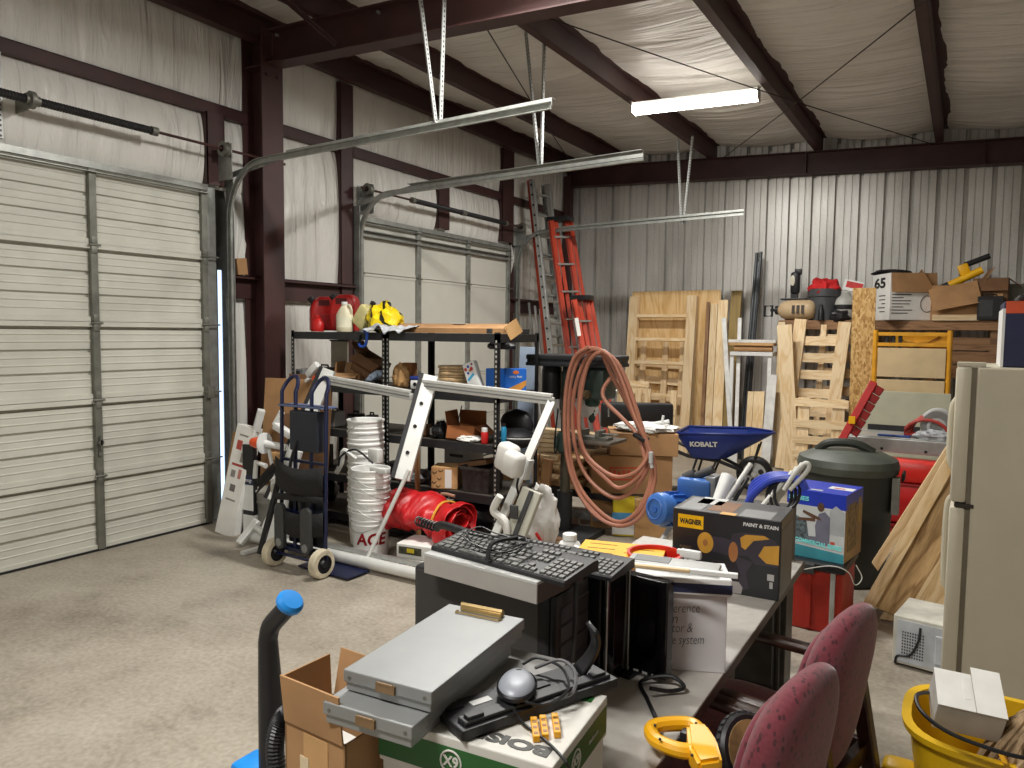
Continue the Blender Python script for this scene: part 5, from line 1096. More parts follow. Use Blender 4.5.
plank('white capped plank topmost on the white stand', (-2.76, 10.28, zt+0.145), (-2.14, 10.28, zt+0.145), 0.16, 0.04, WB, name='board')
for j, px in enumerate((748, 754, 759)):
    plank('short rounded pine stake standing under the white stand', (X(px, 10.05), 10.08+0.02*j, 0), (X(px+0.5, 10.05), 10.18, Zp(px, 392, 10.05)), 0.075, 0.04, PINE, up=(0, -1, 0.1), group='pine stakes under the white stand', name='wood_stake', cat='stake')
plank('white panel strip standing next to the pine stakes', (X(768, 10.0), 9.95, 0), (X(770, 10.0), 10.1, Zp(768, 375, 10.0)), 0.12, 0.02, WB, up=(0, -1, 0.1))
# ------------------------------------------------------------------ wooden rack
RZ_ = 1.93
t = thing('wooden_rack', 'tall rough wooden rack along the ribbed wall with gear on top', 'rack', (-0.9, 10.5, 0))
B().b0((-1.25, -0.10, RZ_-0.1), (1.25, -0.06, RZ_), bev=0.003).done('front_beam', OLDWOOD, t, smooth=False)
B().b0((-1.25, -0.10, RZ_), (1.25, 0.55, RZ_+0.018)).done('top_deck', OLDWOOD, t, smooth=False)
for x in (-1.22, -0.25, 0.55, 1.2):
    B().b0((x-0.045, -0.06, 0), (x+0.045, -0.02, RZ_)).done('post', OLDWOOD, t, smooth=False); B().b0((x-0.045, 0.48, 0), (x+0.045, 0.52, RZ_)).done('post', OLDWOOD, t, smooth=False)
for z in (1.25, 1.42, 1.59): B().b0((0.2, 0.0, z), (1.25, 0.02, z+0.155)).done('back_board', OLDWOOD, t, smooth=False)
B().b0((-1.25, -0.06, 0.85), (1.25, 0.52, 0.88)).done('lower_deck', OLDWOOD, t, smooth=False)
plank('pale stud standing at the end of the wooden rack', (X(777, 10.2), 10.28, 0), (X(777, 10.2), 10.34, Zp(777, 322, 10.3)), 0.09, 0.04, PINE, up=(0, -1, 0))
# pallets in front of the rack
slat_frame('slat_frame', 'tall pine slat frame leaning against the wooden rack', T(-1.70, 9.98, 0) @ R('Y', 4) @ R('X', -7), 0.62, 1.96, (-0.27, 0.26), (0.55, 0.78, 1.02, 1.26, 1.48, 1.70), back=True, sw=0.15, slh=0.12, tilt=-4)
slat_frame('slat_frame', 'second pine slat frame half hidden behind the tall one', T(-1.36, 10.18, 0) @ R('Y', 1) @ R('X', -7), 0.60, 1.90, (-0.25, -0.02, 0.24), (0.6, 0.85, 1.05, 1.28, 1.5, 1.72), back=True, sw=0.07, slh=0.12)
slat_frame('slat_frame', 'short pine slat frame standing before the tall frames', T(-1.47, 9.66, 0) @ R('X', -4), 0.62, 0.98, (-0.20, 0.20), (0.1, 0.28, 0.46, 0.66, 0.92), back=False, sw=0.14, slh=0.10)
plank('wide pale pine plank leaning at the tall slat frame', (X(795, 9.75), 9.72, 0), (X(781, 9.9), 9.95, Zp(781, 325, 9.95)), 0.18, 0.04, PINE, up=(0, -1, 0))
# OSB strip
q = NT('oriented strand board'); vo = q.n('TexVoronoi'); vo.inputs['Scale'].default_value = 26; q.l(q.coord((2.2, 1, 1), rot=(0.4, 0.5, 0.2)), vo.inputs[0]); q.l(q.ramp(vo.outputs['Color'], [(0.1, '9a6f38'), (0.5, 'c79d5f'), (0.9, 'dcb97f')]), q.p.inputs['Base Color']); q.set(Roughness=0.7); OSB = q.m
leaner('narrow upright strand board panel before the white numbered carton', (X(863, 9.8, 430)-0.03, 9.80, 0), (0.25, 0.02, 2.32), 0, -5, OSB, 'strand_board', 'board')
# ------------------------------------------------------------------ on the rack
zk = RZ_+0.021
t = thing('bench_grinder_stand', 'black machine with small round table on a pole on the wooden rack', 'machine', (X(791, 10.7), 10.7, zk))
bm = B(); bm.rod((0, 0, 0), (0, 0, 0.30), 0.03, 12); bm.b0((-0.1, -0.08, 0), (0.1, 0.08, 0.03), bev=0.005); bm.done('pole', BLACK, t); bm = B(); bm.b0((-0.17, -0.1, 0.28), (0.17, 0.1, 0.30), bev=0.005); bm.done('table', BLACK, t); bm = B(); bm.b0((-0.055, -0.08, 0.36), (0.06, 0.08, 0.66), bev=0.04); bm.b0((-0.01, -0.03, 0.62), (0.08, 0.03, 0.70), bev=0.01); bm.b0((-0.05, -0.04, 0.30), (0.04, 0.04, 0.40)); bm.done('motor', BLACK, t)
bm = B(); bm.lathe([(0.0, 0), (0.04, 0), (0.045, 0.02), (0.0, 0.03)], 16, T(-0.02, -0.075, 0.54) @ R('X', 90), 0.7, 1.6); bm.done('light', mat('bright lens', 'd8d2c0', 0.2), t)
t = thing('sprayer_tank', 'tan plastic sprayer tank lying on its side with black handle', 'sprayer', M=T(X(796, 10.45), 10.45, zk+0.135) @ R('Y', 90) @ R('X', 6))
bm = B(); bm.lathe([(0, -0.28), (0.05, -0.275), (0.11, -0.22), (0.13, -0.15), (0.135, 0.0), (0.13, 0.14), (0.11, 0.19), (0.06, 0.215), (0, 0.22)], 24, T(0, 0, 0.0)); bm.done('tank', mat('tan translucent tank', 'c0a783', 0.5, 0, 0.08, 6), t, ang=60); bm = B(); bm.lathe([(0.06, -0.31), (0.06, -0.27), (0, -0.27)], 16); bm.tube([(-0.06, 0, -0.36), (0.08, 0, -0.36), (0.08, 0, -0.46), (-0.06, 0, -0.46)], 0.018, 8, closed=True); bm.rod((0, 0, -0.3), (0, 0, -0.38), 0.02); bm.done('pump_handle', BLACK, t); bm = B()
for k in range(3): bm.b0((-0.06, -0.137, -0.06+0.06*k), (0.05, -0.131, -0.02+0.06*k))
bm.done('marking', mat('dark tank print', '4a4038', 0.7), t, smooth=False)
t = thing('plastic_bucket', 'charcoal bucket overflowing with red cloth on the wooden rack', 'bucket', (X(820, 10.55), 10.55, zk))
bm = B(); bm.lathe([(0, 0), (0.17, 0), (0.19, 0.3), (0.205, 0.31), (0.205, 0.40), (0.195, 0.41), (0.18, 0.40), (0.165, 0.03), (0, 0.02)], 28); bm.done('pail', mat('charcoal pail', '45474a', 0.5), t)
o = lump((0, 0, 0.06), (0.19, 0.17, 0.12), 3.8, 0.3, 2.6, 14, 0.3).done('rag', REDF, ang=20); o.location = (X(820, 10.55), 10.55, zk+0.36); tag(o, 'dull red cloth stuffed in the charcoal bucket', 'rag')
t = thing('paint_can', 'small black spray bottle before the charcoal bucket', 'bottle', (X(820, 10.42)-0.02, 10.44-0.08, zk)); bm = B(); bm.lathe([(0, 0), (0.035, 0), (0.035, 0.13), (0.02, 0.16), (0.02, 0.2), (0, 0.2)], 14); bm.done('bottle', BLACK, t)
t = thing('propane_tank', 'pale grey round tank with strap beside the charcoal bucket', 'tank', (X(842, 10.55)-0.01, 10.55, zk)); bm = B(); bm.lathe([(0, 0), (0.12, 0.0), (0.15, 0.04), (0.155, 0.20), (0.13, 0.28), (0.07, 0.32), (0.05, 0.36), (0, 0.36)], 24); bm.done('tank', mat('pale grey tank', 'a7a69f', 0.5, 0, 0.1), t, ang=60); bm = B(); bm.lathe([(0.157, 0.14), (0.16, 0.15), (0.157, 0.2)], 24); bm.done('strap', BLACK, t)
t = thing('red_white_carton', 'small white and red carton perched tilted on the pale grey tank', 'carton', M=T(X(848, 10.55), 10.55, zk+0.37) @ R('Y', 14)); B().b0((-0.12, -0.08, 0), (0.12, 0.08, 0.14), bev=0.004).done('carton', WHITE, t, smooth=False); B().b0((-0.09, -0.082, 0.04), (0.11, -0.079, 0.12)).done('red_panel', RED, t, smooth=False)
o = lump((0, 0, 0.05), (0.12, 0.08, 0.09), 2.9, 0.3, 2.5, 12, 0.2).done('work_gloves', BLACK, ang=25); o.location = (X(836, 10.4), 10.44, zk); tag(o, 'pair of dark gloves heaped before the pale grey tank', 'gloves')
t = carton('big white printed carton marked 65 with brown flap hanging open', (X(900, 10.6)-0.02, 10.62, zk), (0.56, 0.50, 0.58), 30, WHITEP, ('s',), flap_ang={'s': 172}, name='white_carton')
fl = t.children[1]; fl.data.materials.clear(); fl.data.materials.append(CARD)
INK = mat('black ink', '1d1d1d', 0.7)
text('65', 0.17, T(-0.2825, 0.03, 0.46) @ R('Z', -90) @ R('X', 90), INK, t, bold=0.006, width=0.30)
for k in range(5): B().b0((-0.2825, -0.12, 0.10+0.05*k), (-0.2805, 0.02+0.05*math.sin(k*2.2), 0.112+0.05*k)).done('printed_line', INK, t, smooth=False)
for k in range(7): B().b0((-0.26, -0.2525, 0.08+0.038*k), (-0.26+0.2+0.06*math.sin(k*2.2), -0.2505, 0.09+0.038*k)).done('printed_line', INK, t, smooth=False)
bm = B(); bm.tube([(0.17+0.08*math.cos(a), -0.252, 0.2+0.10*math.sin(a)) for a in [2*PI*k/24 for k in range(24)]], 0.004, 6, closed=True); bm.done('printed_ring', INK, t)
o = lump((0, 0, 0.02), (0.22, 0.1, 0.05), 2.5, 0.2, 2, 12).done('black_bag', BLACK, ang=40); o.location = (X(885, 10.85), 10.86, zk+0.60); tag(o, 'black bundle lying over the white numbered carton', 'bundle')
tan = carton('tan carton with long hanging flap next to the white numbered carton', (X(950, 10.55)-0.02, 10.74, zk), (0.52, 0.60, 0.42), 6, CARD, ('s', 'w', 'e'), flap_ang={'s': 158, 'w': 30, 'e': 30})
f_ = tan.children[1]; f_.matrix_basis = T(-0.05, 0, 0.43) @ R('Y', -12) @ T(0.0, 0, -0.43) @ f_.matrix_basis
t = carton('brown printed carton with open top at the end of the wooden rack', (X(985, 10.6), 10.66, zk), (0.36, 0.34, 0.50), -4, CARDD, ('s', 'e'), flap_ang={'s': 160, 'e': 130})
B().b0((0.04, -0.1725, 0.22), (0.13, -0.1705, 0.32)).done('label', CARDL, t, smooth=False)
t = thing('yellow_drill', 'yellow and black power tool sticking up out of the tan carton', 'power tool', M=T(X(960, 10.55), 10.55, zk+0.52) @ R('Y', -28)); bm = B(); bm.rod((-0.22, 0, 0), (0.18, 0, 0), 0.045, 12); bm.done('body', YELLOW, t); bm = B(); bm.rod((-0.30, 0, 0), (-0.20, 0, 0), 0.05, 12); bm.done('head', BLACK, t)
t = thing('nail_gun', 'black gripped yellow tool lying highest above the cartons', 'power tool', M=T(X(965, 10.6), 10.62, zk+0.68) @ R('Y', -22)); bm = B(); bm.rod((-0.08, 0, 0.02), (0.20, 0, 0.02), 0.034, 12); bm.done('grip', BLACK, t); bm = B(); bm.b0((-0.16, -0.05, -0.10), (-0.04, 0.05, 0.04), bev=0.02); bm.done('body', YELLOW, t)
gear('black tool case under the open cartons at the rack end', 985, 0, 10.44, (0.26, 0.16, 0.28), BLACK, z=zk, name='tool_case')
plank('short rough wood block beneath the tan carton', (X(928, 10.4), 10.42, zk+0.03), (X(975, 10.4), 10.42, zk+0.03), 0.1, 0.07, PINE, name='wood_block', cat='block')
leaner('grey metal sheet standing behind the brown printed carton', (X(1003, 10.95), 10.93, zk), (0.3, 0.01, 0.45), 0, 0, GALVD, 'metal_sheet', 'sheet')

# ================================================================== YELLOW SCAFFOLD
YS = mat('yellow scaffold paint', 'd99a1c', 0.45, 0, 0.12, 8)
PB = mat('pale deck panel', 'cdb58c', 0.6, 0, 0.06, 5)
ys = 9.55
xA, xB = X(873, ys), X(947, ys)
t = thing('scaffold', 'yellow folded scaffold frame holding two pale deck panels', 'scaffold', ((xA+xB)/2, ys, 0)); w = (xB-xA)/2
for s in (-1, 1):
    bm = B(); bm.rod((s*w, 0, 0.02), (s*w, 0, Zp(873, 330, ys)), 0.028, 10); bm.rod((s*w, 0.12, 0.02), (s*w, 0.12, Zp(873, 334, ys)), 0.022, 10); bm.done('post', YS, t)
zt = Zp(900, 334, ys)
for z in (zt, zt-0.12, zt-0.19): bm = B(); bm.bar((-w, 0, z), (w, 0, z), 0.025, 0.04); bm.done('rail', YS, t, smooth=False)
bm = B(); bm.bar((-0.02, 0.1, zt-0.18), (0.25, 0.1, zt), 0.02, 0.05); bm.bar((-0.15, 0.1, zt), (0.1, 0.1, zt-0.18), 0.02, 0.05); bm.b0((-0.2, 0.11, zt-0.2), (0.35, 0.12, zt+0.02)); bm.done('brace', YS, t, smooth=False)
bm = B()
for k in range(3): bm.b0((-0.28+0.07*k, 0.02, zt-0.2), (-0.24+0.07*k, 0.05, zt-0.02), bev=0.005)
bm.done('latch', BLACK, t, smooth=False)
zb = Zp(900, 348, ys); zm = Zp(900, 378, ys)
B().b0((-w+0.03, -0.03, zm+0.01), (w-0.03, 0.0, zb), bev=0.004).done('deck_panel', PB, t, smooth=False); B().b0((-w+0.03, -0.03, zm-0.62), (w-0.03, 0.0, zm-0.02), bev=0.004).done('deck_panel', PB, t, smooth=False)
leaner('pale greenish board standing before the scaffold deck panels', (X(906, 9.3), 9.3, 0.0), (0.86, 0.015, Zp(906, 391, 9.4)), 0, -3, mat('pale greenish board', 'b9b8a2', 0.6, 0, 0.06, 4), 'panel_board', 'board')

# ================================================================== TABLE SAW, RED CASE
ySw = 7.45
xA, xB = X(850, 7.2), X(960, 7.2); zS = Zp(900, 436, 7.3)
t = thing('table_saw', 'grey aluminium topped table saw behind the dark bin and fridge', 'table saw', ((xA+xB)/2, ySw, 0)); w = (xB-xA)/2+0.06
B().b0((-w, -0.28, zS-0.06), (w, 0.30, zS), bev=0.005).done('table', mat('grey saw table', 'a9aaa6', 0.4, 0.4, 0.1, 6), t, smooth=False)
bm = B(); bm.b0((-w, -0.31, zS-0.13), (w, -0.28, zS-0.01), bev=0.006); bm.done('front_rail', ALU, t, smooth=False)
bm = B(); bm.rod((-w*0.3, -0.312, zS-0.1), (-w*0.3, -0.318, zS-0.1), 0.012); bm.rod((w*0.4, -0.312, zS-0.1), (w*0.4, -0.318, zS-0.1), 0.012); bm.done('bolt', BLACK, t)
for x in (-w+0.05, w-0.05):
    for y in (-0.24, 0.24): bm = B(); bm.bar((x, y, 0), (x*0.97, y, zS-0.06), 0.04, 0.04); bm.done('leg', GALVD, t, smooth=False)
bm = B(); bm.b0((-w*0.65, 0.2, zS), (w*0.25, 0.24, zS+0.05)); bm.done('fence', BLACKM, t, smooth=False)
t = thing('red_tool_case', 'bright red plastic tool case with curved lid beneath the saw table', 'tool case', (X(922, 7.1), 7.12, Zp(920, 520, 7.0)-0.15)); t.location.z = 0.17
hh = Zp(920, 462, 7.0)-0.17
B().b0((-0.27, -0.13, 0), (0.27, 0.13, hh*0.62), bev=0.02).done('case', RED, t); B().b0((-0.27, -0.13, hh*0.63), (0.27, 0.13, hh), bev=0.06).done('lid', mat('bright red lid', 'd42a22', 0.35), t)
bm = B(); bm.b0((-0.24, -0.15, hh*0.5), (-0.18, -0.12, hh*0.7), bev=0.006); bm.b0((-0.28, -0.14, hh*0.60), (0.28, 0.14, hh*0.64), bev=0.004); bm.done('latch', mat('dark red rim', '8e1715', 0.5), t)
crate('red open crate on the floor under the red tool case', (X(922, 7.1), 7.12, 0.0), (0.5, 0.3, 0.165), 0, mat('dark red rim', '8e1715', 0.5))
zS += 0.002
t = thing('circular_saw', 'grey guarded circular saw lying on the saw table beside red hose', 'saw', (X(938, 7.3), 7.32, zS), 0)
bm = B(); bm.lathe([(0, -0.02), (0.12, -0.02), (0.125, 0), (0.12, 0.02), (0, 0.02)], 24, T(0, 0, 0.11) @ R('X', 90)); bm.b0((-0.15, -0.06, 0), (0.15, 0.06, 0.01)); bm.done('guard', mat('grey saw guard', '8f8f8c', 0.4, 0.4), t); bm = B(); bm.tube(spline([(-0.10, 0, 0.18), (-0.02, 0.0, 0.24), (0.08, 0, 0.22), (0.13, 0, 0.12)], 4), 0.02, 8); bm.done('handle', LTGREY, t); bm = B(); bm.lathe([(0.05, 0), (0.075, 0.0), (0.075, 0.01), (0.05, 0.01)], 20, T(0, -0.02, 0.10) @ R('X', 90)); bm.done('blade_cover', LTGREY, t)
bm = B(); pts = []
for k in range(5):
    for j in range(10): a = PI*j/9; pts.append((0.17*math.cos(a)-0.0+0.012*k, -0.1+0.035*k, 0.02+0.17*math.sin(a)*(0.8+0.06*k)))
bm.tube(pts, 0.014, 8); o = bm.done('red_hose', mat('red rubber hose', 'b23a30', 0.5)); o.location = (X(928, 7.3), 7.38, zS); tag(o, 'red rubber hose coiled over the saw table', 'hose')
o = lump((0, 0, 0.03), (0.14, 0.06, 0.045), 6.1, 0.4, 3, 12, 0.3).done('plastic_film', CLEAR, ang=20); o.location = (X(935, 7.2), 7.22, zS); tag(o, 'crinkled clear film in front of the circular saw', 'plastic')
for k, (px, c) in enumerate(((888, '3a5fae'), (903, '2f4f9a'))):
    o = B().b0((-0.07, -0.02, 0), (0.07, 0.02, 0.016), bev=0.004).done('blue_tool', mat('blue tool '+c, c, 0.4)); o.location = (X(px, 7.2), 7.21, zS); tag(o, ('short blue tool lying on the saw table near the black fence', 'blue tool lying on the saw table next to the clear film')[k], 'tool')
t = thing('clamp_tool', 'red toothed bar tool standing at a slant behind the dark bin', 'tool', (X(840, 6.85), 6.9, 0))
p0, p1 = at(842, 440, y=6.85), at(874, 382, y=6.95)
bm = B(); bm.bar(p0, p1, 0.06, 0.09, (0, 1, 0), bev=0.006); bm.done('bar', RED, t, world=True, smooth=False)
d = (p1-p0)
for k in range(6):
    c = p0+d*(0.2+0.14*k)+V((0.055, -0.0, -0.02)); bm = B(); bm.box((0, 0, 0), (0.075, 0.05, 0.07), T(*c) @ R('Y', 30), bev=0.006); bm.done('tooth', mat('dark red rim', '8e1715', 0.5), t, world=True, smooth=False)
bm = B(); bm.bar(p0, V((p0.x-0.12, p0.y, 0.0)), 0.05, 0.07, (0, 1, 0)); bm.done('foot', BLACKM, t, world=True, smooth=False)
bm = B(); bm.box(tuple(at(852, 420, y=6.8)), (0.05, 0.03, 0.06)); bm.done('yellow_clip', YELLOW, t, world=True, smooth=False)

# ================================================================== DARK TRASH BIN
TG = mat('dark olive bin plastic', '2c3029', 0.5, 0, 0.2, 4)
t = thing('trash_bin', 'large dark green lidded plastic bin behind the sprayer carton', 'trash bin', (X(850, 5.75), 5.75, 0))
zL = Zp(851, 468, 5.6)
bm = B(); bm.lathe([(0, 0), (0.255, 0), (0.27, 0.02), (0.315, zL-0.05), (0.315, zL), (0.30, zL), (0.25, 0.03), (0, 0.03)], 32); bm.done('body', TG, t)
bm = B(); bm.lathe([(0.33, zL-0.04), (0.338, zL+0.01), (0.325, zL+0.055), (0.31, zL+0.06), (0.24, zL+0.095), (0.10, zL+0.11), (0, zL+0.112)], 36); bm.done('lid', mat('olive grey lid', '4b5048', 0.5, 0, 0.25, 5), t, ang=25)
bm = B(); bm.tube(spline([(-0.2, -0.03, zL+0.09), (-0.12, -0.04, zL+0.15), (0.05, -0.02, zL+0.155), (0.17, 0.0, zL+0.10)], 5), 0.03, 10); bm.done('lid_handle', TG, t)
bm = B(); bm.b0((0.30, -0.12, zL-0.3), (0.345, -0.02, zL-0.05)); bm.done('sticker', mat('faded sticker', '8e8f88', 0.6), t, smooth=False)
bm = B(); bm.b0((0.35, -0.06, zL-0.08), (0.37, 0.1, zL-0.02), bev=0.01); bm.done('side_handle', BLACK, t, smooth=False)

# ================================================================== WHEELBARROW
KB = mat('wheelbarrow blue', '1a2c70', 0.35, 0.05, 0.08, 6)
t = thing('wheelbarrow', 'blue steel wheelbarrow with white lettering in front of the lumber', 'wheelbarrow', (-2.34, 8.38, 0), 6)
top = [(-0.42, -0.33), (-0.36, -0.36), (0.30, -0.30), (0.56, -0.12), (0.60, 0), (0.56, 0.12), (0.30, 0.30), (-0.36, 0.36), (-0.42, 0.33)]
bot = [(-0.26, -0.19), (-0.24, -0.21), (0.02, -0.19), (0.10, -0.10), (0.11, 0), (0.10, 0.10), (0.02, 0.19), (-0.24, 0.21), (-0.26, 0.19)]
bm = B(); zt, zb = 0.67, 0.36; a = bm._v([(x, y, zb) for x, y in bot], None); b = bm._v([(x, y, zt-0.03*(x < -0.3)) for x, y in top], None); bm._f(a)
for k in range(9): bm._f([a[k], a[(k+1) % 9], b[(k+1) % 9], b[k]])
tray = bm.done('tray', KB, t, thick=0.006, ang=30)
bm = B(); bm.tube([(x, y, zt+0.003-0.03*(x < -0.3)) for x, y in top], 0.014, 8, closed=True); bm.done('rim', KB, t)
e1, e2 = V((-0.36, -0.36, zt-0.03)), V((0.30, -0.30, zt)); f1, f2 = V((-0.24, -0.21, zb)), V((0.02, -0.19, zb))
ux = (e2-e1).normalized(); c = (e1+e2+f1+f2)/4; uz = ((e1+e2)-(f1+f2)).normalized(); uz = (uz-ux*uz.dot(ux)).normalized(); nn = ux.cross(uz); c = c-ux*0.05+uz*0.03
Mt = MX(((ux.x, uz.x, nn.x, c.x), (ux.y, uz.y, nn.y, c.y), (ux.z, uz.z, nn.z, c.z), (0, 0, 0, 1))) @ T(0, 0.0, 0.012)
text('KOBALT', 0.085, Mt, WHITE, t, bold=0.004, width=0.30)
for s in (-1, 1):
    bm = B(); bm.tube([(0.36, s*0.05, 0.20), (0.02, s*0.13, 0.33), (-0.30, s*0.20, 0.37), (-0.85, s*0.29, 0.58)], 0.02, 10); bm.done('handle_tube', BLACKM, t)
    bm = B(); bm.tube([(-0.20, s*0.2, 0.36), (-0.30, s*0.24, 0.02), (-0.12, s*0.22, 0.02), (0.0, s*0.14, 0.33)], 0.014, 8); bm.done('leg', BLACKM, t)
    bm = B(); bm.tube([(0.36, s*0.05, 0.21), (0.45, s*0.10, 0.55)], 0.01, 8); bm.done('brace', BLACKM, t)
M = T(0.40, 0, 0.20) @ R('X', 90)
bm = B(); bm.lathe([(0.13, -0.04), (0.165, -0.05), (0.195, -0.035), (0.20, 0), (0.195, 0.035), (0.165, 0.05), (0.13, 0.04)], 28, M); wh = bm.done('wheel', BLACK, t)
bm = B(); bm.lathe([(0, -0.05), (0.03, -0.05), (0.035, -0.03), (0.09, -0.02), (0.135, -0.035), (0.135, 0.035), (0.09, 0.02), (0.035, 0.03), (0.03, 0.05), (0, 0.05)], 24, M); bm.done('rim', LTGREY, wh)
for k in range(3):
    bm = B(); a = 2*PI*k/3+0.4; bm.lathe([(0, 0), (0.03, 0), (0.03, 0.002), (0, 0.002)], 10, T(0.40+0.075*math.cos(a), -0.032, 0.20+0.075*math.sin(a)) @ R('X', 90))
    bm.done('wheel_hole', BLACK, wh)
# ================================================================== FOLDING TABLE
TZ = 0.74
t = thing('folding_table', 'long grey laminate folding table with dark brown edge loaded with computers', 'table', (-0.95, 2.2, 0))
B().b0((-0.38, -1.27, TZ-0.032), (0.38, 1.26, TZ), bev=0.002).done('tabletop', mat('grey laminate', 'b3afa8', 0.42, 0, 0.05, 30), t, smooth=False)
bm = B()
for a, b in (((-0.383, -1.273), (-0.38, 1.263)), ((0.38, -1.273), (0.383, 1.263)), ((-0.383, -1.273), (0.383, -1.27)), ((-0.383, 1.26), (0.383, 1.263))): bm.b0((a[0], a[1], TZ-0.034), (b[0], b[1], TZ-0.001))
bm.done('edge_band', mat('dark brown edging', '4a3a2e', 0.5), t, smooth=False)
for sy in (-1, 1):
    for sx_ in (-1, 1):
        bm = B(); bm.tube([(sx_*0.33, sy*0.95, TZ-0.04), (sx_*0.33, sy*1.0, 0.0)], 0.016, 10); bm.done('leg', BLACK, t)
    bm = B(); bm.rod((-0.33, sy*0.985, 0.25), (0.33, sy*0.985, 0.25), 0.012); bm.done('cross_bar', BLACK, t); bm = B(); bm.bar((0, sy*0.95, TZ-0.06), (0, sy*0.4, TZ-0.05), 0.02, 0.006); bm.done('leg_brace', BLACK, t)

# ================================================================== COMPUTERS
PCB = mat('black computer case', '2b2b2d', 0.42, 0.1, 0.06, 10)
GLOSS = mat('gloss black', '0e0d0e', 0.12, 0, 0.0)
t = thing('computer_tower', 'black desktop computer with its wide side panel toward the hall', 'computer', (-1.085, 1.725, TZ))
B().b0((-0.225, -0.105, 0.01), (0.215, 0.10, 0.348), bev=0.012).done('case', PCB, t, smooth=True, ang=30)
B().b0((-0.215, -0.1065, 0.02), (0.185, -0.10, 0.338), bev=0.004).done('side_panel', mat('satin black panel', '3a3938', 0.4, 0.15, 0.05, 10), t, smooth=False)
bm = B(); bm.b0((0.205, -0.10, 0.012), (0.235, 0.095, 0.345), bev=0.022); fb = bm.done('front_bezel', BLACK, t)
for z in (0.265, 0.215, 0.165): B().b0((0.232, -0.085, z), (0.238, 0.08, z+0.042), bev=0.003).done('drive_cover', mat('dark bezel', '232325', 0.3), fb, smooth=False)
for k in range(4):
    bm = B(); bm.bar((0.236, 0.0, 0.05+0.022*k), (0.2385, 0.07, 0.05+0.022*k), 0.003, 0.006); bm.done('vent_slot', DKGREY, fb, smooth=False)
for z, y in ((0.0, -0.08), (0.0, 0.08)):
    for x in (-0.18, 0.18): B().b0((x-0.02, y-0.012, 0.0), (x+0.02, y+0.012, 0.012)).done('foot', BLACK, t, smooth=False)
t = thing('computer_tower', 'gloss black computer with silver edge between side panelled computer and screen', 'computer', (-1.03, 1.945, TZ), -2)
B().b0((-0.20, -0.082, 0.0), (0.20, 0.075, 0.335), bev=0.006).done('case', BLACK, t, smooth=False); B().b0((0.197, -0.08, 0.006), (0.215, 0.073, 0.333), bev=0.006).done('front_bezel', GLOSS, t)
bm = B(); bm.tube([(0.216, -0.078, 0.01), (0.217, -0.078, 0.325), (0.217, 0.07, 0.33), (0.216, 0.07, 0.01)], 0.0028, 8); bm.done('silver_trim', ALU, t); B().b0((0.214, -0.03, 0.05), (0.217, 0.03, 0.28), bev=0.001).done('drive_door', mat('deep maroon gloss', '220c10', 0.15), t, smooth=False)
# flat metal drive box on the first tower
t = thing('media_player', 'flat grey fronted electronics box on top of the side panelled computer', 'electronics', (-1.035, 1.655, TZ+0.350), -6)
B().b0((-0.188, -0.10, 0.0), (0.188, 0.11, 0.055), bev=0.002).done('case', mat('dark brown grey metal', '4a4540', 0.4, 0.3, 0.06, 10), t, smooth=False); B().b0((-0.189, -0.104, 0.001), (0.189, -0.099, 0.053), bev=0.001).done('front_plate', mat('warm silver plate', 'a9a5a0', 0.4, 0.2, 0.04, 10), t, smooth=False)
B().b0((-0.19, -0.105, 0.0495), (0.19, -0.07, 0.0565)).done('top_lip', LTGREY, t, smooth=False)
KEYC = mat('charcoal key', '5b5b58', 0.5, 0, 0.05, 20)
def keyboard(label, M, cord=True):
    t = thing('keyboard', label, 'keyboard', M=M, group=None)
    bm = B(); bm.prism([(-0.075, 0), (0.075, 0), (0.075, 0.026), (0.055, 0.028), (-0.07, 0.014), (-0.075, 0.01)], 0.45, T(-0.225, 0, 0) @ R('Z', 90) @ R('X', 90)); bm.done('base', BLACK, t, ang=20)
    bm = B()
    tilt = math.atan2(0.014, 0.125)
    def key(x, y, w, d=0.0155): bm.box((0, 0, 0), (w, d, 0.008), T(x, y, 0.0215+0.112*(y+0.007)) @ R('X', math.degrees(tilt)), taper=0.82)
    for r, y in enumerate((-0.058, -0.039, -0.020, -0.001, 0.018, 0.045)):
        if r == 0: ws = [(1.25, 3)]; x = -0.212; seq = [0.022]*3+[0.112]+[0.022]*4
        elif r == 5: seq = [0.0165]*13; x = -0.212
        else: seq = [[0.04]+[0.0165]*10+[0.05], [0.032]+[0.0165]*11+[0.037], [0.026]+[0.0165]*12+[0.024], [0.0165]*13+[0.035]][r-1]; x = -0.212
        for w in seq: key(x+w/2, y, w); x += w+0.0026
        if r in (3, 4, 5):
            for k in range(3): key(0.082+0.019*k, y, 0.0165)
        if r < 5:
            for k in range(4): key(0.150+0.019*k, y, 0.0165)
    for k in range(3): key(0.082+0.019*k, -0.058, 0.0165)
    key(0.101, -0.039, 0.0165)
    bm.done('keys', KEYC, t, smooth=False)
    return t
k1 = keyboard('charcoal keyboard with its cord bundled over the keys, on the grey fronted box', T(-1.0, 1.645, TZ+0.408) @ R('Z', -8) @ R('X', 2))
bm = B(); random.seed(5)
for j in range(3):
    pts = []
    for k in range(9):
        a = 2*PI*k/9; pts.append((-0.06+0.10*math.cos(a)+0.01*j, 0.0+0.055*math.sin(a)+random.uniform(-0.012, 0.012), 0.04+0.012*math.sin(a*2+j)+0.004*j))
    bm.tube(spline(pts, 4, True), 0.0022, 6, closed=True)
bm.tube(spline([(-0.02, 0.05, 0.045), (-0.03, -0.04, 0.05), (-0.01, -0.085, 0.02)], 5), 0.006, 6)
bm.done('cord', BLACK, k1)
k2 = keyboard('second charcoal keyboard half hidden, number pad over the gloss black computer', T(-0.995, 1.868, TZ+0.350) @ R('Z', -2))
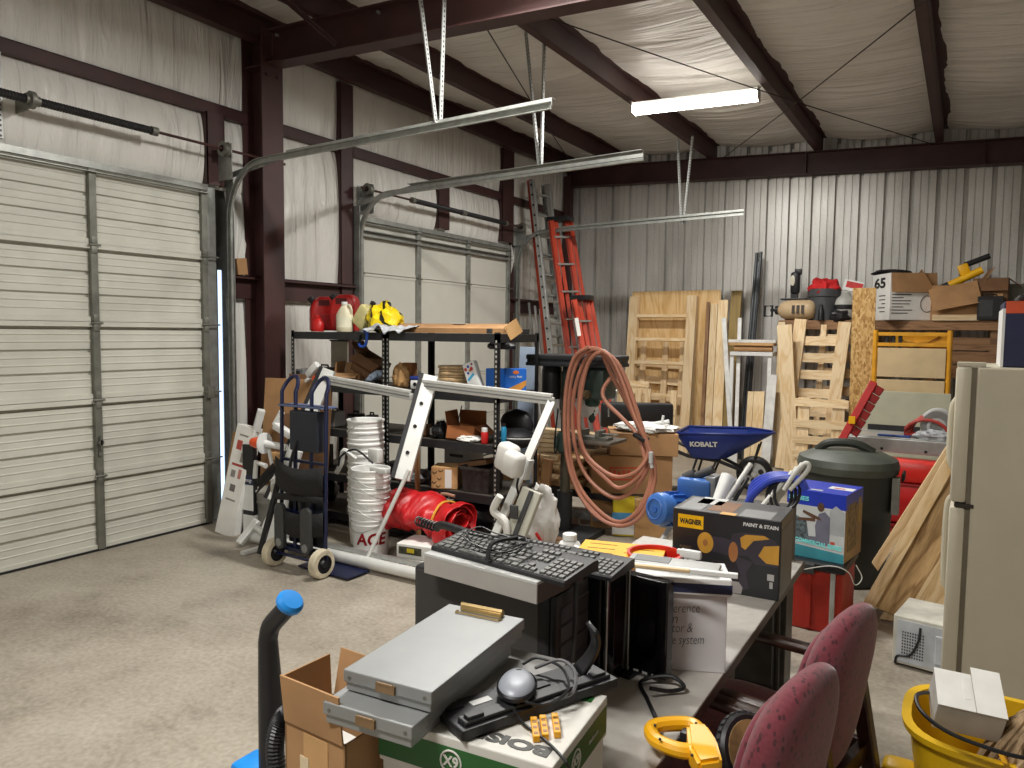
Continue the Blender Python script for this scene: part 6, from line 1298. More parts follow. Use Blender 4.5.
t = thing('handset', 'black handset lying behind the cord bundled keyboard', 'phone', M=T(*at(455, 533, y=1.78)) @ R('Z', -15)); bm = B(); bm.tube(spline([(-0.09, 0, -0.004), (-0.06, 0, 0.012), (0.06, 0, 0.012), (0.09, 0, -0.004)], 4), 0.013, 8); bm.done('grip', BLACK, t)
bm = B()
for k in range(40): pass
bm.tube([(-0.09-0.10+0.0025*k, 0.014*math.cos(k*1.05), 0.0+0.014*math.sin(k*1.05)) for k in range(40)], 0.003, 6); bm.done('coil_cord', BLACK, t)
# screen
t = thing('monitor', 'black flat screen standing on the table before the handwritten white box', 'monitor', (-0.90, 2.045, TZ), -8)
B().b0((-0.22, -0.02, 0.012), (0.215, 0.02, 0.30), bev=0.004).done('casing', GLOSS, t, smooth=False); B().b0((-0.20, -0.0215, 0.03), (0.195, -0.0195, 0.285)).done('screen', mat('dark screen glass', '050506', 0.08), t, smooth=False)
bm = B()
for k in range(5): bm.b0((0.05+0.03*k, -0.022, 0.015), (0.066+0.03*k, -0.0195, 0.021))
bm.done('button', LTGREY, t, smooth=False); B().b0((-0.08, -0.06, 0.0), (0.12, 0.03, 0.012), bev=0.004).done('base', BLACK, t, smooth=False)
o = B().tube(spline([(-0.70, 1.90, TZ+0.03), (-0.66, 1.95, TZ+0.012), (-0.63, 1.98, TZ+0.02), (-0.68, 2.0, TZ+0.03), (-0.75, 1.96, TZ+0.012), (-0.70, 1.88, TZ+0.006), (-0.62, 1.76, TZ+0.006), (-0.60, 1.70, TZ+0.012)], 6), 0.006, 8).done('power_cable', BLACK); tag(o, 'black power cord running from the screen toward the yellow saw', 'cord')
o = B().tube(spline([(-0.86, 1.74, TZ+0.42), (-0.835, 1.70, TZ+0.36), (-0.82, 1.66, TZ+0.2), (-0.835, 1.63, TZ+0.05), (-0.86, 1.56, TZ+0.012), (-0.95, 1.5, TZ+0.008)], 6), 0.006, 8).done('grey_cable', mat('dark grey cable', '2f2f31', 0.4)); tag(o, 'dark cable drooping down the front of the side panelled computer', 'cord')

# ================================================================== PAPER CARTON, FORM CASES, THIRD KEYBOARD
BX = 0.255
PB_ = mat('white coated carton', 'cfcdc6', 0.6, 0, 0.03, 6); GREEN = mat('forest green print', '1f5a24', 0.55, 0, 0.06, 8); GREYP = mat('charcoal print', '4a4a48', 0.6)
t = thing('paper_carton', 'white and green copy paper carton with lid at the near end of the table', 'box', (-0.775, 1.225, TZ), 5)
w, d = 0.185, 0.145
B().b0((-w+0.006, -d+0.006, 0), (w-0.006, d-0.006, BX-0.02)).done('body', PB_, t, smooth=False)
lid = B().b0((-w, -d, BX-0.085), (w, d, BX), bev=0.003).done('lid', PB_, t, smooth=False)
e = 0.0008
B().b0((-w-e, -d-e, BX-0.075), (w+e, -d+0.001, BX-0.018)).done('green_band', GREEN, t, smooth=False); B().b0((w-0.001, -d+0.012, BX-0.075), (w+e, d-0.006, BX-0.018)).done('green_band', GREEN, t, smooth=False)
B().b0((-w+0.006-e, -d+0.006-e, 0.0), (w-0.006+e, -d+0.008, 0.06)).done('green_band', GREEN, t, smooth=False); B().b0((w-0.008, -d+0.006, 0.0), (w-0.006+e, d-0.006, 0.06)).done('green_band', GREEN, t, smooth=False)
def logo(s, r, M, ring, parent):
    bm = B(); bm.tube([(r*math.cos(a), r*math.sin(a), 0) for a in [2*PI*k/28 for k in range(28)]], r*0.09, 6, closed=True, M=None) if False else None
    bm.M = M; bm.tube([(r*math.cos(a), r*math.sin(a), 0) for a in [2*PI*k/28 for k in range(28)]], r*0.09, 6, closed=True); o = bm.done('emblem_ring', ring, parent); text(s, r*1.25, M, ring, parent, bold=0.0008)
# the lid is lettered upside down as seen from the camera
logo('X9', 0.022, face_x(-0.02, -d-0.0014, BX-0.046), PB_, t); logo('X9', 0.030, face_x(-0.045, -d+0.0045, BX-0.135), GREEN, t)
logo('X9', 0.021, T(w+0.0014, -0.035, BX-0.046) @ R('Z', 90) @ R('X', 90), PB_, t); text('multi-use', 0.014, T(w+0.0014, 0.06, BX-0.046) @ R('Z', 90) @ R('X', 90), LTGREY, t)
text('BOiSE', 0.042, T(0.085, -0.105, BX+0.0008) @ R('Z', 180), GREYP, t, bold=0.002, width=0.16); B().b0((0.11, 0.10, BX), (0.165, 0.125, BX+0.0008)).done('green_mark', GREEN, t, smooth=False)
SIL = mat('satin aluminium sheet', '949696', 0.45, 0.45, 0.03, 12)
def formcase(label, M, w=0.205, d=0.40, h=0.042, clip=True):
    t = thing('form_case', label, 'clipboard case', M=M, group=None)
    B().b0((-w/2, -d/2, h*0.42), (w/2, d/2, h), bev=0.002).done('lid', SIL, t, smooth=False); B().b0((-w/2+0.004, -d/2+0.004, 0), (w/2-0.004, d/2-0.004, h*0.42), bev=0.002).done('tray', SIL, t, smooth=False)
    bm = B(); bm.b0((-0.022, -d/2-0.005, h*0.42), (0.022, -d/2+0.001, h*0.86), bev=0.001); bm.b0((-0.018, -d/2-0.006, h*0.80), (0.018, -d/2-0.003, h*0.9)); bm.done('latch', mat('bronze latch', '8d7355', 0.4, 0.5), t, smooth=False)
    for x in (-w/2+0.015, w/2-0.015): bm = B(); bm.rod((x, -d/2-0.001, h*0.66), (x, -d/2+0.002, h*0.66), 0.004, 8); bm.done('rivet', GALVD, t)
    if clip:
        BR = mat('brass clip', 'b39a6a', 0.3, 0.7, 0.1, 10)
        bm = B(); bm.b0((-0.055, d/2-0.03, h), (0.055, d/2-0.006, h+0.012), bev=0.004); bm.rod((-0.055, d/2-0.02, h+0.013), (0.055, d/2-0.02, h+0.013), 0.006, 10); c = bm.done('clip', BR, t)
        bm = B(); bm.tube([(-0.058, d/2-0.032, h+0.002), (-0.058, d/2-0.045, h+0.003), (0.058, d/2-0.045, h+0.003), (0.058, d/2-0.032, h+0.002)], 0.0022, 6); bm.done('wire', BR, c)
    return t
formcase('lower aluminium form case jutting over the carton under the clipped one', T(-0.935, 1.195, TZ+BX+0.003) @ R('Z', 5), clip=False)
formcase('upper aluminium form case with brass clip on top', T(-0.930, 1.245, TZ+BX+0.048) @ R('Z', 5))
o = B().b0((-0.09, -0.14, 0), (0.09, 0.14, 0.003)).done('grey_folder', mat('grey board', '8b8a88', 0.6)); o.location = (-0.815, 1.325, TZ+BX+0.005); o.rotation_euler = (0, math.radians(1), math.radians(6)); tag(o, 'thin grey folder sticking out beneath the aluminium form cases', 'folder')
# upside down keyboard
M = T(*at(530, 692, z=TZ+BX+0.024)) @ R('Z', 66) @ R('X', 180) @ MX.Diagonal((0.90, 0.72, 1, 1))
t = thing('keyboard', 'upturned black keyboard lying on the paper carton with mouse on it', 'keyboard', M=M)
bm = B(); bm.prism([(-0.075, 0), (0.075, 0), (0.075, 0.018), (-0.075, 0.018)], 0.43, T(-0.215, 0, -0.0) @ R('Z', 90) @ R('X', 90), bev=0.004); bm.done('base', BLACK, t, smooth=False)
bm = B(); bm.b0((-0.20, 0.02, -0.008), (0.20, 0.062, 0.002), bev=0.003); bm.b0((-0.06, -0.05, -0.003), (0.06, 0.0, 0.002), bev=0.002); bm.b0((-0.2, -0.06, -0.004), (-0.16, -0.03, 0.002)); bm.b0((0.16, -0.06, -0.004), (0.2, -0.03, 0.002)); bm.done('underside_ridge', mat('charcoal ridge', '222325', 0.4), t, smooth=False)
for x in (-0.17, 0.17): B().b0((x-0.02, 0.03, -0.014), (x+0.02, 0.055, -0.007), bev=0.002).done('flip_foot', BLACK, t, smooth=False)
B().b0((-0.14, -0.045, -0.0012), (-0.09, -0.02, 0.001)).done('sticker', LTGREY, t, smooth=False)
bm = B()
for i in range(18):
    for j in range(5): bm.box((-0.19+0.0215*i, -0.055+0.025*j, 0.020), (0.017, 0.018, 0.008), taper=0.85)
bm.done('keys', KEYC, t, smooth=False)
t = thing('computer_mouse', 'silver and black computer mouse sitting on the upturned keyboard', 'mouse', M=T(*at(517, 688, z=TZ+BX+0.038)) @ R('Z', 25) @ MX.Diagonal((1.2, 1.12, 0.7, 1)))
bm = B(); bm.surf(lambda u, v: (0.032*math.cos(2*PI*u)*math.sin(PI/2*v)**0.7*(1.0-0.08*math.sin(2*PI*u)), 0.055*math.sin(2*PI*u)*math.sin(PI/2*v)**0.7, 0.004+0.034*math.cos(PI/2*v)), 28, 10, cu=True); bm.lathe([(0.0, 0.0), (0.98, 0.0), (1.0, 0.004)], 28, MX.Diagonal((0.032, 0.055, 1, 1))); bm.done('shell', mat('silver mouse shell', '8f939c', 0.42, 0.1, 0.05, 8), t, ang=60)
bm = B(); bm.lathe([(0.95, 0.002), (1.06, 0.002), (1.06, 0.012), (0.99, 0.016)], 28, MX.Diagonal((0.032, 0.055, 1, 1))); bm.done('side', BLACK, t)
bm = B(); bm.lathe([(0, -0.004), (0.008, -0.004), (0.008, 0.004), (0, 0.004)], 14, T(0, 0.028, 0.031) @ R('Y', 90)); bm.b0((-0.0006, 0.012, 0.034), (0.0006, 0.05, 0.0352)); bm.done('scroll_wheel', BLACK, t)
o = B().tube(spline([at(523, 664, z=TZ+BX+0.045), at(538, 658, z=TZ+BX+0.05), at(562, 668, z=TZ+BX+0.05), at(568, 690, z=TZ+BX+0.045), at(545, 705, z=TZ+BX+0.03), at(522, 700, z=TZ+BX+0.04), at(510, 690, z=TZ+BX+0.04), at(512, 705, z=TZ+BX+0.032), at(522, 722, z=TZ+BX+0.012), at(545, 740, z=TZ+BX+0.006), at(566, 762, z=TZ+BX+0.006), at(569, 775, z=TZ+BX-0.05)], 6), 0.0032, 6).done('mouse_cord', BLACK); tag(o, 'black mouse cord looping over the upturned keyboard and paper carton', 'cord')
o = B().tube(spline([at(535, 668, z=TZ+BX+0.045), at(560, 660, z=TZ+BX+0.055), at(575, 672, z=TZ+BX+0.05), at(573, 692, z=TZ+BX+0.035), at(555, 700, z=TZ+BX+0.03)], 6), 0.004, 6).done('wrapped_cable', mat('mid grey cord', '606062', 0.4)); tag(o, 'pale grey cord wrapped around the upturned keyboard', 'cord')
HI = mat('amber highlighter', 'e8a51c', 0.3, 0, 0.06, 20)
for k, (px, py) in enumerate(((535, 729), (544, 727), (556, 725))):
    c = at(px, py, z=TZ+BX+0.007); dd = at(px-2, py-13, z=TZ+BX+0.007)-at(px+2, py+13, z=TZ+BX+0.007); hz_ = math.degrees(math.atan2(dd.y, dd.x)); t = thing('test_strip', ('amber plastic block nearest the mouse cord', 'amber plastic block in the middle of the three', 'amber plastic block set apart from the other two')[k], 'plastic block', M=T(*c) @ R('Z', hz_))
    B().b0((-0.036, -0.0065, -0.006), (0.036, 0.0065, 0.006), bev=0.0015).done('block', HI, t, smooth=False); bm = B()
    for q_ in range(3): bm.b0((-0.028+0.02*q_, -0.004, 0.006), (-0.02+0.02*q_, 0.004, 0.0066))
    bm.done('slot', mat('dark amber', '8c5a10', 0.4), t, smooth=False)
# curved black stand piece leaning at the tower
o = B().surf(lambda u, v: (0.03*(u-0.5)*(1.2-0.4*math.sin(PI*v)), 0.03*math.sin(PI*v*0.9), 0.115*v), 4, 12).done('stand_bracket', BLACK, thick=0.01); o.matrix_basis = T(*at(578, 672, z=TZ+BX+0.03)) @ R('Z', -30) @ R('Y', 18); tag(o, 'curved black plastic bracket standing between the computer and upturned keyboard', 'bracket')

# ================================================================== HANDWRITTEN WHITE BOX
pA, pB = V((-0.755, 2.085, TZ)), V((-0.565, 2.165, TZ)); az = math.degrees(math.atan2(pB.y-pA.y, pB.x-pA.x)); WB_ = 0.36
c = pB-(pB-pA).normalized()*WB_/2; nrm = V((-(pB-pA).y, (pB-pA).x, 0)).normalized(); c2 = c+nrm*0.14
c2 = c2+V((0, 0.02, 0)); WB_ = 0.24; c2 = pB-(pB-pA).normalized()*WB_/2+nrm*0.09
t = thing('file_box', 'white box with handwriting standing by the table edge', 'box', (c2.x, c2.y, TZ), az)
B().b0((-WB_/2, -0.09, 0), (WB_/2, 0.05, 0.235), bev=0.003).done('body', mat('white carton', 'd3d1d2', 0.6, 0, 0.03, 5), t, smooth=False)
INKD = mat('faded marker ink', '4b4a50', 0.8)
xr = WB_/2
for s, x, z, sz, wd in (('ference', -0.025, 0.192, 0.042, 0.085), ('m', -0.06, 0.158, 0.045, 0.028), ('ector &', -0.045, 0.130, 0.042, 0.085), ('me system', -0.025, 0.095, 0.042, 0.115)):
    text(s, sz, face_x(x+0.022, -0.0908, z) @ R('Z', 4), INKD, t, shear=0.25, width=wd, depth=0.0003, bold=-0.0006, name='handwriting')
t = thing('box_lid', 'white carton lid with navy blue band resting on the handwritten box', 'lid', (c2.x-0.01, c2.y, TZ+0.237), az)
w = WB_/2+0.02
B().b0((-w, -0.105, 0.0), (w, 0.06, 0.052), bev=0.004).done('lid', WHITE, t, smooth=False); B().b0((-w-0.001, -0.1062, 0.008), (w+0.001, 0.061, 0.036)).done('navy_band', mat('navy print', '232a4a', 0.6), t, smooth=False)
t = thing('projector', 'pale grey flat projector sitting on the navy banded lid', 'projector', (c2.x-0.02, c2.y+0.0, TZ+0.29), az-14)
B().b0((-0.15, -0.065, 0.0), (0.13, 0.025, 0.018), bev=0.008).done('body', LTGREY, t); B().b0((-0.13, -0.05, 0.017), (-0.02, 0.01, 0.020), bev=0.001).done('control_panel', MIDGREY, t, smooth=False); B().b0((-0.02, -0.067, 0.006), (0.05, -0.063, 0.016)).done('port', DKGREY, t, smooth=False)
p0, p1 = at(738, 575, y=2.12), at(604, 561, y=2.30); p0.z = p1.z = TZ+0.322; p0 = at(738, 576, z=p0.z); p1 = at(606, 562, z=p0.z)
o = plank('white plastic stick laid across the projector', p0, p1, 0.018, 0.014, WHITE, name='plastic_stick', cat='stick')
p0 = at(690, 571, z=TZ+0.336); p1 = at(592, 561, z=TZ+0.336); plank('short pale wooden stick laid over the white stick', p0, p1, 0.016, 0.009, PINE, name='wood_stick', cat='stick')
# ------------------------------------------------------------------ far part of the table
t = carton('grey flat carton under the yellow booklet', (-1.10, 2.62, TZ), (0.36, 0.30, 0.14), 14, mat('grey carton', '8f8b86', 0.7), tape=False, name='grey_box')
t = thing('yellow_booklet', 'yellow printed booklet lying open on the grey carton', 'booklet', M=T(-1.10, 2.63, TZ+0.143) @ R('Z', 14) @ R('X', 0))
B().b0((-0.17, -0.13, 0), (0.16, 0.14, 0.018), bev=0.001).done('cover', mat('amber paper', 'eab32e', 0.6, 0, 0.06, 12), t, smooth=False)
for k in range(7): B().b0((-0.14+0.15*(k % 2), -0.09+0.03*k, 0.0182), (-0.03+0.15*(k % 2), -0.083+0.03*k, 0.0188)).done('printed_line', mat('brown ink', '7a5a1c', 0.7), t, smooth=False)
B().b0((0.03, -0.1305, -0.012), (0.1605, -0.05, 0.0)).done('spine', mat('dark orange strip', 'b5531f', 0.6), t, smooth=False)
t = thing('white_bottle', 'white plastic bottle with screw cap behind the keyboard', 'bottle', (X(572, 2.72), 2.72, TZ)); t.scale = (1.15, 1.15, 0.68); bm = B(); bm.lathe([(0, 0), (0.042, 0), (0.046, 0.01), (0.046, 0.17), (0.035, 0.205), (0.022, 0.215), (0.022, 0.23)], 20); bm.done('bottle', WHITE, t); bm = B(); bm.lathe([(0.026, 0.222), (0.026, 0.255), (0.023, 0.258), (0, 0.258)], 18); bm.done('cap', WHITE, t); bm = B(); bm.tube(spline([(0.03, -0.02, 0.20), (0.06, -0.03, 0.18), (0.06, -0.02, 0.1)], 4), 0.008, 6); bm.done('handle', WHITE, t)
cR = at(655, 552, y=2.66)
t = thing('red_tub', 'shallow bright red plastic tub on the table', 'tub', (cR.x, cR.y, TZ)); hh = cR.z-TZ
bm = B(); bm.lathe([(0, 0.0), (0.075, 0), (0.098, hh-0.012), (0.106, hh-0.01), (0.106, hh), (0.095, hh), (0.088, hh-0.06), (0.07, 0.012), (0, 0.01)], 32); bm.done('tub', mat('bright red tub', 'd32118', 0.35), t)
cS = at(692, 556, y=2.62)
t = thing('spray_bottle', 'clear spray bottle with white trigger in front of the black sprayer carton', 'bottle', (cS.x, cS.y, TZ)); bm = B(); bm.lathe([(0, 0), (0.036, 0), (0.04, 0.01), (0.04, 0.09), (0.016, 0.135), (0.016, 0.15)], 18); bm.done('bottle', mat('olive clear bottle', '8d9a7e', 0.2), t); zz = cS.z-TZ
bm = B(); bm.rod((0, 0, 0.145), (0, 0, zz-0.01), 0.014, 12); bm.b0((-0.045, -0.012, zz-0.01), (0.035, 0.012, zz+0.022), bev=0.008); bm.b0((-0.055, -0.008, zz+0.002), (-0.04, 0.008, zz+0.018)); bm.bar((-0.02, 0, zz-0.008), (-0.035, 0, zz-0.05), 0.012, 0.01); bm.done('trigger', WHITE, t)

# ================================================================== BLACK PAINT SPRAYER CARTON
WG = mat('sprayer carton black', '26272a', 0.35, 0, 0.08, 6); WY = mat('sprayer yellow print', 'f0bd16', 0.4)
t = thing('sprayer_carton', 'black carton with yellow badge and printed paint sprayer picture', 'box', (-0.77, 3.0, TZ), 1)
w, d, h = 0.21, 0.13, 0.31
B().b0((-w, -d, 0), (w, d, h), bev=0.004).done('carton', WG, t, smooth=False)
y = -d-0.0006
B().b0((-w+0.022, y, h-0.075), (-w+0.125, y+0.001, h-0.022)).done('badge', WY, t, smooth=False); text('WAGNER', 0.028, face_x(-w+0.0735, y-0.0006, h-0.05), INK, t, bold=0.0012, width=0.09)
text('PAINT & STAIN', 0.019, face_x(w-0.075, y, h-0.030), WHITE, t, bold=0.0006, width=0.13); text('FLEXIO', 0.016, face_x(-w+0.055, y, h-0.155), mat('dull copper print', '8a6a4a', 0.5), t, width=0.045); text('2500', 0.026, face_x(-w+0.06, y, h-0.182), mat('dull copper print', '8a6a4a', 0.5), t, width=0.055)
GP = mat('gunmetal print', '3b3540', 0.4); YP = mat('mustard print', 'cf9a3a', 0.45); CP = mat('copper print', 'a96f3f', 0.45)
def printed(name, pts, m, off=0.0008):
    bm = B(); bm.prism([(p[0], p[1]) for p in pts], off, T(0, -d, 0) @ R('X', 90)); return bm.done(name, m, t, smooth=False)
def disc(name, cx, cz, rx, rz, m, off): return printed(name, [(cx+rx*math.cos(2*PI*k/24), cz+rz*math.sin(2*PI*k/24)) for k in range(24)], m, off)
printed('printed_body', [(0.02, 0.20), (0.03, 0.235), (0.06, 0.245), (0.14, 0.25), (0.19, 0.23), (0.205, 0.19), (0.205, 0.13), (0.17, 0.13), (0.12, 0.13), (0.09, 0.16), (0.04, 0.15)], GP, 0.0008)
printed('printed_body', [(0.045, 0.15), (0.11, 0.135), (0.085, 0.09), (0.10, 0.03), (0.075, 0.02), (0.05, 0.05)], GP, 0.0009)
printed('printed_shell', [(0.06, 0.225), (0.08, 0.24), (0.15, 0.245), (0.17, 0.235), (0.11, 0.22), (0.08, 0.18), (0.065, 0.19)], YP, 0.0012); printed('printed_shell', [(0.13, 0.165), (0.15, 0.205), (0.205, 0.215), (0.205, 0.14), (0.16, 0.14)], YP, 0.0012)
disc('printed_nozzle', -0.075, 0.185, 0.032, 0.042, YP, 0.0012); disc('printed_nozzle', -0.075, 0.185, 0.010, 0.014, CP, 0.0016); printed('printed_barrel', [(-0.055, 0.155), (-0.055, 0.215), (0.0, 0.215), (0.045, 0.20), (0.045, 0.14), (0.0, 0.15)], GP, 0.001)
printed('printed_cup', [(-0.075, 0.06), (-0.08, 0.10), (-0.04, 0.12), (0.05, 0.12), (0.065, 0.08), (0.06, 0.05), (-0.04, 0.04)], mat('dark plum print', '2c232a', 0.4), 0.0012); disc('printed_trigger', 0.035, 0.165, 0.018, 0.04, CP, 0.0013)
printed('printed_jar', [(-0.05, 0.0), (-0.055, 0.05), (0.06, 0.05), (0.075, 0.03), (0.07, -0.0+0.004), (0.03, 0.003)], mat('pale print', 'a19b9a', 0.5), 0.0014)
B().b0((w-0.045, y, 0.075), (w-0.02, y+0.001, 0.10)).done('printed_square', LTGREY, t, smooth=False); B().b0((w-0.036, y, 0.045), (w-0.024, y+0.001, 0.07)).done('printed_line', LTGREY, t, smooth=False)
for k, (a, b, c_, e_, m) in enumerate(((-0.19, -0.12, -0.10, 0.10, MIDGREY), (-0.08, -0.10, 0.02, 0.08, mat('brown print', '7a5230', 0.6)), (0.05, -0.13, 0.17, 0.0, MIDGREY), (-0.15, 0.0, -0.05, 0.13, LTGREY), (-0.02, -0.14, 0.04, -0.10, YP))):
    B().b0((a, b, h-0.0005), (c_, e_, h+0.0008)).done('top_print', m, t, smooth=False)
B().b0((w-0.0005, -0.12, 0.03), (w+0.0008, 0.12, 0.27)).done('side_print', mat('side print grey', '3d3e40', 0.4), t, smooth=False)

# ================================================================== AIRLESS SPRAYER, HOSES
BS = mat('sky blue casting', '3f6fb8', 0.4, 0.05, 0.1, 8)
pc = at(690, 503, y=4.0)
t = thing('airless_sprayer', 'blue motored airless paint sprayer on white tube cart', 'paint sprayer', (pc.x, 4.0, 0))
z0 = pc.z
M = T(-0.06, -0.05, z0-0.03) @ R('Z', 62) @ R('Y', 96)
bm = B(); bm.lathe([(0, -0.16), (0.07, -0.16), (0.085, -0.15), (0.09, -0.13), (0.09, -0.10), (0.08, -0.09), (0.082, 0.12), (0.06, 0.14), (0, 0.14)], 24, M); bm.done('motor', BS, t)
bm = B()
for k in range(14): a = 2*PI*k/14; bm.box((0, 0, 0), (0.010, 0.022, 0.16), M @ T(0.086*math.cos(a), 0.086*math.sin(a), 0.01) @ R('Z', math.degrees(a)+90))
bm.done('cooling_rib', mat('deep sky blue', '2f5fae', 0.4), t, smooth=False)
bm = B(); bm.lathe([(0.05, 0), (0.055, -0.004), (0.06, 0), (0.055, 0.004)], 20, M @ T(0, 0, -0.162)); bm.lathe([(0, -0.166), (0.02, -0.166), (0.02, -0.158)], 14, M); bm.done('motor_end', mat('deep sky blue', '2f5fae', 0.4), t)
bm = B(); bm.box((0.03, 0.02, z0+0.09), (0.19, 0.14, 0.11), None, bev=0.02); bm.done('gearbox', BS, t); bm = B(); bm.box((0.12, 0.03, z0+0.08), (0.06, 0.13, 0.17), None, bev=0.01); bm.done('pump_block', mat('pump aluminium', '8f9296', 0.35, 0.6), t)
bm = B(); bm.rod((0.02, 0.02, z0+0.15), (0.12, 0.02, z0+0.20), 0.022, 12); bm.rod((-0.04, 0.02, z0+0.13), (0.02, 0.02, z0+0.165), 0.03, 12); bm.done('grip', DKGREY, t)
bm = B(); bm.lathe([(0.03, -0.1), (0.04, -0.09), (0.04, 0.05), (0.045, 0.055), (0.045, 0.09), (0.0, 0.09)], 16, T(0.22, 0.0, z0+0.06)); bm.done('fluid_filter', mat('pump aluminium', '8f9296', 0.35, 0.6), t)
bm = B()
for s in (-0.06, 0.10): bm.tube([(s, 0.02, z0-0.05), (s-0.03, -0.06, z0-0.14), (s-0.20, -0.22, 0.32), (s-0.26, -0.24, 0.02)], 0.016, 10)
bm.done('cart_tube', WFR, t); bm = B(); bm.tube([(0.0, 0.05, z0-0.05), (0.03, 0.1, 0.02)], 0.016, 10); bm.tube([(0.1, 0.05, z0-0.05), (0.13, 0.1, 0.02)], 0.016, 10); bm.done('cart_leg', WFR, t)
bm = B(); bm.box((-0.02, 0.02, z0-0.13), (0.26, 0.18, 0.03), None, bev=0.004); bm.done('cart_plate', LTGREY, t, smooth=False)
def stick(label, a, b, r0, r1, m, y0, y1, name='tube', cat='tube'):
    p0, p1 = at(*a, y=y0), at(*b, y=y1); o = B().rod(p0, p1, r0, 12, r1).done(name, m); return tag(o, label, cat)
stick('white tapered tube leaning between the blue sprayer and wheelbarrow', (709, 520), (729, 477), 0.018, 0.042, WHITE, 3.6, 3.75)
stick('thin white wand leaning over the sprayer carton', (712, 522), (751, 464), 0.013, 0.013, OFFW, 3.6, 3.8, 'spray_wand', 'wand')
stick('thin black wand leaning beside the white one', (724, 518), (748, 478), 0.010, 0.010, BLACK, 3.65, 3.8, 'spray_wand', 'wand')
t = carton('black and yellow printed carton behind the sprayer carton carrying the hoses', (-0.84, 3.66, 0), (0.36, 0.26, 0.92), 4, mat('dark printed carton', '2d2a27', 0.5, 0, 0.4, 10), tape=False, name='printed_carton'); B().b0((0.10, -0.1312, 0.70), (0.17, -0.129, 0.90)).done('yellow_print', mat('dull yellow print', 'a8873a', 0.5), t, smooth=False)
t = thing('hose_bundle', 'blue and white paint hoses bundled with black ties above the sprayer carton', 'hose', (-0.93, 3.6, 1.0))
bm = B()
for k in range(4):
    pts = [at(*p, y=3.52+0.05*k) for p in ((744+2*k, 512+k), (752, 496-3*k), (768, 482-2*k), (786, 478-k), (800, 482-k), (806, 490))]; bm.tube(spline(pts, 5), 0.017, 8)
bm.done('blue_hose', mat('royal blue hose', '2b3fa8', 0.4), t, world=True)
bm = B()
for k in range(4):
    p0, p1 = at(758+4*k, 512-k, y=3.46+0.02*k), at(788+5*k, 476-4*k, y=3.55+0.03*k); bm.rod(p0, p1, 0.014, 8)
bm.tube(spline([at(784, 490, y=3.5), at(796, 472, y=3.5), at(806, 463, y=3.5), at(808, 470, y=3.5), at(790, 490, y=3.5)], 5), 0.010, 8)
bm.done('white_hose', OFFW, t, world=True)
bm = B()
for k in range(3):
    c = at(779+4*k, 497-2*k, y=3.5); bm.tube([c+V((0.055*math.cos(a), 0.08*math.sin(a)*0.5, 0.07*math.sin(a))) for a in [2*PI*j/16 for j in range(16)]], 0.008, 6, closed=True)
bm.done('tie', BLACK, t, world=True)

# ================================================================== PRINTED BLUE CARTON ON RED TOTE
t = thing('storage_tote', 'red plastic tote with black lid on the floor behind the table', 'tote', (-0.83, 4.80, 0), -3)
hT = 0.37
RT = mat('tote red', 'b12a1c', 0.45, 0, 0.08, 6)
B().b0((-0.36, -0.2, 0.0), (0.30, 0.2, hT), bev=0.012).done('tub', RT, t, smooth=False)
for x in (-0.24, -0.06, 0.12): B().b0((x-0.012, -0.212, 0.02), (x+0.012, -0.19, hT-0.01), bev=0.003).done('rib', RT, t, smooth=False)
B().b0((0.235, -0.21, 0.0), (0.262, -0.185, hT), bev=0.003).done('corner_strip', LTGREY, t, smooth=False)
B().b0((-0.375, -0.22, hT), (0.315, 0.22, hT+0.05), bev=0.01).done('lid', BLACK, t, smooth=False)
for x in (-0.2, 0.1): B().b0((x-0.05, -0.235, hT-0.02), (x+0.05, -0.215, hT+0.04), bev=0.004).done('latch', DKGREY, t, smooth=False)
zq = hT+0.052
pl, pr = at(793, 560, y=4.62), at(847, 570, y=4.62)
w = (pr.x-pl.x)/2+0.02; h = at(846, 496, y=4.62).z-zq
PR = mat('royal blue print', '1d35ad', 0.4, 0, 0.05, 6)
t = thing('printed_carton', 'tall carton with blue top and photo of a man working, on the red tote', 'box', ((pl.x+pr.x)/2-0.01, 4.62+0.19, zq), -9)
B().b0((-w, -0.17, 0), (w, 0.17, h), bev=0.003).done('carton', mat('brown carton side', 'a4865e', 0.7, 0, 0.15, 8), t, smooth=False)
d = 0.17
zb = h*0.78
B().b0((-w-0.0005, -d-0.0008, zb), (w+0.0005, d, h+0.0012)).done('blue_top', PR, t, smooth=False)
B().b0((-w+0.001, -d-0.001, 0.0), (w-0.001, -d+0.001, zb)).done('photo_sky', mat('pale sky print', 'c3c7c9', 0.5, 0, 0.06, 10), t, smooth=False)
def pr2(name, pts, m, off): bm = B(); bm.prism(pts, off, T(0, -d, 0) @ R('X', 90)); return bm.done(name, m, t, smooth=False)
GRYP = mat('slate shirt print', '6b6b7c', 0.6); SKIN = mat('brown skin print', '5a3d2c', 0.6); TEAL = mat('teal print', '3c8f9e', 0.5)
pr2('photo_building', [(0.08, 0.16), (0.08, 0.30), (0.115, 0.335), (w-0.004, 0.30), (w-0.004, 0.16)], mat('building print', 'a9adb0', 0.6), 0.0013)
pr2('photo_bench', [(-w+0.003, 0.10), (-w+0.003, 0.26), (-0.12, 0.25), (-0.05, 0.22), (-0.03, 0.10)], mat('clutter print', '58646a', 0.6, 0, 0.5, 60), 0.0014)
pr2('photo_shirt', [(0.01, 0.09), (0.0, 0.2), (0.02, 0.275), (0.055, 0.29), (0.085, 0.26), (0.085, 0.09)], GRYP, 0.0018)
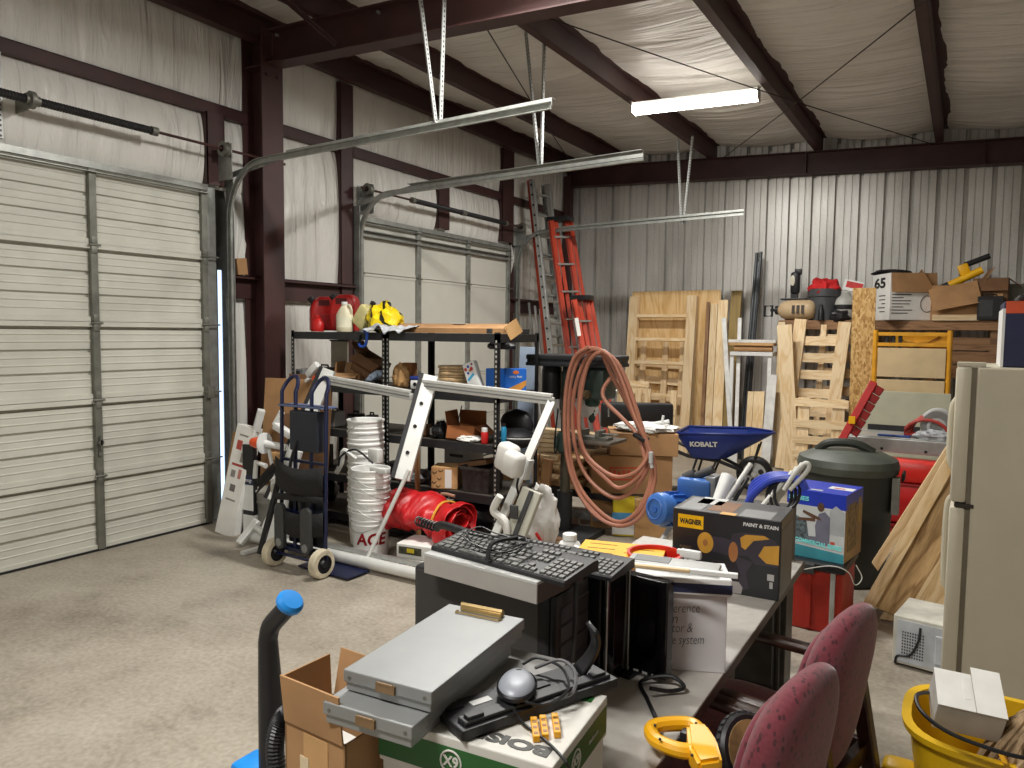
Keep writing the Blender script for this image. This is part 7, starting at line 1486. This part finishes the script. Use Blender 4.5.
pr2('photo_head', [(0.03+0.02*math.cos(a), 0.315+0.027*math.sin(a)) for a in [2*PI*k/16 for k in range(16)]], SKIN, 0.002); pr2('photo_arm', [(0.02, 0.255), (-0.07, 0.285), (-0.075, 0.27), (-0.02, 0.245), (0.04, 0.235)], SKIN, 0.002); pr2('photo_arm', [(0.0, 0.245), (-0.10, 0.235), (-0.10, 0.22), (0.0, 0.225)], SKIN, 0.0021)
pr2('photo_legs', [(-0.05, 0.09), (-0.04, 0.13), (0.05, 0.14), (0.085, 0.09)], GRYP, 0.0017); pr2('teal_foot', [(-w+0.002, 0.0), (-w+0.002, 0.075), (w-0.002, 0.055), (w-0.002, 0.0)], TEAL, 0.0015)
pr2('red_spot', [(0.09, 0.10), (0.09, 0.12), (0.115, 0.12), (0.115, 0.10)], mat('red orange print', 'b5492e', 0.6), 0.0017)
text('COMMERCIAL SERIES', 0.036, face_x(0.02, -d-0.0026, 0.092) @ R('Z', -3), mat('aqua print', '7fe6e6', 0.5), t, width=w*1.6, bold=0.0012); text('SERIES', 0.035, face_x(-0.10, -d-0.0018, h-0.05), mat('aqua print', '5fd0d2', 0.5), t, width=0.12, bold=0.001)
B().b0((w-0.0005, -0.12, 0.06), (w+0.0016, 0.05, 0.34)).done('side_print', mat('side tan print', '8a7350', 0.7, 0, 0.3, 30), t, smooth=False); B().b0((w-0.0005, 0.08, 0.2), (w+0.0016, 0.14, h-0.05)).done('side_print', mat('dull yellow print', 'a8873a', 0.5), t, smooth=False)
B().b0((0.02, -0.02, h+0.001), (0.16, 0.06, h+0.002)).done('top_label', WHITE, t, smooth=False); B().b0((-0.05, -0.13, h+0.001), (0.02, -0.1, h+0.002)).done('top_label', LTGREY, t, smooth=False); B().b0((0.05, -0.0, h+0.002), (0.11, 0.02, h+0.0028)).done('red_print', RED, t, smooth=False)
o = B().tube(spline([at(800, 570, y=4.55), at(830, 566, y=4.53), at(848, 572, y=4.52), at(855, 585, y=4.55), at(862, 578, y=4.6), at(856, 565, y=4.6)], 5), 0.003, 6).done('thin_cable', OFFW); tag(o, 'thin white cord trailing off the black tote lid', 'cord')

# ================================================================== REFRIGERATOR
FR = mat('almond fridge enamel', 'bdb6a2', 0.4, 0, 0.03, 5, 0.03)
fx, fy, fh = X(976, 3.72, 400), 3.72, Zp(972, 367, 3.72)
t = thing('refrigerator', 'almond coloured fridge seen from its side next to leaning wooden boards', 'refrigerator', (fx, fy, 0), -1)
B().b0((0.0, 0.0, 0.03), (0.66, 0.66, fh), bev=0.008).done('cabinet', FR, t, smooth=False)
zs = at(948, 503, y=3.74).z
for z0_, z1_ in ((0.05, zs-0.008), (zs+0.008, fh+0.004)):
    dr = B().b0((-0.078, 0.0, z0_), (-0.016, 0.66, z1_), bev=0.016).done('door', FR, t)
    bm = B(); zA, zB = (z1_-0.55, z1_-0.06) if z0_ < 0.1 else (z0_+0.05, z0_+0.42)
    bm.tube(spline([(-0.076, 0.60, zA), (-0.10, 0.60, zA+0.05), (-0.105, 0.60, (zA+zB)/2), (-0.10, 0.60, zB-0.05), (-0.076, 0.60, zB)], 5), 0.014, 10); bm.done('handle', FR, dr)
B().b0((-0.018, 0.012, 0.05), (0.002, 0.65, fh-0.005)).done('gasket', mat('brown grey gasket', '6b6353', 0.6), t, smooth=False)
bm = B(); bm.b0((-0.075, 0.005, fh+0.002), (0.03, 0.06, fh+0.02), bev=0.003); bm.done('hinge_cover', FR, t, smooth=False); bm = B(); bm.b0((-0.06, -0.003, zs-0.008), (0.012, 0.03, zs+0.008)); bm.done('hinge', mat('dark hinge', '3a3530', 0.4, 0.4), t, smooth=False)
B().b0((0.02, 0.03, 0.0), (0.64, 0.64, 0.03)).done('base', BLACK, t, smooth=False)
t = thing('navy_box', 'navy blue box with white edge and orange tape on top of the fridge', 'box', (0.42, 4.02, fh+0.002), 0)
bw0 = at(1001, 365, y=3.79).x-0.42; hN = at(1003, 302, y=3.79).z-fh
B().b0((bw0, -0.24, 0), (0.25, 0.2, hN), bev=0.004).done('carton', mat('deep navy carton', '1b2246', 0.5), t, smooth=False); B().b0((bw0-0.004, -0.243, 0), (bw0+0.006, 0.2, hN-0.03)).done('white_edge', WHITE, t, smooth=False); B().b0((bw0+0.006, -0.242, hN-0.05), (0.25, -0.2, hN+0.001)).done('orange_strip', mat('orange tape', 'd8542b', 0.5), t, smooth=False); B().b0((bw0+0.05, -0.2, hN), (0.25, 0.15, hN+0.03), bev=0.01).done('black_top', BLACK, t, smooth=False)

# ================================================================== BOARDS LEANING ON THE FRIDGE, MICROWAVE
def lean_board(label, b0, b1, t0, t1, y, th, m, name='wood_board', cat='board', tilt=0.12):
    """flat board whose face corners are given in pixels, bottom pair then top pair, at depth y"""
    P = [at(*p, y=yy) for p, yy in ((b0, y), (b1, y), (t1, y+tilt), (t0, y+tilt))]
    for p in P: p.z = max(p.z, 0.012)
    n = (P[1]-P[0]).cross(P[3]-P[0]).normalized()
    if n.y < 0: n = -n
    c = sum(P, V((0, 0, 0)))/4; ux = ((P[3]+P[2])-(P[0]+P[1])).normalized()
    uy = n.cross(ux); Mx = MX(((ux.x, uy.x, n.x, c.x), (ux.y, uy.y, n.y, c.y), (ux.z, uy.z, n.z, c.z), (0, 0, 0, 1))); inv = Mx.inverted()
    L = [(inv @ p) for p in P]
    bm = B(); a = [bm.bm.verts.new((l.x, l.y, 0)) for l in L]; b = [bm.bm.verts.new((l.x, l.y, th)) for l in L]
    bm._f(a); bm._f(b[::-1])
    for k in range(4): bm._f([a[k], a[(k+1) % 4], b[(k+1) % 4], b[k]])
    o = bm.done(name, m, smooth=False); o.matrix_basis = Mx
    return tag(o, label, cat)
GRAIN = wood('broad grain pine', 'dcb984', '8f6a3e', 2.6, 'X', 0.5, 9)
RIMW = wood('pale edge pine', 'ead0a4', 'c6a06a', 3, 'X')
lean_board('wide pine board with bold grain leaning against the fridge front', (868, 604), (906, 620), (968, 430), (1003, 452), 4.97, 0.02, GRAIN, tilt=0.12)
lean_board('pale narrow pine strip along the edge of the bold grained board', (859, 610), (870, 616), (960, 432), (972, 436), 4.92, 0.035, RIMW, tilt=0.13)
lean_board('dark edged thin board behind the pale pine strip', (872, 563), (878, 571), (947, 446), (958, 450), 5.16, 0.05, RIMW, tilt=0.08)
lean_board('brown underside of a board leaning behind the pale pine strip', (862, 606), (870, 612), (935, 480), (952, 480), 5.10, 0.02, OLDWOOD, tilt=0.06)
lean_board('smooth pale board leaning lowest behind the microwave', (896, 650), (930, 672), (958, 530), (990, 545), 4.88, 0.03, RIMW, tilt=0.06)
lean_board('slotted pale board between the grained board and lowest board', (878, 648), (893, 656), (955, 510), (970, 520), 4.99, 0.03, PINE, tilt=0.05)
t = thing('microwave_oven', 'white dusty microwave turned with its back outward on the floor', 'microwave', (-0.20, 4.20, 0), 0)
pL, pR_ = at(899, 662, z=0.02), at(940, 673, z=0.02); hM = at(899, 615, y=pL.y).z
az = math.degrees(math.atan2(pR_.y-pL.y, pR_.x-pL.x))
t.location = (pL.x-0.035, pL.y, 0.0); t.rotation_euler = (0, 0, math.radians(az))
B().b0((0, 0, 0.015), (0.44, 0.34, hM), bev=0.006).done('cabinet', mat('dusty white enamel', 'c2c0b6', 0.55, 0, 0.15, 9), t, smooth=False)
B().b0((0.02, -0.004, 0.03), (0.42, 0.002, hM-0.02)).done('rear_panel', mat('pale blue grey panel', 'b9bec4', 0.5), t, smooth=False)
bm = B()
for i in range(9):
    for j in range(9): bm.b0((0.045+0.012*i, -0.0052, 0.06+0.016*j), (0.052+0.012*i, -0.0035, 0.069+0.016*j))
bm.done('vent', DKGREY, t, smooth=False)
B().b0((0.20, -0.012, 0.06), (0.40, 0.0, hM-0.06), bev=0.01).done('rear_bulge', mat('pale blue grey panel', 'b9bec4', 0.5), t, smooth=False)
bm = B(); bm.tube(spline([(0.13, -0.006, hM-0.04), (0.125, -0.02, hM*0.6), (0.09, -0.02, hM*0.3), (0.03, -0.015, 0.06), (0.02, -0.02, 0.02)], 5), 0.006, 6); bm.done('power_cord', BLACK, t)
bm = B(); bm.rod((0.05, 0.05, 0.0), (0.05, 0.05, 0.016), 0.015); bm.rod((0.39, 0.05, 0.0), (0.39, 0.05, 0.016), 0.015); bm.rod((0.05, 0.29, 0.0), (0.05, 0.29, 0.016), 0.015); bm.done('foot', BLACK, t)

# ================================================================== CHAIRS
MAR = NT('maroon patterned fabric'); q = MAR; vo = q.n('TexVoronoi'); vo.inputs['Scale'].default_value = 64; q.l(q.coord((1, 1, 0.55), rot=(0.3, 0.5, 0.2)), vo.inputs[0])
no = q.n('TexNoise'); no.inputs['Scale'].default_value = 90; q.l(q.coord(), no.inputs[0])
c_ = q.mix(q.ramp(vo.outputs['Distance'], [(0.27, (1, 1, 1, 1)), (0.33, (0, 0, 0, 1))]), hx('702a36'), hx('33101a'))
q.l(q.mix(0.25, c_, q.ramp(no.outputs[0], [(0.3, '581f29'), (0.7, '8a424d')])), q.p.inputs['Base Color']); q.set(Roughness=0.85, Sheen_Weight=0.3); q.bump(no.outputs[0], 0.15, 0.003); MAR = q.m
DW = wood('dark stained wood', '3d2218', '25140e', 3, 'X', 0.35)
def pad(bm, c, r, M, e=2.6, nu=36, nv=18):
    def f(u, v):
        th = 2*PI*u; ph = PI*(v-0.5); g = lambda x, k: math.copysign(abs(x)**(2/k), x)
        p = V((r[0]*g(math.cos(ph), e)*g(math.cos(th), e), r[1]*g(math.cos(ph), e)*g(math.sin(th), e), r[2]*g(math.sin(ph), e)))
        return M @ (V(c)+p)
    bm.surf(f, nu, nv, cu=True)
def chair(label, loc, rz):
    # faces -X, backrest at +X side, local origin on the floor under the seat centre
    t = thing('upholstered_chair', label, 'chair', loc, rz, None)
    bm = B(); pad(bm, (0, 0, 0.43), (0.26, 0.25, 0.06), I4, 4); bm.done('seat', MAR, t, ang=60)
    Mb = T(0.27, 0, 0.665) @ R('Y', 9)
    bm = B()
    def f(u, v):
        th = 2*PI*u; ph = PI*(v-0.5); g = lambda x, k: math.copysign(abs(x)**(2/k), x)
        x, y, z = 0.055*g(math.cos(ph), 2.3)*g(math.cos(th), 2.3), 0.215*g(math.cos(ph), 2.3)*g(math.sin(th), 2.6), 0.28*g(math.sin(ph), 2.4)
        x *= 1.0+0.25*(1 if z < 0.1 else 1-(z-0.1)*2); x += 0.10*(z/0.27)**2*0.25-0.02
        return Mb @ V((x, y, z))
    bm.surf(f, 40, 24, cu=True); bk = bm.done('backrest', MAR, t, ang=60)
    bm = B(); pad(bm, (-0.055, 0, -0.02), (0.028, 0.20, 0.21), Mb, 3.0); bm.done('front_cushion', MAR, t, ang=60)
    for sy in (-1, 1):
        y = sy*0.285
        bm = B(); bm.bar((-0.30, y, 0.625), (0.24, y, 0.645), 0.06, 0.035, bev=0.012); bm.done('armrest', DW, t, ang=50)
        bm = B(); bm.bar((-0.26, y, 0.0), (-0.25, y, 0.62), 0.045, 0.05, (1, 0, 0), bev=0.006); bm.done('front_leg', DW, t, smooth=False)
        bm = B(); bm.bar((0.34, y, 0.0), (0.22, y, 0.64), 0.045, 0.05, (1, 0, 0), bev=0.006); bm.done('rear_leg', DW, t, smooth=False)
        bm = B(); bm.bar((-0.25, y, 0.36), (0.26, y, 0.36), 0.03, 0.06, bev=0.004); bm.done('side_rail', DW, t, smooth=False)
    for xx in (-0.25, 0.26): bm = B(); bm.bar((xx, -0.28, 0.36), (xx, 0.28, 0.36), 0.03, 0.06); bm.done('cross_rail', DW, t, smooth=False)
    return t
chair('maroon upholstered chair nearest the yellow saw, pushed against the table', (-0.585, 1.95, 0), -13)
chair('maroon upholstered chair farther along the table toward the fridge', (-0.545, 2.47, 0), -13)

# ================================================================== YELLOW SAW AND ROUND TOOL AT THE TABLE EDGE
YT = mat('tool yellow', 'f0b016', 0.35, 0, 0.06, 8)
def P2(pts, z): return [at(px, py, z=z) for px, py in pts]
t = thing('hand_tool', 'yellow power saw with looped handle overhanging the table edge', 'power tool', (-0.585, 1.68, TZ))
zt = TZ+0.055
outer = [(648, 728), (662, 722), (688, 723), (700, 724), (706, 735), (712, 748), (718, 762), (716, 772), (690, 775), (684, 758), (668, 752), (653, 744)]
inner = [(658, 730), (666, 727), (690, 728), (700, 738), (700, 746), (688, 747), (668, 744), (660, 738)]
bm = B(); bm.tube(spline(P2([(652, 728), (668, 724), (692, 725), (703, 737), (706, 748), (684, 751), (662, 744), (653, 737)], zt-0.01), 5, True), 0.018, 10, closed=True); bm.done('handle_loop', YT, t, world=True)
bm = B(); pts = P2([(686, 742), (706, 742), (716, 758), (722, 780), (698, 784), (688, 765)], zt-0.035); M = I4; base = [bm.bm.verts.new(p) for p in pts]; top = [bm.bm.verts.new(p+V((0, 0, 0.05))) for p in pts]; bm._f(base); bm._f(top[::-1])
for k in range(6): bm._f([base[k], base[(k+1) % 6], top[(k+1) % 6], top[k]])
bmesh.ops.bevel(bm.bm, geom=bm.bm.edges[:], offset=0.008, segments=2, affect='EDGES', clamp_overlap=True); bm.done('body', YT, t, world=True)
bm = B(); c = at(692, 738, z=zt-0.02); bm.box(tuple(c), (0.055, 0.03, 0.03), None, bev=0.006); bm.done('trigger', BLACK, t, world=True)
bm = B()
for p in ((655, 726), (696, 724), (660, 740), (698, 748), (692, 756)): c = at(*p, z=zt+0.008); bm.rod(c, c+V((0, 0, 0.004)), 0.0035, 8)
bm.done('screw', BLACK, t, world=True)
cw = V((-0.43, 1.70, 0.70))
cw = at(742, 752, z=0.70)
t = thing('angle_grinder', 'round bladed black cutting tool resting on the maroon chair seat by the yellow saw', 'power tool', M=T(*cw) @ R('Z', 62) @ R('X', 62))
bm = B(); bm.lathe([(0.0, 0.0), (0.085, 0.0), (0.092, 0.006), (0.092, 0.026), (0.085, 0.034), (0.06, 0.036)], 32); bm.done('rim_guard', BLACK, t)
bm = B(); bm.lathe([(0, 0.034), (0.074, 0.034), (0.074, 0.038), (0, 0.039)], 28); bm.done('disc', mat('worn tan disc', '8c7149', 0.6, 0, 0.35, 18), t)
bm = B()
for k in range(30): a = 2*PI*k/30; bm.box((0, 0, 0), (0.012, 0.006, 0.012), T(0.092*math.cos(a), 0.092*math.sin(a), 0.02) @ R('Z', math.degrees(a)+90))
bm.done('tread', DKGREY, t, smooth=False)
bm = B(); bm.box((0.115, -0.01, 0.02), (0.07, 0.06, 0.05), None, bev=0.012); bm.done('motor', mat('dark red housing', '5a1c1a', 0.3), t); bm = B(); bm.rod((0.10, -0.09, 0.03), (0.16, -0.03, 0.03), 0.02, 10); bm.done('grip', BLACK, t)

# ================================================================== STEAM MOP AND OPEN CARTON AT THE TABLE'S NEAR CORNER
SB = mat('bright azure plastic', '1d86d8', 0.35)
t = thing('upright_vacuum', 'black upright vacuum with bright blue handle tip and base', 'vacuum', (-1.47, 1.25, 0))
hp = [at(*p, y=1.22) for p in ((291, 601), (283, 612), (271, 626), (268, 640))]; lo_ = [at(271, 700, y=1.22), at(272, 800, y=1.20)]
bm = B(); bm.tube(spline(hp, 3)+lo_, 0.02, 12, rr=[0.024]*10+[0.031, 0.031]); bm.done('handle_pole', BLACK, t, world=True)
d_ = (hp[0]-hp[1]).normalized(); bm = B(); M = frame(hp[0]-d_*0.005, d_, (0, 1, 0.1)) ; bm.lathe([(0.0, 0.014), (0.027, 0.013), (0.034, 0.004), (0.034, -0.006), (0.026, -0.014)], 20, M @ R('Y', 90)); bm.done('handle_tip', SB, t, world=True)
rib = []; hs_ = [at(288, 712, y=1.14), at(280, 722, y=1.13), at(275, 745, y=1.12), at(277, 775, y=1.12), at(280, 830, y=1.12)]; sp = spline(hs_, 14)
bm = B(); bm.tube(sp, 0.02, 12, rr=[0.022 if k % 2 else 0.0185 for k in range(len(sp))]); bm.done('ribbed_hose', BLACK, t, world=True, ang=20)
bm = B(); c = at(258, 767, y=1.2); bm.box((0, 0, 0), (0.11, 0.09, 0.03), T(*(c+V((0.0, 0, -0.005)))) @ R('Y', 8), bev=0.012); bm.done('carry_handle', SB, t, world=True)
bm = B(); c = at(250, 774, y=1.2); bm.box((0, 0, 0), (0.10, 0.07, 0.05), T(*(c+V((0.01, 0, -0.01)))), bev=0.012); bm.done('handle_underside', BLACK, t, world=True)
bm = B(); zc_ = c.z-0.04; bm.b0((c.x-0.03, 1.13, 0.09), (c.x+0.22, 1.33, zc_), bev=0.05); bm.done('body', BLACK, t, world=True, ang=50); bm = B(); bm.b0((c.x-0.06, 1.02, 0.0), (c.x+0.24, 1.36, 0.10), bev=0.03); bm.done('floor_head', SB, t, world=True, ang=50)
# carton: fold line corners
ztop = TZ+0.215
fl_, fr2 = at(285, 719, z=ztop), at(345, 746, z=ztop); az = math.degrees(math.atan2(fr2.y-fl_.y, fr2.x-fl_.x)); wc = (fr2-fl_).length; cc = (fl_+fr2)/2
dv = V((-(fr2-fl_).y, (fr2-fl_).x, 0)).normalized(); dc = 0.13
c0 = cc+dv*dc/2
t = carton('open brown carton with raised flaps at the near table corner beside the vacuum', (c0.x, c0.y, TZ), (wc, dc, ztop-TZ), az, CARDD if False else CARD, ('s', 'n', 'w'), flap_ang={'s': 6, 'n': 12, 'w': 3}, flap_len={'s': 0.10, 'n': 0.10, 'w': 0.09})
B().b0((-0.03, -dc/2-0.0012, 0.02), (0.04, -dc/2+0.001, ztop-TZ-0.01)).done('tape', CARDL, t, smooth=False); B().b0((-0.04, -dc/2-0.002, 0.06), (-0.015, -dc/2, ztop-TZ-0.06)).done('label', TAPE, t, smooth=False)
o = B().b0((-wc/2+0.02, -dc/2+0.015, 0), (wc/2-0.02, dc/2-0.02, 0.004)).done('paper_sheet', WHITEP); o.location = (c0.x, c0.y, TZ+0.15); o.rotation_euler = (0.03, 0.04, math.radians(az)); tag(o, 'white sheet of paper inside the open brown carton', 'paper')

# ================================================================== MOP BUCKET
MB_ = mat('mop bucket yellow', 'e0b41b', 0.4, 0, 0.08, 6)
t = thing('mop_bucket', 'yellow wheeled mop bucket with wire handle beside the fridge', 'mop bucket', (0.155, 2.72, 0.0), 0)
def rrect(w, d, k, n=36): return [(w*math.copysign(abs(math.cos(a))**(2/k), math.cos(a)), d*math.copysign(abs(math.sin(a))**(2/k), math.sin(a))) for a in [2*PI*i/n for i in range(n)]]
zr_ = 0.53
bm = B(); rings = []
for (w, d, z) in ((0.0, 0.0, 0.085), (0.185, 0.16, 0.08), (0.20, 0.175, 0.10), (0.255, 0.225, zr_-0.03), (0.275, 0.245, zr_-0.02), (0.278, 0.248, zr_), (0.25, 0.222, zr_), (0.245, 0.217, zr_-0.05), (0.195, 0.17, 0.13), (0.0, 0.0, 0.125)):
    rings.append([bm.bm.verts.new((x, y, z)) for x, y in rrect(max(w, 0.001), max(d, 0.001), 3.0)])
for a, b in zip(rings, rings[1:]):
    for k in range(36): bm._f([a[k], a[(k+1) % 36], b[(k+1) % 36], b[k]])
bm._f(rings[0][::-1]); bm._f(rings[-1]); bm.done('tub', MB_, t, ang=35)
bm = B(); bm.b0((-0.32, -0.12, 0.06), (-0.18, 0.12, 0.20), bev=0.03); bm.b0((-0.33, -0.05, 0.19), (-0.22, 0.05, 0.33), bev=0.025); bm.done('foot_step', MB_, t, ang=50)
for sx_ in (-1, 1):
    for sy in (-1, 1): bm = B(); bm.lathe([(0, -0.015), (0.035, -0.015), (0.038, 0), (0.035, 0.015), (0, 0.015)], 16, T(sx_*0.2, sy*0.15, 0.038) @ R('X', 90)); bm.rod((sx_*0.2, sy*0.15, 0.04), (sx_*0.19, sy*0.14, 0.10), 0.012); bm.done('caster', BLACK, t)
bm = B(); hw = [at(935, 692, y=2.72), at(917, 695, y=2.55), at(922, 712, y=2.46), at(950, 733, y=2.42), at(1000, 752, y=2.42), at(1035, 760, y=2.44)]; bm.tube(spline(hw, 6), 0.006, 8); bm.done('wire_handle', BLACK, t, world=True)
bm = B(); bm.bar(at(1001, 752, y=2.5), at(1012, 775, y=2.48), 0.05, 0.012, (1, 0, 0.4)); bm.done('ruler_strip', YT, t, world=True, smooth=False)
# mop head
MOP = mat('tan mop yarn', 'a08868', 0.95, 0, 0.2, 30, 0.3)
bm = B(); random.seed(11)
for k in range(70):
    a = random.uniform(0, 2*PI); r0 = random.uniform(0.0, 0.05); c = V((0.295, 2.60, 0.60))
    p = [c+V((r0*math.cos(a), r0*math.sin(a), random.uniform(0.0, 0.05)))]
    for j in range(1, 5): p.append(c+V((math.cos(a)*(0.03+0.05*j)+random.uniform(-0.02, 0.02), math.sin(a)*(0.03+0.04*j)+random.uniform(-0.02, 0.02), 0.05-0.018*j*j+random.uniform(-0.015, 0.015))))
    bm.tube(spline(p, 3), 0.0085, 6)
o = bm.done('string_mop', MOP); tag(o, 'tan string mop head resting in the yellow mop bucket', 'mop')
t = thing('white_carton', 'small white carton with clear tape perched in the yellow mop bucket', 'box', M=T(*at(964, 716, y=2.62)) @ R('Z', 8) @ R('X', 26) @ R('Y', 4) @ MX.Diagonal((0.78, 0.8, 0.85, 1)))
B().b0((-0.115, -0.07, -0.02), (0.115, 0.10, 0.11), bev=0.003).done('body', mat('grey white carton', 'b8b4ae', 0.6), t, smooth=False); B().b0((-0.116, -0.072, 0.1095), (0.012, 0.102, 0.1125)).done('flap', WHITEP, t, smooth=False); B().b0((0.016, -0.072, 0.1095), (0.116, 0.14, 0.1125)).done('flap', WHITEP, t, smooth=False); B().b0((-0.02, -0.02, 0.112), (0.006, 0.08, 0.1135)).done('tape', mat('glossy tape', 'e8e6e2', 0.1), t, smooth=False)
# ================================================================== LIGHT
l1 = lamp((-2.58, 7.9, 4.20), 7, 'lit fluorescent strip light hanging below the purlins near the ribbed wall', 100)
l2 = lamp((-2.35, 4.0, 4.17), 0, 'lit fluorescent strip light above the table, camera side of the red rafter', 120)
l3 = lamp((-1.6, -0.3, 4.17), 0, 'lit fluorescent strip light behind the camera', 120)
w = bpy.data.worlds.new('daylight'); SC.world = w; w.use_nodes = True
bg = w.node_tree.nodes['Background']; bg.inputs[0].default_value = (0.55, 0.72, 1.0, 1); bg.inputs[1].default_value = 1.6
SC.view_settings.view_transform = 'Standard'; SC.view_settings.look = 'None'; SC.view_settings.gamma = 1.0; SC.view_settings.exposure = 0.27
SC.view_settings.use_curve_mapping = False
try:
    SC.cycles.max_bounces = 6; SC.cycles.diffuse_bounces = 4; SC.cycles.use_denoising = True; SC.cycles.sample_clamp_indirect = 4.0
except Exception: pass
